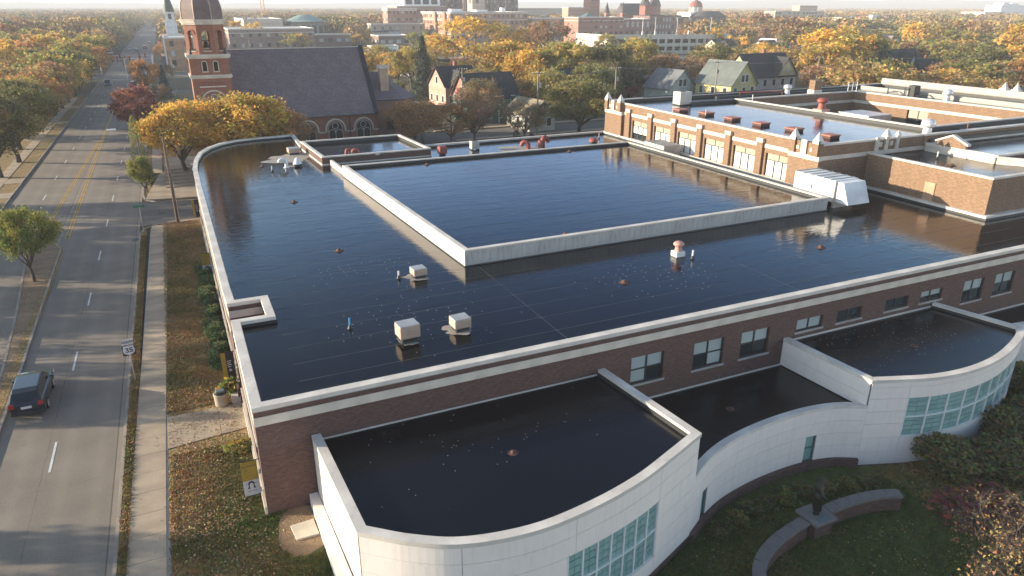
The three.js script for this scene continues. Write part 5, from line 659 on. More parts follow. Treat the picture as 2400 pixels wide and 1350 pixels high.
// ------------------------------------------------------------------ the town beyond: large buildings
const winShapes = {}, homes = [];
function winGeo(w, h) { const k = w + ',' + h; return winShapes[k] ??= uvm(new THREE.BoxGeometry(w, h, .12)); }
const glassTown = phys([.035, .04, .048], .15), blindTown = n([.42, .41, .38], .5);
function cityBlock(name, label, cat, [x, z], w, d, h, mat, o = {}) {   // corner nearest the camera's left at (x, z): front runs along +x, side along -z
  const t = thing(name, label, cat, [x, 0, z], o.group), y0 = o.y0 ?? -.2;
  part(t, 'wall', box(x, x + w, y0, h, z - d, z), mat); part(t, 'roof', [box(x - .15, x + w + .15, h + .002, h + .5, z - d - .15, z - d + .35), box(x - .15, x + w + .15, h + .002, h + .5, z - .35, z + .15), box(x - .15, x + .35, h + .002, h + .49, z - d + .35, z - .35), box(x + w - .35, x + w + .15, h + .002, h + .49, z - d + .35, z - .35), box(x + .35, x + w - .35, h + .002, h + .12, z - d + .35, z - .35)], o.roof ?? M.coping);
  const ww = o.ww ?? 1.4, wh = o.wh ?? 1.9, fl = o.floors ?? 3, g = winGeo(ww, wh), fh = (h - (o.base ?? 1)) / fl, rr = rng(Math.round(x * 7 + z));
  const rows = (L, place) => { const c = Math.max(1, Math.floor(L / (o.pitch ?? 3.4))); for (let f = 0; f < fl; f++) for (let i = 0; i < c; i++) { if (o.skip && rr() < o.skip) continue; place((i + .5) * L / c, (o.base ?? 1) + fh * (f + .5), rr() < (o.blinds ?? .3) ? blindTown : glassTown); } };
  if (o.front !== false) rows(w, (s, y, m) => put(t, 'window', g, m, x + s, y, z + .0)); if (o.side !== false) rows(d, (s, y, m) => put(t, 'window', g, m, x, y, z - s, Math.PI / 2));
  if (h > 8) homes.push([Math.hypot(x + w / 2, z), Math.atan2(x + w / 2, -z), w / 2 * Math.cos(Math.atan2(x, -z)) + 3, 150]);
  for (const [a, b] of o.bands ?? []) part(t, 'stone_band', [box(x - .12, x + w + .12, a, b, z - .02, z + .12), box(x - .12, x + .02, a, b, z - d - .12, z - .02)], M.stone);
  return t;
}
const hosp = brickMat([.38, .20, .13], [.30, .15, .1], [.4, .3, .24], 31), brown = brickMat([.20, .125, .1], [.16, .1, .08], [.3, .25, .2], 33), pinkB = n([.42, .27, .2], .9), redB = n([.25, .1, .075], .9), slateDark = n([.075, .065, .065], .8), greenR = n([.13, .25, .2], .7), cream = n([.52, .45, .36], .85), tan = n([.36, .30, .23], .9), whiteP = n([.72, .71, .69], .7);
{
  const a = cityBlock('hospital_wing', 'tall pinkish brick hospital wing with a sunlit side and rows of windows', 'hospital', [172, -469], 56, 62, 17.9, hosp, { floors: 4, bands: [[17.2, 17.8], [13.2, 13.6], [4.6, 5.0]], pitch: 3.2 }); part(a, 'bay', [box(170.6, 172, 0, 18.3, -481, -476), box(170.6, 172, 0, 18.3, -499, -495)], hosp); part(a, 'roof_plant', [box(176, 184, 18.4, 20.2, -484, -478), box(195, 203, 18.4, 19.6, -490, -480), box(212, 215, 18.4, 21, -480, -477)], whiteP);
  cityBlock('hospital_wing', 'slim pinkish brick corner tower left of the hospital wing', 'hospital', [149, -536], 22, 14, 20.2, hosp, { floors: 4, bands: [[19, 19.7]], pitch: 3 });
  const c = cityBlock('office_block', 'brown and cream office block left of the hospital, white rooftop plant', 'office building', [168, -576], 40, 29, 21.7, n([.30, .2, .155], .9), { floors: 3, pitch: 6.5, ww: 2.2, wh: 2.2, side: false }); part(c, 'side_cladding', box(167.8, 167.99, 0, 21.7, -605, -576), pinkB); const pl = part(c, 'plant_room', box(176, 206, 22.3, 29, -602, -584), whiteP); for (let i = 0; i < 4; i++) part(pl, 'plant_louvre', box(177.5 + i * 7, 182.5 + i * 7, 23.3, 28.2, -583.99, -583.8), M.dark);
  const T = cityBlock('hospital_tower', 'highest dark brick hospital tower rising out of the frame', 'hospital', [231, -597], 50, 18, 50, n([.20, .135, .12], .9), { floors: 13, pitch: 3.3, ww: 1.3, wh: 2, blinds: .45 }); part(T, 'pier', Array.from({ length: 5 }, (_, i) => box(232 + i * 11, 233.6 + i * 11, 0, 51, -597, -595.6)), n([.18, .12, .11], .9));
  cityBlock('hospital_tower', 'brick hospital tower with a sunlit narrow side, left of the highest one', 'hospital', [204, -611], 34, 14, 44, n([.24, .15, .125], .9), { floors: 11, pitch: 3.3, ww: 1.3, wh: 2, blinds: .4 });
  const gt = thing('turret_pavilion', 'small pale pavilion with a green roof in front of the hospital tower', 'pavilion', [214, 17, -520]); part(gt, 'wall', box(212, 222, 0, 29, -540, -530), n([.4, .33, .27], .9)); { const r = new THREE.CylinderGeometry(4, 8.5, 3.5, 4); r.rotateY(Math.PI / 4); r.translate(217, 31, -535); part(gt, 'roof', r, greenR); } part(gt, 'window', [box(211.9, 212.1, 24, 27.5, -537, -535.5), box(211.9, 212.1, 24, 27.5, -534, -532.5), box(215, 217, 24, 27.5, -530.1, -529.9)], glassTown);
  const gr = cityBlock('brick_hall', 'brick building with a pyramid green copper roof behind the bare tree', 'building', [261, -450], 14, 13, 13, redB, { floors: 3, pitch: 3 }); { const r = new THREE.CylinderGeometry(.2, 9.2, 4.4, 4); r.rotateY(Math.PI / 4); r.translate(268, 15.7, -456.5); part(gr, 'pyramid_roof', r, greenR); }
  cityBlock('brick_block', 'low pink brick block with white roof edge left of the green copper roof', 'building', [239, -484], 36, 31, 13.5, pinkB, { floors: 2, pitch: 5, side: false }); cityBlock('long_hall', 'long grey hall with a dark flat roof behind the brick blocks', 'building', [372, -800], 62, 40, 19, tan, { floors: 1, wh: 3, roof: slateDark, side: false });
  cityBlock('brick_school', 'brick block with a sunlit blank side and white parapet line', 'building', [233, -408], 33, 18, 15.2, n([.31, .16, .12], .9), { floors: 4, pitch: 3.6, ww: 1.5, wh: 1.5, skip: .25, side: false, bands: [[13.4, 13.7]] });
  cityBlock('brick_school', 'recessed red brick wing right of the sunlit block, tall windows', 'building', [279, -439], 29, 24, 13.4, n([.27, .135, .11], .9), { floors: 2, pitch: 4, ww: 1.8, wh: 3.6, blinds: .6 }); cityBlock('convent_wing', 'dark red brick wing with tall sash windows, left of the domed building', 'building', [321, -459], 28, 21, 15.2, n([.21, .12, .105], .9), { floors: 3, pitch: 2.8, ww: 1.2, wh: 2.6, roof: slateDark, blinds: .5 });
  const G = cityBlock('convent_wing', 'dark brick wing with a hipped slate roof and dormers at the right', 'building', [388, -484], 24, 15, 13.4, n([.19, .11, .1], .9), { floors: 3, pitch: 2.8, ww: 1.2, wh: 2.6, roof: slateDark, blinds: .4 }); { const r = new THREE.CylinderGeometry(.55, 1.0, 1, 4); r.rotateY(Math.PI / 4); r.scale(18, 4.4, 11.5); r.translate(400, 16, -491.5); part(G, 'hipped_roof', r, slateDark); }
  cityBlock('convent_wing', 'middle dark brick wing with many sash windows below the dome', 'building', [357, -482], 29, 10, 13.8, n([.20, .115, .1], .9), { floors: 3, pitch: 2.7, ww: 1.2, wh: 2.5, roof: slateDark, blinds: .45 });
  // the twin-spired church among them
  const ch = thing('spired_church', 'red brick church with twin pointed towers and a dark central tower', 'church', [339, 0, -519]); part(ch, 'nave', box(339, 368, 0, 15, -534, -519), redB); { const s = new THREE.Shape([[-1, 15], [16, 15], [7.5, 24]].map(([a, b]) => new THREE.Vector2(a, b))), g = new THREE.ExtrudeGeometry(s, { depth: 29, bevelEnabled: false }); g.deleteAttribute('uv'); g.rotateY(Math.PI / 2); g.translate(339, 0, -519); part(ch, 'roof', uvm(g), slateDark); }
  const tower = (x, z, w, h, sp) => { part(ch, 'tower', box(x, x + w, 0, h, z - w, z), n([.33, .15, .11], .9)); const r = new THREE.CylinderGeometry(.1, w * .78, sp, 4); r.rotateY(Math.PI / 4); r.translate(x + w / 2, h + sp / 2, z - w / 2); part(ch, 'spire', r, slateDark); for (let i = 0; i < 2; i++) part(ch, 'belfry_opening', box(x + w * (.2 + .4 * i), x + w * (.4 + .4 * i), h - 4, h - 1.2, z - .02, z + .1), glassTown); };
  tower(352, -512, 6, 22.5, 9); tower(361, -512, 7, 22, 13); tower(330, -560, 10, 30, 14); tower(322, -520, 3.2, 17, 8); tower(332, -512, 3.2, 17, 8);
  const dm = thing('domed_building', 'pale building with a red copper dome on a colonnaded drum', 'domed building', [445, 0, -560]); part(dm, 'wall', box(432, 462, 0, 17, -575, -555), whiteP); part(dm, 'drum', cyl(5, 5, 441, 17, 21.5, -560, 16), whiteP); for (let i = 0; i < 10; i++) { const a = i / 10 * 6.283; part(dm, 'column', cyl(.4, .4, 441 + 5.6 * Math.cos(a), 17, 21.5, -560 + 5.6 * Math.sin(a), 6), cream); } part(dm, 'dome', lathe([[5.9, 21.5], [5.8, 22.3], [5, 24.5], [3, 26.3], [1, 27], [.5, 29], [0, 29.2]], 441, 0, -560), redB);
  const gb = thing('garden_chimney', 'tall square brick stair tower behind the brick blocks', 'tower', [300, 0, -540]); part(gb, 'shaft', box(296, 310, 0, 20.5, -545, -535), pinkB); part(gb, 'cap', box(295.5, 310.5, 20.502, 21.2, -545.5, -534.5), M.coping);
  const tw = thing('roof_tower', 'low brick belvedere with a pyramid roof above the dark wing', 'tower', [345, 0, -500]); part(tw, 'wall', box(343, 351, 10, 22.5, -505, -497), redB); { const r = new THREE.CylinderGeometry(.5, 6.6, 2.4, 4); r.rotateY(Math.PI / 4); r.translate(347, 23.7, -501); part(tw, 'roof', r, slateDark); }
  // parking garage: decks with real openings
  const pg = thing('parking_garage', 'long pale concrete parking garage with two rows of dark openings', 'parking garage', [201, 0, -311]); const A = [196, -312], Bq = [258, -298], GL = len(A, Bq), op = []; for (let f = 0; f < 2; f++) for (let i = 0; i < 15; i++) op.push({ s0: 1 + i * 4.1, s1: 4.0 + i * 4.1, y0: 1.5 + f * 3.5, y1: 3.4 + f * 3.5 });
  part(pg, 'wall', wall(A, Bq, -.2, 9, op, .6), n([.50, .46, .38], .85)); part(pg, 'side_wall', wall([196, -345], A, -.2, 9, [], .6), n([.50, .46, .38], .85)); for (const y of [1.2, 4.7, 8.0]) part(pg, 'deck', inWall(box(.3, GL - .3, y - .3, y, -30, -.62), A, Bq), M.greyConc); part(pg, 'back_wall', inWall(box(0, GL, 0, 8, -31, -30.2), A, Bq), M.dark);
  for (let i = 0; i < 5; i++) { const q = thing('lamp_post', 'white lamp post on the parking garage roof', 'lamp post', [0, 0, 0], 'lamp posts on the parking garage roof'), s = 22 + i * 9.3, p = V(s, 8.0, -14 - (i % 2) * 6).applyMatrix4(wallM(A, Bq)); part(q, 'post', cyl(.14, .1, p.x, 8, 16.5, p.z, 8), whiteP); part(q, 'lamp_arm', box(p.x - .9, p.x + .9, 16.5, 16.65, p.z - .15, p.z + .15), M.metalGrey); part(q, 'foot', cyl(.4, .35, p.x, 8, 10, p.z, 8), whiteP); }
  homes.push([Math.hypot(228, 304), Math.atan2(228, 304), 27, 60]);
  const sl = cityBlock('slab_block', 'long tan slab apartment block with a boxy rooftop plant room', 'apartment block', [553, -578], 64, 16, 16.9, tan, { floors: 5, pitch: 4, ww: 2.2, wh: 1.4, side: false }); part(sl, 'plant_room', box(588, 612, 17.5, 22.5, -592, -582), n([.45, .33, .24], .9));
  const ap = cityBlock('apartment_block', 'brick and white balconied apartment block beyond the large golden tree', 'apartment block', [558, -501], 48, 20, 12, n([.40, .2, .14], .9), { floors: 4, pitch: 4.5, ww: 1.8, wh: 1.4 }); for (const s of [6, 22, 34]) for (let f = 0; f < 4; f++) part(ap, 'balcony', box(556.6, 557.98, .8 + f * 3, 1.9 + f * 3, -501 - s * .55 - 3, -501 - s * .55), whiteP); part(ap, 'stair_tower', box(592, 598, 0, 14.5, -500.9, -497), whiteP);
  const wf = cityBlock('white_plant', 'white stepped industrial building on the skyline at the far right', 'industrial building', [900, -597], 90, 30, 15, whiteP, { floors: 1, side: false, wh: 3, ww: 4, pitch: 12 }); part(wf, 'upper_storey', [box(936, 985, 15.5, 23, -622, -602), box(945, 956, 23.002, 26, -618, -606), box(962, 975, 23.002, 25, -618, -606)], whiteP);
  // left of the frame centre: low school-like buildings behind the church
  const L = cityBlock('low_hall', 'pale flat-roofed hall with a sunlit blank side behind the church tower', 'building', [44, -468], 22, 60, 14.6, cream, { floors: 1, wh: 5, ww: 1.2, pitch: 2.2, side: false }); const L2 = cityBlock('low_hall', 'long brown flat-roofed building behind the church roof', 'building', [30, -402], 42, 40, 11.0, n([.24, .17, .14], .9), { floors: 2, pitch: 4, side: false, bands: [[9.2, 9.6]] });
  const gp = thing('green_roof_hall', 'square grey building with a shallow green pyramid roof', 'building', [78, 0, -480]); part(gp, 'wall', box(72, 92, 0, 13, -495, -478), n([.3, .32, .3], .8)); { const r = new THREE.CylinderGeometry(4, 16, 4, 4); r.rotateY(Math.PI / 4); r.translate(82, 15, -486); part(gp, 'roof', r, n([.24, .33, .3], .7)); } part(gp, 'window', Array.from({ length: 5 }, (_, i) => box(73.5 + i * 3.8, 76 + i * 3.8, 4, 11, -478.02, -477.9)), glassTown);
  cityBlock('low_shop', 'low brown shop with a pale fascia beyond the parking lot', 'shop', [107, -406], 18, 17, 6.6, brown, { floors: 1, pitch: 4, ww: 2.5 }); cityBlock('low_shop', 'grey flat-roofed shop in front of the brown office block', 'shop', [128, -504], 38, 10, 10.5, tan, { floors: 2, pitch: 5, side: false }); cityBlock('low_shop', 'brown brick shop left of the low shop with the pale fascia', 'shop', [60, -440], 40, 14, 6.5, brown, { floors: 1, pitch: 4.5, ww: 2.6, side: false });
  const wl = cityBlock('white_store', 'low white shop with a grey flat roof and dark mansard edge', 'shop', [72, -228], 20, 42, 5.6, whiteP, { floors: 1, base: .4, pitch: 6, ww: 1, wh: 1.6, roof: n([.42, .45, .47], .7) }); part(wl, 'mansard', [box(71.7, 92.3, 4.1, 6.15, -227.99, -227.4), box(71.4, 71.69, 4.1, 6.15, -270, -227.4)], slateDark);
  cityBlock('white_kiosk', 'small white flat-roofed store just above the church ridge', 'shop', [81, -320], 12, 7, 5.6, whiteP, { floors: 1, side: false, pitch: 4 });
  const rr = rng(91), spots = []; for (let i = 0; i < 20; i++) { const x = 84 + rr() * 70, z = -470 - rr() * 190; if (!(x > 155 && z > -620)) spots.push([x, z]); }
  spots.sort((a, b) => a[0] / -a[1] - b[0] / -b[1]).forEach(([x, z], i) => { const c = Math.floor(rr() * 5); cityBlock('town_building', `low ${['white', 'tan', 'cream', 'brown', 'grey'][c]} town building beyond the parking lot, ${ORD[i]} from the left`, 'building', [x, z], 8 + rr() * 12, 8 + rr() * 6, 3.5 + rr() * 3.5, [whiteP, tan, cream, brown, n([.4, .42, .44], .8)][c], { floors: 1, pitch: 3.5, group: 'low town buildings behind the church', roof: rr() < .5 ? slateDark : whiteP }); });
  // the white steeple and the brick hall down the street
  const st = thing('white_steeple', 'white church steeple with a dark green spire left of the bell tower', 'church steeple', [4, 0, -395]); part(st, 'body', box(-1, 9, 0, 9, -420, -398), n([.36, .2, .15], .9)); part(st, 'tower', box(2, 7, 9, 15.5, -402, -397), whiteP); part(st, 'belfry', [box(2.5, 6.5, 15.502, 19.5, -401.5, -397.5), box(1.8, 7.2, 15.2, 15.5, -402.2, -396.8)], whiteP); part(st, 'belfry_opening', [box(3.8, 5.2, 16.2, 18.6, -397.52, -397.4), box(2.4, 2.52, 16.2, 18.6, -400.4, -399)], glassTown); { const r = new THREE.CylinderGeometry(.05, 2.5, 11, 8); r.translate(4.5, 25, -399.5); part(st, 'spire', r, n([.05, .075, .06], .7)); }
  const bh = cityBlock('brick_store', 'orange brick building with white corner strips just left of the bell tower', 'building', [0, -300], 10, 22, 11, n([.42, .24, .14], .9), { floors: 3, pitch: 3.4, ww: 1.3 }); part(bh, 'corner_strip', [box(-.15, .3, 0, 11.4, -300.2, -299.9), box(9.8, 10.15, 0, 11.4, -300.2, -299.9)], whiteP);
  const wr = cityBlock('white_store', 'low white roofed store with a red sign down the street', 'shop', [1, -560], 14, 12, 5, whiteP, { floors: 1 }); part(wr, 'sign', box(2, 12, 3, 4.4, -559.9, -559.6), n([.45, .03, .03], .6)); cityBlock('low_shop', 'blue fronted shop by the traffic lights', 'shop', [-1.5, -316], 16, 8, 4.2, n([.08, .13, .25], .7), { floors: 1, side: false });
  // a tower crane far off
  const cr = thing('crane', 'orange lattice crane mast rising beyond the town', 'crane', [98, 0, -840]); const g = []; for (const [a, b] of [[0, 0], [3, 0], [0, 3], [3, 3]]) g.push(rod(V(98 + a, 0, -840 + b), V(98 + a, 75, -840 + b), .22, 4)); for (let i = 0; i < 18; i++) g.push(rod(V(98, i * 4, -837), V(101, i * 4 + 4, -837), .14, 4), rod(V(98, i * 4, -840), V(98, i * 4 + 4, -837), .14, 4)); part(cr, 'mast', g, n([.5, .2, .06], .6)); part(cr, 'foot', box(95, 104, 0, 1.5, -843, -834), M.greyConc);
}
// ------------------------------------------------------------------ houses
function house(label, [x, z], ry, w, d, hw, hr, wm, rm, o = {}) {   // local: front +z, ridge along x unless o.ridge is 'z'; base at its middle
  const t = thing('house', label, 'house', [0, 0, 0]), L = { local: true }, al = o.ridge !== 'z', hx = w / 2, hz = d / 2, ov = .45;
  part(t, 'wall', box(-hx, hx, -.2, hw, -hz, hz), wm, L);
  const gable = (sx, sz, W, D, y0, y1, along, name = 'roof') => {   // a pitched roof with overhang, and its gable ends
    const s = new THREE.Shape([[-1, 0], [1, 0], [0, 1]].map(([a, b]) => new THREE.Vector2(a * D / 2, y0 + b * (y1 - y0)))), g = new THREE.ExtrudeGeometry(s, { depth: W - .02, bevelEnabled: false }); g.deleteAttribute('uv'); g.translate(0, 0, -W / 2 + .01); if (along) g.rotateY(Math.PI / 2); g.translate(sx, 0, sz); part(t, 'gable', uvm(g), o.gableMat ?? wm, L);
    const sl = Math.hypot(D / 2 + ov, (y1 - y0) * (1 + 2 * ov / D)), r = []; for (const k of [-1, 1]) { const b = new THREE.BoxGeometry(W + 2 * ov, .14, sl); uvm(b); b.rotateX(k * Math.atan2(y1 - y0, D / 2)); b.translate(0, y0 + (y1 - y0) / 2 - (y1 - y0) * ov / D + .1, k * (D / 4 + ov / 2)); if (!along) b.rotateY(Math.PI / 2); b.translate(sx, 0, sz); r.push(b); } part(t, name, r, rm, L);
  };
  gable(0, 0, al ? w : d, al ? d : w, hw, hr, al);
  if (o.cross) gable(o.cross[0], hz - (o.cross[1] / 2) + .6, o.cross[1], o.cross[2], hw, hr - .7, false, 'cross_roof');
  if (o.porch) { const [px, pw, pd] = o.porch; part(t, 'porch_roof', box(px - pw / 2, px + pw / 2, 2.5, 2.68, hz, hz + pd), rm, L); for (const k of [-1, 1]) part(t, 'porch_post', box(px + k * (pw / 2 - .15) - .07, px + k * (pw / 2 - .15) + .07, 0, 2.5, hz + pd - .25, hz + pd - .11), whiteP, L); }
  if (o.chimney) part(t, 'chimney', box(o.chimney[0] - .4, o.chimney[0] + .4, hw, hr + 1, o.chimney[1] - .4, o.chimney[1] + .4), redB, L);
  const fg = winGeo(.95, 1.5), wn = (a, b, c, r) => { const m = new THREE.Mesh(fg, glassTown); m.name = 'window'; m.position.set(a, b, c); m.rotation.y = r; m.castShadow = true; t.add(m); bases.set(m, V(0, 0, 0)); const f = new THREE.Mesh(winGeo(1.2, 1.75), whiteP); f.name = 'frame'; f.scale.z = .6; m.add(f); };
  for (let fl = 0; fl < (hw > 4.6 ? 2 : 1); fl++) { for (let i = 0; i < Math.floor(w / 2.6); i++) wn(-hx + (i + .5) * w / Math.floor(w / 2.6), 1.5 + fl * 2.7, hz, 0); for (let i = 0; i < Math.floor(d / 2.8); i++) wn(-hx, 1.5 + fl * 2.7, -hz + (i + .5) * d / Math.floor(d / 2.8), Math.PI / 2); }
  if (hr - hw > 2.4) { if (al) wn(-hx, hw + 1.1, 0, Math.PI / 2); else { wn(-.7, hw + 1.1, hz, 0); wn(.7, hw + 1.1, hz, 0); } }
  t.position.set(x, 0, z); t.rotation.y = ry; if (x > 112) homes.push([Math.hypot(x, z), Math.atan2(x, -z), (w + d) / 3]); return t;
}
const sid = (c) => n(c, .8);
house('yellow house with a green-grey shingle roof beyond the taller school block', [116, -134], .2, 9, 10, 5.8, 10.4, sid([.50, .42, .19]), n([.13, .15, .14], .85), { ridge: 'z', porch: [-2, 3, 1.6] });
house('cream house with two gables and a dark brown roof right of the yellow house', [137, -146], .05, 15, 10, 5.8, 10.8, sid([.52, .47, .42]), M.shingle, { cross: [3.4, 7.4, 7], porch: [-3.5, 5, 2], chimney: [1.5, -1], gableMat: sid([.52, .44, .26]) });
house('white house with a dark gable roof between yellow trees', [236, -250], .2, 11, 8, 5, 8.2, sid([.7, .7, .7]), M.shingle, { cross: [2, 6, 5.5] });
house('beige house with a dark roof at the right end of the parking garage', [240, -284], .1, 12, 9, 4.6, 7.4, sid([.5, .42, .32]), M.shingle, { cross: [-2, 5, 5] });
house('pale green bungalow half hidden by small trees', [107, -143], .15, 8.5, 8, 4.4, 8.2, sid([.40, .46, .40]), n([.15, .16, .17], .85), { ridge: 'z', porch: [0, 4, 1.6] });
house('grey house with a steep dark roof behind the dark spruce', [197, -153], .1, 12, 9, 5, 10.2, sid([.38, .41, .42]), M.shingle, { cross: [-2, 6, 5.5], chimney: [2, 0] });
house('small pale house with a steep dark gable between the spruces', [207, -152], -.1, 6.5, 8, 4, 7.2, sid([.5, .46, .42]), M.shingle, { ridge: 'z', chimney: [1, -1] });
house('tall pink house with a hipped dark roof beside the big spruce', [62, -168], .12, 9, 9, 4.6, 8.6, sid([.48, .27, .2]), M.shingle, { cross: [-1, 5, 4.6], chimney: [1.5, -2] });
house('green and red house with a large dark roof behind the bare trees', [59, -141], .05, 11, 9, 4.8, 9.2, sid([.06, .17, .13]), M.shingle, { gableMat: sid([.42, .15, .11]), porch: [2, 4, 1.5] });
house('small building with a tan gable roof and white pediment by the pole', [62.5, -127], .1, 5.5, 9, 3.0, 5.4, sid([.47, .46, .43]), n([.24, .2, .14], .9), { ridge: 'z' });
house('white garage with a rounded pale roof behind the white house', [262, -272], .3, 10, 14, 5, 7.6, sid([.7, .7, .69]), n([.62, .62, .62], .6), { ridge: 'z' });
house('white clapboard house with a wide pale roof by the golden tree', [300, -282], .1, 14, 8, 4, 6, sid([.66, .65, .62]), n([.28, .2, .16], .9));
house('long tan roofed house with dormers far right of the golden tree', [345, -283], .1, 26, 9, 4.5, 8, sid([.56, .5, .4]), n([.26, .2, .15], .9), { cross: [4, 6, 6] });
house('low long house with a tan roof in front of the dormered one', [322, -250], .1, 18, 8, 3, 4.6, sid([.58, .5, .38]), n([.28, .22, .17], .9));
house('dark green roofed house cut off by the right edge of the picture', [184, -103], .2, 10, 9, 4, 8.6, sid([.28, .3, .3]), n([.06, .085, .08], .85), { porch: [-3.4, 3, 3] });
house('white two storey house half hidden behind the olive tree', [84, -150], .15, 8, 8, 5.6, 8.6, sid([.62, .6, .55]), M.shingle, { porch: [0, 5, 2] });
house('white house with a pale gable at the far left of the wood', [166, -320], .2, 10, 8, 5, 8, sid([.66, .66, .66]), n([.3, .3, .31], .85));
{ const q = rng(301); const walls = [[.62, .61, .58], [.45, .42, .36], [.36, .38, .4], [.5, .42, .3]]; for (let i = 0; i < 15; i++) { const left = i < 4, x = left ? -34 - (i % 3) * 24 - q() * 8 : 215 + q() * 190, z = left ? -190 - i * 45 - q() * 6 : -105 - q() * 180; const h = house('house among the trees', [x, z], (left ? Math.PI / 2 : 0) + (q() - .5) * .3, 9 + q() * 3, 8 + q() * 2, 4.5 + q(), 7.8 + q() * 1.5, sid(walls[i % 4]), M.shingle, { ridge: q() < .5 ? 'x' : 'z' }); if (x > 112) homes.pop(); h.userData.label = left ? `${['white', 'tan', 'grey', 'cream'][i % 4]} house standing among the trees left of the street` : `${['white', 'tan', 'grey', 'cream'][i % 4]} house in the right-hand wood, ${Math.hypot(x, z) < 290 ? 'near' : Math.hypot(x, z) < 350 ? 'farther' : 'far off'}, ${x / -z > 1.4 ? 'right edge' : x / -z > 1 ? 'right side' : 'left side'}`; h.userData.group = left ? 'houses among the trees left of the street' : 'houses among the trees at the right'; } }
// ------------------------------------------------------------------ poles, wires, traffic lights
const poles = [];
function pole(x, z, h, arms, label) { const t = thing('utility_pole', label, 'utility pole', [x, 0, z]); part(t, 'pole', cyl(.16, .11, x, -.2, h, z, 8), n([.27, .23, .18], .9)); for (let i = 0; i < arms; i++) { part(t, 'cross_arm', box(x - 1.1, x + 1.1, h - .35 - i * .9, h - .22 - i * .9, z - .06, z + .06), M.wood); for (const k of [-1, -.5, .5, 1]) part(t, 'insulator', cyl(.05, .04, x + k, h - .22 - i * .9, h - .06 - i * .9, z, 6), M.metalWhite); } part(t, 'transformer', [cyl(.22, .22, x + .32, h - 2.6, h - 1.8, z, 10)], M.metalGrey); poles.push([x, z, h]); return t; }
pole(57, -113, 11.6, 1, 'wooden utility pole with one crossarm and a transformer before the houses'); pole(77.5, -120.6, 11.2, 1, 'utility pole with a wide crossarm left of the taller school block'); pole(108, -128, 11, 1, 'utility pole beside the yellow house'); pole(143, -133, 10.6, 1, 'utility pole behind the large golden tree'); pole(52, -136, 10.8, 1, 'utility pole in front of the pink house'); pole(70, -230, 11, 1, 'thin pole beside the low white shop'); pole(429, -339, 11.5, 2, 'pole with two crossarms far off among the trees'); pole(215, -117, 11, 1, 'utility pole among the orange trees at the right'); pole(26, -268, 12, 1, 'thin pole standing on the parking lot behind the church'); pole(1, -208, 10, 0, 'slender grey pole beside the blue spruce');
function wire(a, b, sag = .8, label) { const m = a.clone().lerp(b, .5); m.y -= sag; return tube([a, a.clone().lerp(m, .5).setY((a.y + m.y) / 2 - sag * .2), m, m.clone().lerp(b, .5).setY((b.y + m.y) / 2 - sag * .2), b], .018, 4, 20); }
{ const P = (i, k) => V(poles[i][0] + k, poles[i][2] - .1, poles[i][1]); for (const [i, j, l] of [[0, 1, 'sagging power wires between the two nearest poles'], [1, 2, 'power wires from the school block pole to the yellow house pole'], [2, 3, 'power wires crossing above the cream house'], [3, 7, 'long power wires over the orange trees at the right']]) { const t = thing('power_wire', l, 'wires', [0, 0, 0]); for (const k of [-1, .5]) part(t, 'wire', wire(P(i, k), P(j, k)), n([.3, .28, .25], .6)); } }
function signal(x, z, ax, label) { const t = thing('traffic_light', label, 'traffic light', [x, 0, z]); part(t, 'post', cyl(.12, .1, x, 0, 6.2, z, 8), M.galv); part(t, 'mast_arm', rod(V(x, 6, z), V(x + ax, 6.1, z), .06), M.galv); for (const k of [.55, 1]) { const h = part(t, 'signal_head', rbox(x + ax * k - .22, x + ax * k + .22, 5.1, 6.3, z + .05, z + .3, .04), M.dark); [[.7, [.5, .02, .015]], [0, [.12, .08, .01]], [-.35, [.02, .08, .04]]].forEach(([dy, c], i) => { const g = new THREE.CylinderGeometry(.13, .13, .03, 10); g.rotateX(Math.PI / 2); g.translate(x + ax * k, 6.1 - i * .38, z + .32); part(h, 'lens', g, std(c, .3)); }); part(t, 'back_plate', box(x + ax * k - .4, x + ax * k + .4, 6.32, 6.75, z + .1, z + .16), n([.4, .04, .03], .6)); } }
signal(-4.4, -274, -6.5, 'traffic light on a mast arm at the near right of the crossing'); signal(-21, -292, 6.5, 'traffic light at the far left of the crossing'); signal(-4.4, -292, -4, 'traffic light at the far right of the crossing'); signal(-12.6, -274, -3.4, 'traffic light on the centre island');
solo('parking_lot', [sheet([[38, -132], [110, -132], [110, -137], [38, -137]], -.112), sheet([[42, -262], [120, -340], [190, -420], [60, -400], [30, -330]], -.113), sheet([[130, -200], [196, -300], [262, -290], [260, -262], [200, -215], [160, -205]], -.115), sheet([[36, -121], [36, -105], [53, -105], [53, -121]], -.112)], M.asphalt, null, null, null, 'structure');
solo('lot_pavement', [slab([[150, -245], [246, -268], [246, -271], [150, -248]], -.1, .03), slab([[44, -118.5], [140, -118.5], [140, -120], [44, -120]], -.1, .03), slab([[44, -129.8], [140, -129.8], [140, -131.3], [44, -131.3]], -.1, .03)], M.paving, null, null, null, 'structure');
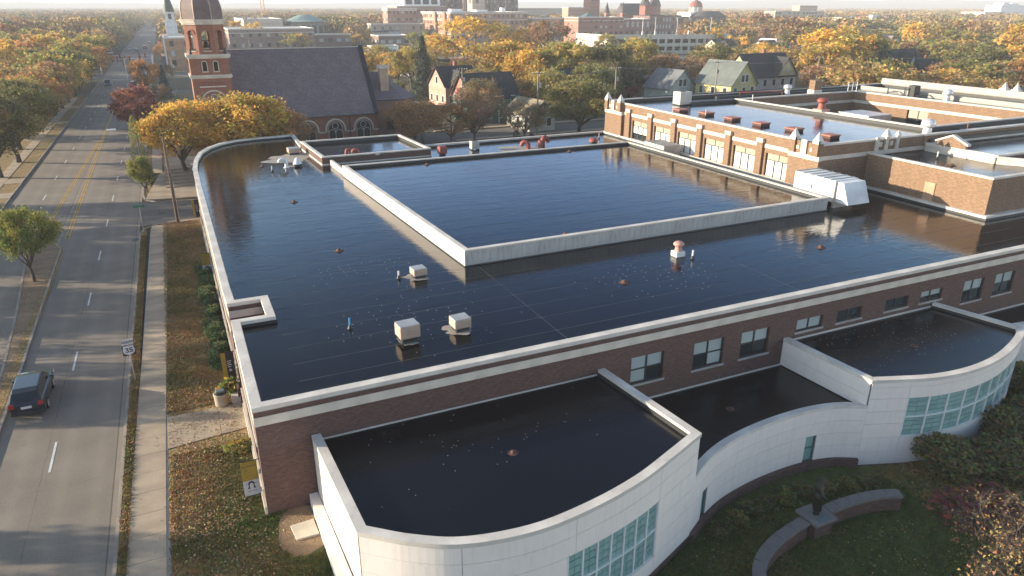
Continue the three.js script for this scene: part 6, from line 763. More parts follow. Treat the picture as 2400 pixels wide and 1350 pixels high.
// ------------------------------------------------------------------ trees
const PAL0 = { hedge: [[.07, .105, .03], [.09, .12, .035], [.055, .085, .025]], gold: [[.34, .22, .035], [.25, .18, .04], [.37, .22, .035]], yellow: [[.48, .29, .035], [.40, .26, .04], [.34, .24, .05]], orange: [[.34, .16, .04], [.28, .15, .045], [.23, .14, .05]], orangebrown: [[.27, .155, .05], [.22, .135, .055], [.24, .18, .05]], maroon: [[.13, .05, .04], [.17, .07, .045], [.20, .085, .04]], red: [[.34, .08, .04], [.28, .09, .04], [.22, .08, .04]], olive: [[.15, .14, .035], [.20, .16, .035], [.10, .105, .03]], olivegold: [[.22, .18, .04], [.165, .15, .04], [.27, .20, .04]], darkolive: [[.085, .09, .03], [.12, .115, .035], [.16, .13, .035]], brown: [[.20, .12, .06], [.25, .14, .055], [.17, .115, .06]], olivebrown: [[.19, .14, .05], [.24, .15, .05], [.14, .12, .045]], goldbrown: [[.26, .175, .05], [.20, .14, .055], [.29, .20, .045]], green: [[.045, .065, .025], [.06, .08, .028], [.035, .05, .02]], blue: [[.06, .085, .07], [.08, .105, .085], [.05, .07, .055]], medgreen: [[.10, .13, .03], [.15, .16, .03], [.22, .19, .03]] };
const PAL = Object.fromEntries(Object.entries(PAL0).map(([k, v]) => [k, v.map((c) => c.map((x, i) => x * ({ green: 1.2, blue: 1.2, gold: 1.75, yellow: 1.7, olivegold: 1.65, goldbrown: 1.65 }[k] ?? 1.5) + (i === 2 ? .022 : 0)))]));
M.leaf = phys([1, 1, 1], 1, { vertexColors: true, transmission: .4, thickness: 0, ior: 1.3, specularIntensity: .3 });
M.needle = std([1, 1, 1], .85, { vertexColors: true });
function bag() { return { p: [], c: [] }; }
function toGeo(b) { const g = new THREE.BufferGeometry(); g.setAttribute('position', new THREE.Float32BufferAttribute(b.p, 3)); if (b.c.length) g.setAttribute('color', new THREE.Float32BufferAttribute(b.c, 3)); g.setAttribute('uv', new THREE.BufferAttribute(new Float32Array(b.p.length / 3 * 2), 2)); g.computeVertexNormals(); return g; }
function limb(b, pts, rad, sides) {   // tapering bent branch
  const rings = pts.map((p, i) => { const d = pts[Math.min(i + 1, pts.length - 1)].clone().sub(pts[Math.max(0, i - 1)]).normalize(), u = Math.abs(d.y) > .9 ? V(1, 0, 0) : V(0, 1, 0), s = u.cross(d).normalize(), w = d.clone().cross(s); return Array.from({ length: sides }, (_, k) => { const a = k / sides * 6.2832; return p.clone().addScaledVector(s, Math.cos(a) * rad[i]).addScaledVector(w, Math.sin(a) * rad[i]); }); });
  for (let i = 0; i < pts.length - 1; i++) for (let k = 0; k < sides; k++) { const l = (k + 1) % sides, A = rings[i][k], B = rings[i][l], C = rings[i + 1][l], D = rings[i + 1][k]; b.p.push(...A.toArray(), ...B.toArray(), ...C.toArray(), ...A.toArray(), ...C.toArray(), ...D.toArray()); }
}
function leafTri(b, c, s, col, q) { const a = V(q() - .5, q() - .5, q() - .5).normalize(), e = V(q() - .5, q() - .5, q() - .5).cross(a).normalize(); const p1 = c.clone().addScaledVector(a, s), p2 = c.clone().addScaledVector(a, -.5 * s).addScaledVector(e, .62 * s), p3 = c.clone().addScaledVector(a, -.5 * s).addScaledVector(e, -.62 * s); b.p.push(...p1.toArray(), ...p2.toArray(), ...p3.toArray()); for (let k = 0; k < 3; k++) b.c.push(...col); }
const protoTree = {};
function broad(seed, pal, bare, lod) {   // unit height 10, unit spread 10; crown made of many leaf clumps on real limbs
  const q = rng(seed), wood = bag(), leaf = bag(), gs = () => (q() + q() + q() - 1.5) * .82, N = [72, 44, 22][lod], nl = Math.round([190, 95, 46][lod] * (bare || 1)), ls = [.17, .27, .46][lod] * (bare ? .85 : 1);
  const lobes = Array.from({ length: 7 }, () => [q() * 6.283, q() * 2 - .6, .65 + q() * .6]);
  const prim = [], th = 1.9 + q() * .8, top = V(gs() * .4, th, gs() * .4); limb(wood, [V(0, -.2, 0), V(.05, th * .5, .03), top], [.34, .25, .21], [7, 5, 4][lod]);
  for (let i = 0; i < 7; i++) { const a = i * 2.4 + q() * .8, e = i === 0 ? 1.4 : .45 + q() * .7, L = 3.1 + q() * 1.5, end = top.clone().add(V(Math.cos(a) * Math.cos(e) * L, Math.sin(e) * L * 1.15, Math.sin(a) * Math.cos(e) * L)), mid = top.clone().lerp(end, .5).add(V(gs() * .3, .35, gs() * .3)); limb(wood, [top, mid, end], [.15, .1, .05], [5, 4, 3][lod]); prim.push(mid, top.clone().lerp(mid, .6), end, mid.clone().lerp(end, .5)); }
  for (let i = 0; i < N; i++) {
    const a = q() * 6.2832, y = Math.pow(q(), .8) * 2 - 1, r = Math.sqrt(1 - y * y); let k = .55 + .45 * Math.pow(q(), .35); for (const [la, ly, lr] of lobes) { const d = Math.hypot(Math.cos(a) * r - Math.cos(la) * .9, y - ly * .7, Math.sin(a) * r - Math.sin(la) * .9); k *= 1 + .20 * lr * Math.exp(-d * d * 4) - .035; }
    const c = V(Math.cos(a) * r * 4.7 * k, 6.2 + y * 3.6 * k, Math.sin(a) * r * 4.7 * k); let best = prim[0], bd = 1e9; for (const p of prim) { const d = p.distanceToSquared(c) + (p.y > c.y ? 3 : 0); if (d < bd) { bd = d; best = p; } }
    limb(wood, [best, best.clone().lerp(c, .55).add(V(gs() * .2, .2, gs() * .2)), c], [.055, .035, .012], 3);
    if (bare || lod === 0) { const tw = bare ? [9, 6, 3][lod] : 3; for (let j = 0; j < tw; j++) { const e = c.clone().add(V(gs() * 1.25, .35 + gs() * 1.0, gs() * 1.25)); limb(wood, [c, c.clone().lerp(e, .5).add(V(gs() * .12, .08, gs() * .12)), e], [.022, .016, .006], 3); } }
    const tone = PAL[pal][Math.floor(q() * 3)], tone2 = PAL[pal][Math.floor(q() * 3)], br = .72 + .55 * q(), cr = .62 + .5 * q(), n2 = Math.round(nl * (.5 + q()));
    for (let j = 0; j < n2; j++) { const col = mixc(tone, tone2, q()).map((v) => v * br * (.75 + .5 * q())); leafTri(leaf, V(c.x + gs() * cr * 1.5, c.y + gs() * cr * 1.15, c.z + gs() * cr * 1.5), ls * (.6 + .8 * q()), col, q); }
  }
  return [toGeo(wood), toGeo(leaf)];
}
function conifer(seed, pal, lod) { const q = rng(seed), wood = bag(), leaf = bag(); limb(wood, [V(0, -.2, 0), V(0, 5, 0), V(0, 9.6, 0)], [.3, .17, .03], 6); const rows = [34, 26, 16][lod]; for (let i = 0; i < rows; i++) { const t = i / rows, y = .7 + 9.1 * t, R = (1 - t) * 4.6 + .12, k = Math.max(5, Math.round(15 * (1 - t * .6))); for (let j = 0; j < k; j++) { const a = j / k * 6.283 + i * 1.7 + q() * .5, r = R * (.7 + .38 * q()), d = r * .32, tip = V(Math.cos(a) * r, y - d + (q() - .5) * .25, Math.sin(a) * r); limb(wood, [V(0, y, 0), tip], [.03, .008], 3); const m = [9, 7, 4][lod]; for (let h = 0; h < m; h++) { const u = .2 + .85 * h / m, c = V(tip.x * u, y - d * u + (q() - .5) * .22, tip.z * u), b0 = PAL[pal][Math.floor(q() * 3)].map((v) => v * (.55 + .9 * q())); leafTri(leaf, c.add(V((q() - .5) * .35, -.06, (q() - .5) * .35)), [.2, .28, .4][lod] * (.6 + .7 * q()), b0, q); if (q() < .6) leafTri(leaf, V(tip.x * u + (q() - .5) * .5, y - d * u - .15, tip.z * u + (q() - .5) * .5), [.2, .28, .4][lod], b0.map((v) => v * .8), q); } } } return [toGeo(wood), toGeo(leaf)]; }
function column(seed, pal, lod) { const q = rng(seed), wood = bag(), leaf = bag(); limb(wood, [V(0, -.2, 0), V(0, 4, 0), V(0, 9.5, 0)], [.2, .12, .03], 5); for (let i = 0; i < [3600, 2200, 900][lod]; i++) { const y = .6 + 9.3 * q(), t = y / 10, R = 4.3 * Math.sqrt(Math.sin(Math.PI * Math.min(.999, Math.pow(t, .6)))) + .1, a = q() * 6.283, r = R * Math.sqrt(.3 + .7 * q()) * (1 + .15 * Math.sin(a * 3 + y * 2)); leafTri(leaf, V(Math.cos(a) * r, y, Math.sin(a) * r), [.2, .27, .4][lod] * (.6 + .8 * q()), mixc(PAL[pal][0], PAL[pal][2], q()).map((v) => v * (.6 + .8 * q())), q); } return [toGeo(wood), toGeo(leaf)]; }
function shrub(seed, pal, n2 = 2600, s = .07) { const q = rng(seed), wood = bag(), leaf = bag(), lobes = Array.from({ length: 9 }, () => { const a = q() * 6.283, r = .45 * Math.sqrt(q()); return [r * Math.cos(a), .35 + .3 * q(), r * Math.sin(a), .28 + .2 * q()]; }); for (const [x, y, z] of lobes) limb(wood, [V(0, -.1, 0), V(x * .6, y * .5, z * .6), V(x, y + .1, z)], [.03, .02, .008], 4); for (let i = 0; i < n2; i++) { const [x, y, z, r] = lobes[Math.floor(q() * 9)], u = V(q() - .5, q() - .5, q() - .5).normalize().multiplyScalar(r * Math.pow(q(), .3)), tone = PAL[pal][Math.floor(q() * 3)].map((v) => v * (.6 + .8 * q())); leafTri(leaf, V(x + u.x, Math.max(.02, y + u.y), z + u.z), s * (.6 + .8 * q()), tone, q); } return [toGeo(wood), toGeo(leaf)]; }
const KIND = { b: 'autumn_tree', s: 'sparse_tree', t: 'bare_tree', c: 'conifer', k: 'columnar_tree' };
function tree(kind, pal, lod, variant, [x, z], h, w, label, group, ry = 0) {
  const key = [kind, pal, lod, variant].join(), seed = 1000 + variant * 37 + kind.charCodeAt(0) * 5 + Object.keys(PAL).indexOf(pal) * 101 + lod * 7; let o;
  if (!protoTree[key]) { const [wd, lf] = kind === 'c' ? conifer(seed, pal, lod) : kind === 'k' ? column(seed, pal, lod) : broad(seed, pal, kind === 's' ? .55 : kind === 't' ? .055 : 0, lod); o = thing(KIND[kind], label, 'tree', [0, 0, 0], group); part(o, 'trunk', wd, kind === 's' ? M.barkPale : M.barkDark, { local: true }); part(o, 'crown', lf, kind === 'c' ? M.needle : M.leaf, { local: true }); protoTree[key] = o; }
  else { o = copyOf(protoTree[key], [0, 0, 0], 0, label); if (group) o.userData.group = group; else delete o.userData.group; }
  o.position.set(x, dip(x, z) - .1, z); o.rotation.y = ry; o.scale.set(w / 9.6, h / 10, w / 9.6); return o;
}
const taken = [];
function key(x, z, h, w, kind, pal, label, lod) { const d = Math.hypot(x, z); tree(kind, pal, lod ?? (d < 135 ? 0 : d < 300 ? 1 : 2), (taken.length * 7) % 2, [x, z], h * 1.09, w * 1.1, label, null, taken.length * 1.3); taken.push([x, z, w / 2]); }
key(-6.2, -144, 8.8, 8.2, 'b', 'maroon', 'dark maroon tree leaning over the right kerb of the street'); key(-7, -158, 7, 6.8, 's', 'maroon', 'thin brownish maroon tree behind the dark maroon one'); key(-5.5, -211, 9.2, 7.4, 'b', 'orange', 'orange red tree at the kerb farther down the street'); key(-1.5, -210, 8, 4.6, 'c', 'blue', 'small blue spruce beside the slender pole'); key(0, -152, 5.2, 6.5, 'b', 'maroon', 'low maroon tree at the left foot of the bell tower'); key(-3, -183, 6, 5.8, 's', 'brown', 'small brown tree near the blue spruce'); key(0, -108, 9.8, 10.5, 'b', 'gold', 'golden tree left of the church, behind the roof corner', 0); key(8.5, -108, 10.4, 12.5, 'b', 'gold', 'wide golden tree in front of the church tower foot', 0);
key(5, -111.5, 9.6, 8, 's', 'orangebrown', 'thinning orange tree between the two golden ones', 0); key(14, -109.5, 8.2, 7, 's', 'orange', 'sparse orange tree at the right of the golden ones', 0); key(35, -114, 7.7, 10, 's', 'orange', 'sparse orange tree in front of the church apse', 0); key(41, -113.5, 7.1, 8.6, 's', 'orange', 'low sparse orange tree right of the apse', 0); key(38, -119, 6.6, 8, 's', 'brown', 'bare brown tree close by the apse wall', 0); key(46, -115, 7.4, 7.4, 's', 'brown', 'bare brown tree before the green and red house', 0); key(55, -134, 8.8, 8.4, 's', 'olivebrown', 'twisted half bare tree before the dark roofed house', 0); key(54, -112, 6.8, 8.4, 's', 'olivebrown', 'half bare tree by the wooden pole', 0); key(61, -150, 9, 9, 's', 'olivebrown', 'half bare olive brown tree between the pink house and the green one'); key(50, -126, 8, 8, 's', 'brown', 'bare brown tree before the pink house'); key(72, -137, 9.5, 9, 'b', 'olivegold', 'olive gold tree left of the white two storey house'); key(80, -132, 10.5, 10, 'b', 'olive', 'olive tree hiding the white two storey house'); key(78, -160, 12, 13, 'b', 'gold', 'golden tree behind the dark roofed green house');
key(66, -114, 9.6, 13.5, 'b', 'olive', 'large dark olive tree right of the wooden pole', 0); key(88, -159, 13.6, 16, 'b', 'olivegold', 'tall olive gold tree behind the dark olive one'); key(91, -168, 9, 6.5, 'c', 'green', 'dark green conifer under the tall bare tree'); key(89, -224, 18.4, 27, 's', 'gold', 'huge spreading golden oak in the middle'); key(89, -252, 11.8, 15.7, 'b', 'gold', 'golden tree left of the huge oak'); key(83, -186, 12.8, 20, 'b', 'gold', 'broad golden tree in front of the huge oak'); key(106, -224, 15.4, 18, 's', 'gold', 'golden tree right of the huge oak'); key(105, -201, 17.4, 14, 's', 'brown', 'tall bare tree with a straight trunk'); key(86, -173, 7.4, 10, 'b', 'gold', 'low golden tree behind the pole');
key(97, -153, 13, 11.5, 'b', 'darkolive', 'dark olive tree left of the utility pole with crossarm'); key(104, -172, 11, 11, 'b', 'olive', 'olive tree between tall golden and dark ones'); key(116, -170, 13.6, 13, 'b', 'olivegold', 'olive gold tree in front of the parking garage'); key(107, -160, 7, 11, 'b', 'darkolive', 'low dark olive tree by the pale green bungalow'); key(141, -192, 7, 9.4, 's', 'orange', 'sparse orange tree beside the parking lot'); key(133, -171, 7.4, 10, 'b', 'brown', 'brown tree left of the yellow house'); key(159, -184, 9.4, 16, 'b', 'olivegold', 'olive gold tree behind the yellow house'); key(247, -281, 9, 13, 'b', 'yellow', 'bright yellow tree left of the white house'); key(206, -217, 8.6, 19, 'b', 'darkolive', 'dark green bushy trees behind the cream house');
key(231, -229, 17.1, 17, 's', 'brown', 'tall bare brown tree behind the white house'); key(230, -225, 13.6, 16, 'b', 'olive', 'olive tree left of the large golden tree'); key(175, -157, 15.9, 21, 'b', 'gold', 'very large round golden tree behind the school'); key(185, -154, 14, 12, 'b', 'olivegold', 'olive gold tree at the right shoulder of the large golden one'); key(180, -145, 12.0, 10.5, 'c', 'green', 'tall dark green spruce before the grey house', 1); key(190, -142.5, 8, 7.6, 'c', 'blue', 'small blue spruce before the pale gabled house', 1);
key(182, -126, 8.6, 13.7, 'b', 'orange', 'orange tree behind the far parapet finials'); key(181, -115, 9.2, 13.7, 's', 'orangebrown', 'thinning orange brown tree at the right'); key(190, -110, 10.4, 12.6, 'b', 'orange', 'orange tree near the right edge'); key(173, -115, 5.4, 10.5, 's', 'orange', 'low bare orange tree above the turbine vent'); key(160, -118, 5, 8, 's', 'orange', 'low orange bush tree behind the far wing'); key(325, -246, 14.3, 15.5, 'b', 'yellow', 'yellow tree standing out of the right wood'); key(343, -237, 15.3, 18, 'b', 'orangebrown', 'large orange brown tree in the right wood'); key(238, -172, 11, 20, 's', 'olivegold', 'wide half bare olive tree in the right wood'); key(271, -176, 12.8, 22, 'b', 'olive', 'wide olive tree in the right wood'); key(265, -158, 15.8, 17.6, 'b', 'gold', 'gold tree at the right edge of the picture'); key(240, -184, 9.6, 18, 'b', 'orange', 'orange tree behind the small blue spruce');
key(58, -179, 14.6, 10.5, 'c', 'green', 'tall ragged spruce right of the church chimney', 0); key(127, -383, 9.6, 9, 'b', 'medgreen', 'round green tree before the hospital wing'); key(118, -377, 9.2, 8.4, 'b', 'medgreen', 'second round green tree left of the hospital wing'); key(44, -422, 14.4, 17, 's', 'gold', 'thinning gold tree before the brown flat-roofed building'); key(64, -396, 8.6, 11, 'b', 'gold', 'small round gold tree on the parking lot'); key(57, -388, 10, 9.4, 's', 'olivegold', 'thin olive tree on the parking lot'); key(99, -424, 7, 8.2, 'b', 'gold', 'round gold tree beyond the church ridge'); key(120, -476, 8, 9, 'c', 'green', 'small dark conifer beyond the parking lot'); key(67, -238, 7.2, 6, 'b', 'olive', 'small olive tree by the white store'); key(45, -160, 6.4, 5, 'b', 'olive', 'small olive tree behind the church chimney');
key(236, -305, 15.6, 9, 's', 'brown', 'bare tree before the parking garage'); key(252, -302, 12, 10, 'b', 'gold', 'small gold tree at the right end of the garage'); key(135, -274, 15.5, 20, 's', 'brown', 'bare brown tree before the brick blocks'); key(126, -262, 13, 15, 's', 'brown', 'second bare brown tree before the brick blocks'); key(470, -500, 13.5, 14, 'b', 'red', 'red tree in the far wood'); key(312, -336, 18.4, 26, 's', 'brown', 'wide bare brown trees by the slab block'); key(191, -307, 9.4, 12, 'b', 'olivegold', 'olive gold tree at the left end of the garage'); key(-1, -236, 6.5, 6, 's', 'brown', 'small brown tree right of the street'); key(-2, -350, 6.4, 5.4, 'b', 'orange', 'small orange tree at the crossing'); key(-13.5, -300, 5.6, 3.4, 's', 'brown', 'small tree on the centre island of the crossing');
key(-5.2, -105, 8.4, 2.0, 'k', 'medgreen', 'slim upright tree at the kerb before the maroon one', 0); key(-4.9, -97.5, 4.9, 2.6, 'b', 'medgreen', 'small green street tree at the corner', 0); key(104, -154, 3.6, 2.8, 'b', 'red', 'small red tree by the corner pylon'); key(-13.2, -69.2, 6.3, 4.3, 'b', 'medgreen', 'young green and yellow tree on the grass median', 0); key(49, -104.6, 3.4, 1.9, 'k', 'green', 'dark upright arborvitae behind the back parapet, left one', 0); key(51.6, -104.4, 2.8, 1.7, 'k', 'green', 'dark upright arborvitae behind the back parapet, right one', 0);
// the woods: trees one can tell apart, as far as they show
const RECTS = [[-17.5, -4.3, -1600, 20], [0, 79, -103, 0], [54, 112, -90, -40], [2, 40, -137, -96], [38, 112, -140, -120], [40, 195, -420, -262], [128, 262, -300, -200], [168, 232, -505, -440], [228, 312, -470, -400], [195, 262, -350, -296], [318, 420, -505, -440], [28, 95, -470, -395]];
const free = (x, z, r) => RECTS.every(([a, b, c, d]) => x < a - r || x > b + r || z < c - r || z > d + r) && taken.every(([a, b, c]) => Math.hypot(a - x, b - z) > (c + r) * .72);
const blocks = (x, z, r) => { const d = Math.hypot(x, z), a = Math.atan2(x, -z); return homes.some(([D, A, w, R = 75]) => d < D + 3 && d > D - R && Math.abs(a - A) < (w + r * .8) / D) || homes.some(([D, A, w]) => Math.abs(d - D) < w && Math.abs(a - A) * D < w + 2); };
const inView = (x, z, m = 0) => { const a = Math.atan2(x, -z) * 57.3; return a > 24.76 - 36.5 - m && a < 24.76 + 36.5 + m && z < 0; };
const pick = (q, list) => list[Math.floor(q() * list.length)];
function wood(count, box4, seed, pals, label, group, hr, wr, bareP, view = 0) {
  const q = rng(seed); let made = 0, tries = 0;
  while (made < count && tries++ < count * 60) {
    const x = box4[0] + (box4[1] - box4[0]) * q(), z = box4[2] + (box4[3] - box4[2]) * q(), h = hr[0] + (hr[1] - hr[0]) * q(), w = wr[0] + (wr[1] - wr[0]) * q(); if (view >= 0 && !inView(x, z, view)) continue; if (!free(x, z, w / 2) || blocks(x, z, w / 2)) continue;
    const d = Math.hypot(x, z), bare = q() < bareP; const pal = pick(q, pals), ang = (Math.atan2(x, -z) * 57.3 - 24.76) / 35.6, side = Math.abs(ang) > 1 ? 'out of frame' : ang < -.85 ? 'left edge' : ang < -.7 ? 'left of the street' : ang < -.35 ? 'by the church tower' : ang < .1 ? 'above the church roof' : ang < .3 ? 'above the raised roof' : ang < .55 ? 'above the taller block' : ang < .8 ? 'right side' : 'right edge', far = d < 140 ? 'near' : d < 180 ? 'quite near' : d < 230 ? 'mid distance' : d < 300 ? 'farther back' : d < 400 ? 'far back' : d < 550 ? 'far off' : 'very far off';
    const words = { olivegold: 'olive gold', darkolive: 'dark olive', goldbrown: 'golden brown', orangebrown: 'orange brown' };
    tree(bare ? 's' : 'b', pal, d < 125 ? 0 : d < 270 ? 1 : 2, 0, [x, z], h, w, `${bare ? 'half bare ' : h > 11.5 ? 'tall ' : 'rounded '}${words[pal] ?? pal} ${label}, ${side}, ${far}`, group, q() * 6.28); taken.push([x, z, w / 2]); made++;
  }
}
const G1 = 'trees of the wood left of the street', L1 = 'tree in the left wood';
{ // the row along the left kerb
  const q = rng(399), c = ['darkolive', 'olive', 'darkolive', 'olivegold', 'orange', 'goldbrown', 'orangebrown', 'olivegold', 'gold', 'olive', 'goldbrown', 'olivegold', 'orange', 'gold', 'olivegold'], say = { darkolive: 'dark olive', olive: 'olive', olivegold: 'olive gold', orange: 'orange', goldbrown: 'golden brown', orangebrown: 'orange brown', gold: 'golden' }, ord = ['nearest', 'second', 'third', 'fourth', 'fifth', 'sixth', 'seventh', 'eighth', 'ninth', 'tenth', 'eleventh', 'twelfth', 'thirteenth', 'fourteenth', 'farthest'];
  for (let i = 0; i < 15; i++) { const z = -117 - i * 11.2 - 3 * q(), x = -22.6 - 2.2 * q(), h = 9.6 + 3 * q() + i * .12, w = 12 + 3 * q(); tree(i % 5 === 3 ? 's' : 'b', c[i], i < 4 ? 0 : 1, i % 2, [x, z], h, w, `${say[c[i]]} tree at the left kerb, ${ord[i]} of the row`, 'trees along the left kerb', q() * 6); taken.push([x, z, w / 2]); }
}
wood(20, [-60, -27, -330, -108], 400, ['olivegold', 'darkolive', 'olive', 'orange', 'gold', 'goldbrown'], L1, G1, [8.5, 12], [10, 14], .2, 3);
for (const [x, z, h, w, k, l] of [[-32, -40.5, 9, 6.5, 'b', 'first'], [-31, -53.5, 7.5, 3.2, 'k', 'second'], [-33, -61.5, 10, 7.5, 's', 'third'], [-32, -70, 10, 8, 's', 'fourth'], [-31, -82, 9.5, 9, 'b', 'fifth'], [-33, -92, 10, 10, 'b', 'sixth'], [-30, -103, 9.5, 9.5, 's', 'seventh'], [-45, -78, 11, 11, 'b', 'ninth'], [-47, -92, 12, 12, 'b', 'tenth'], [-46, -108, 12, 11, 's', 'eleventh'], [-46, -44, 9, 9, 's', 'twelfth']]) { tree(k, 'olivegold', 1, 1, [x, z], h, w, `tree on the left verge beyond the frame, ${l} from the camera`, 'trees on the left verge beyond the frame', z); taken.push([x, z, w / 2]); }
wood(60, [-150, -24, -420, -150], 402, ['orange', 'olivegold', 'goldbrown', 'olive', 'orangebrown', 'gold', 'brown'], L1, G1, [9, 14], [11, 16], .3, 2);
wood(60, [-260, -25, -800, -420], 403, ['olivegold', 'goldbrown', 'gold', 'olive', 'orange'], L1, G1, [10, 16], [14, 20], .25, 2);
wood(26, [-4, 60, -420, -225], 404, ['olivegold', 'gold', 'orange', 'olive'], 'tree among the far shops', 'trees among the buildings right of the street', [6, 10], [6, 10], .3);
wood(80, [112, 420, -300, -90], 405, ['olivegold', 'olive', 'gold', 'olivegold', 'orangebrown', 'brown', 'goldbrown'], 'tree in the right-hand wood', 'trees of the wood at the right', [9, 14], [13, 20], .3, 2);
wood(45, [62, 170, -262, -138], 406, ['olive', 'olivegold', 'gold', 'brown', 'goldbrown', 'darkolive'], 'tree between the houses', 'trees between the houses', [7, 12], [9, 14], .35);
wood(80, [150, 700, -560, -300], 408, ['olivegold', 'goldbrown', 'brown', 'olive', 'gold', 'orangebrown'], 'tree between the far buildings', 'trees between the far buildings', [9, 14], [12, 20], .3);
wood(40, [40, 260, -760, -420], 409, ['olivegold', 'gold', 'goldbrown', 'olive'], 'tree behind the parking lot', 'trees behind the parking lot', [9, 14], [12, 18], .2);
// farther off the woods read as one mass
{
  const q = rng(501), geos = [0, 1, 2].map((v) => { const b = bag(); for (let i = 0; i < 430; i++) { const a = q() * 6.283, y = q(), r = Math.sqrt(1 - Math.pow(y * 1.7 - .7, 2) * .9) || .2, k = .7 + .3 * q(), s = .7 + .5 * q(); leafTri(b, V(Math.cos(a) * r * 5 * k, 1 + y * 9 * k, Math.sin(a) * r * 5 * k), .82 * s, [s, s, s], q); } return toGeo(b); });
  const pals = ['olivegold', 'goldbrown', 'olive', 'gold', 'brown', 'orange', 'orangebrown'], lists = [[], [], []];
  let c = 0; while (c < 15000) { const d = 430 + 3600 * Math.pow(q(), 1.35), a = (24.76 - 40 + 80 * q()) / 57.3, x = Math.sin(a) * d, z = -Math.cos(a) * d; if (x > -22 && x < -4 && z > -1150) continue; if (d < 900 && (!free(x, z, 9) || blocks(x, z, 7))) continue; if (d < 1000 && x > 20 && x < 400 && q() < .35) continue; const h = 9 + 7 * q(), w = 12 + 9 * q(); lists[c % 3].push([x, z, h, w, q() * 6.28, pick(q, PAL[pick(q, pals)]), .6 + .35 * q()]); c++; }
  geos.forEach((g, i) => { const im = new THREE.InstancedMesh(g, std([1, 1, 1], .9, { vertexColors: true }), lists[i].length), m = new THREE.Matrix4(), col = new THREE.Color(), e = new THREE.Euler(); lists[i].forEach(([x, z, h, w, ry, p, f], k) => { m.compose(V(x, -.2, z), new THREE.Quaternion().setFromEuler(e.set(0, ry, 0)), V(w / 10, h / 10, w / 10)); im.setMatrixAt(k, m); im.setColorAt(k, col.setRGB(p[0] * f, p[1] * f, p[2] * f)); }); im.name = numbered('distant_woodland'); tag(im, 'hazy autumn woodland stretching to the horizon', 'woodland', null, 'stuff'); scene.add(im); });
  const hp = []; for (let i = 0; i <= 80; i++) { const a = (24.76 - 46 + 92 * i / 80) / 57.3, h = 33 + 44 * fbm(i * .22, 3, 4096, 505, 4) * S(25, 65, i) + 12 * fbm(i * .6, 9, 4096, 506, 3); hp.push([Math.sin(a) * 4700, h, -Math.cos(a) * 4700]); } const pos = []; for (let i = 0; i < 80; i++) { const [x, h, z] = hp[i], [X, H, Z] = hp[i + 1], k = 1.25; pos.push(x * .8, -1, z * .8, X * .8, -1, Z * .8, X, H, Z, x * .8, -1, z * .8, X, H, Z, x, h, z, x, h, z, X, H, Z, X * k, -1, Z * k, x, h, z, X * k, -1, Z * k, x * k, -1, z * k); } const g = new THREE.BufferGeometry(); g.setAttribute('position', new THREE.Float32BufferAttribute(pos, 3)); g.computeVertexNormals(); solo('hills', uvm(g), n([.12, .11, .07], 1), null, null, null, 'structure');
}
// ------------------------------------------------------------------ shrubs, grass, leaves
function bush(name, pal, label, [x, y, z], w, h, d, seed, count = 2600, leafS = .07, group = null) { const [wd, lf] = shrub(seed, pal, count, leafS), t = thing(name, label, 'shrub', [0, 0, 0], group); part(t, 'stem', wd, M.barkDark, { local: true }); part(t, 'foliage', lf, M.leaf, { local: true }); t.position.set(x, y, z); t.scale.set(w, h, d); t.rotation.y = seed; return t; }
const B = bush('clipped_shrub', 'darkolive', 'large round evergreen shrub against the right bowed window', [36.6, -2.65, -20.0], 3.1, 2.2, 2.5, 11, 7000, .05);
for (const [x, y, z, w, h, d, l] of [[39.3, -2.65, -19.6, 3.3, 2.2, 2.7, 'evergreen shrub in the middle before the right bowed window'], [42.3, -2.65, -19.9, 3.4, 2.5, 2.8, 'taller evergreen shrub right of the middle one at the bowed window'], [45.2, -2.65, -20.6, 3.5, 3.1, 3.0, 'tallest evergreen shrub at the right end of the bowed window'], [49.2, -2.6, -23.2, 3.4, 2.6, 3, 'dark shrub in shade beside the right drum wall'], [47.5, -2.6, -17.6, 3.8, 2.2, 3, 'wide dark shrub at the right edge of the garden']]) { const c = copyOf(B, [x, y, z], x, l); c.scale.set(w, h, d); }
const HG = bush('hedge_shrub', 'hedge', 'dark evergreen shrub of the hedge, nearest the litter bin', [.35, 0, -45.5], 1.15, 1.25, 1.3, 13, 3000, .07); for (let i = 1; i < 12; i++) { const c = copyOf(HG, [.3 - .01 * i, 0, -45.5 - 1.75 * i], i * 1.7, ['dark evergreen shrub of the hedge along the street wall']); c.userData.label = `dark evergreen hedge shrub along the street wall, ${['second', 'third', 'fourth', 'fifth', 'sixth', 'seventh', 'eighth', 'ninth', 'tenth', 'eleventh', 'farthest'][i - 1]} from the litter bin`; c.userData.group = 'hedge shrubs along the street wall'; c.scale.set(1.05 + .25 * ((i * 7) % 5) / 5, 1.0 + .5 * ((i * 3) % 4) / 4, 1.25); }
bush('yellow_shrub', 'olivegold', 'yellow green shrub by the wall beside the entrance path', [.78, 0, -35.2], .75, .7, 1.7, 17, 1500, .08); bush('yellow_shrub', 'gold', 'small yellow green plant under the black banner', [.15, 0, -42.4], .7, .5, .8, 19, 900, .09); bush('ornamental_plant', 'medgreen', 'leafy plant with long leaves beside the litter bin', [.55, 0, -41.9], .9, .9, .9, 23, 700, .2);
tree('t', 'orangebrown', 0, 5, [27.8, -11.4], 5.4, 5.4, 'sunlit half bare orange tree at the lower right corner', null, .4); tree('t', 'orangebrown', 0, 6, [30.8, -13.4], 4.8, 6.2, 'half bare brown orange tree at the lower right edge', null, 2.1);
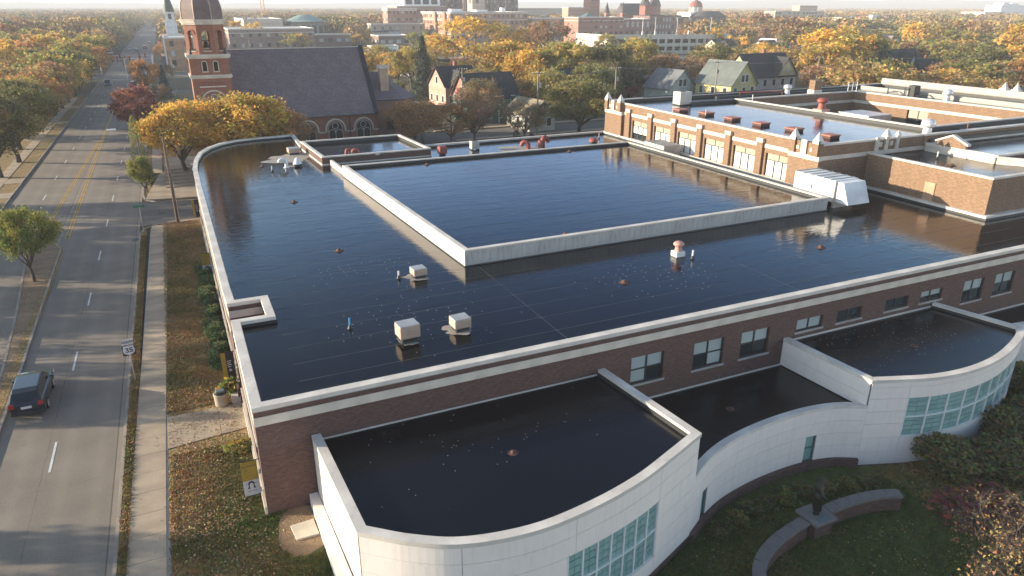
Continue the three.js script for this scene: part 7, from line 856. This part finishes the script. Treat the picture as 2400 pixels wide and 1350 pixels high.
bush('autumn_shrub', 'maroon', 'dark reddish shrub between lawn and orange shrub', [34.6, -2.7, -17.2], 4.0, 1.2, 3.0, 33, 2200, .06); bush('autumn_shrub', 'brown', 'yellow brown shrub at the very corner', [30.4, -2.7, -10.2], 4.2, 2.6, 3.6, 35, 900, .07);
for (let i = 0; i < 9; i++) bush('border_plant', ['darkolive', 'olive', 'darkolive'][i % 3], `drying border plant along the foot of the concave wall, ${['first', 'second', 'third', 'fourth', 'fifth', 'sixth', 'seventh', 'eighth', 'last'][i]} from the left`, [21.6 + i * 1.25, -2.65, -21.4 - 1.1 * Math.sin((i + 1) / 9 * Math.PI)], 1.1, .55, .9, 41 + i, 420, .12, 'border plants along the concave wall');
{ // grass blades and fallen leaves
  const blade = bag(), q = rng(601); for (let i = 0; i < 5; i++) { const a = q() * 6.28, l = .06 + .05 * q(), x = (q() - .5) * .1, z = (q() - .5) * .1; blade.p.push(x - .012 * Math.sin(a), 0, z + .012 * Math.cos(a), x + .012 * Math.sin(a), 0, z - .012 * Math.cos(a), x + Math.cos(a) * .04, l, z + Math.sin(a) * .04); } const bg = toGeo(blade);
  const zones = [[-3.1, 1.0, -84, -29.3, 26000, () => 0], [-3.1, 3.5, -29.3, -22, 9000, () => 0], [-5.15, -4.75, -80, -20, 5000, () => 0], [14, 46, -22, -9, 30000, dip]], list = []; const f1 = lawnColor((x, z) => z > -36 && x < 4 ? .55 * S(-2.6, .6, x) + .3 : x > 10 ? (x > 33 ? .1 : .9) : .25);
  for (const [a, b, c, d, k, h] of zones) for (let i = 0; i < k; i++) { const x = a + (b - a) * q(), z = c + (d - c) * q(); if (z > -41 && z < -36.4 && x < 1 && x > -3.2) continue; if (Math.hypot((x - 2.5) / 1.4, (z + 27.6) / 1.8) < 1) continue; list.push([x, h(x, z) - .005, z]); }
  const im = new THREE.InstancedMesh(bg, std([1, 1, 1], .9), list.length), m = new THREE.Matrix4(), col = new THREE.Color(), e = new THREE.Euler(), Q = new THREE.Quaternion(); list.forEach(([x, y, z], i) => { const s = .7 + .7 * q(); m.compose(V(x, y, z), Q.setFromEuler(e.set(0, q() * 6.28, 0)), V(s * 1.4, s, s * 1.4)); im.setMatrixAt(i, m); const c = f1(x, z).map((v) => v * (.7 + .7 * q())); im.setColorAt(i, col.setRGB(...c)); }); im.name = 'grass'; tag(im, 'short autumn grass, part green and part dry', 'grass', null, 'stuff'); scene.add(im);
  const lf = new THREE.BufferGeometry(); lf.setAttribute('position', new THREE.Float32BufferAttribute([-.05, 0, 0, 0, .012, -.04, .055, .02, 0, -.05, 0, 0, .055, .02, 0, 0, .0, .045], 3)); lf.computeVertexNormals(); lf.setAttribute('uv', new THREE.BufferAttribute(new Float32Array(12), 2)); const L = [], cl = [[.42, .29, .15], [.52, .4, .24], [.34, .19, .08], [.3, .2, .11], [.48, .31, .1]];
  for (const [a, b, c, d, k, h] of [[-3.1, 1.0, -84, -29, 11000, () => 0], [-3.1, 3.2, -30, -22, 2200, () => 0], [-5.2, -4.7, -84, -20, 900, () => 0], [-4.7, -2.8, -84, -20, 160, () => 0], [15, 46, -22, -9, 3600, dip], [-14.5, -11.8, -80, -20, 1800, () => 0], [-3.0, .6, -40.5, -37, 14, () => .02]]) for (let i = 0; i < k; i++) { const x = a + (b - a) * q(), z = c + (d - c) * q(); if (fbm(x * .5 + 30, z * .5 + 300, 4096, 611, 3) < .34 + .24 * q()) continue; L.push([x, h(x, z) + .03 + .05 * q(), z]); }
  const il = new THREE.InstancedMesh(lf, std([1, 1, 1], .8), L.length); L.forEach(([x, y, z], i) => { const s = .5 + .6 * q(); m.compose(V(x, y, z), Q.setFromEuler(e.set((q() - .5) * 1, q() * 6.28, (q() - .5) * 1)), V(s, s, s)); il.setMatrixAt(i, m); il.setColorAt(i, col.setRGB(...pick(q, cl).map((v) => v * (.6 + .7 * q())))); }); il.name = 'fallen_leaves'; tag(il, 'tan and orange fallen leaves scattered over the lawns', 'fallen leaves', null, 'stuff'); scene.add(il);
}
renderer.render(scene, camera);
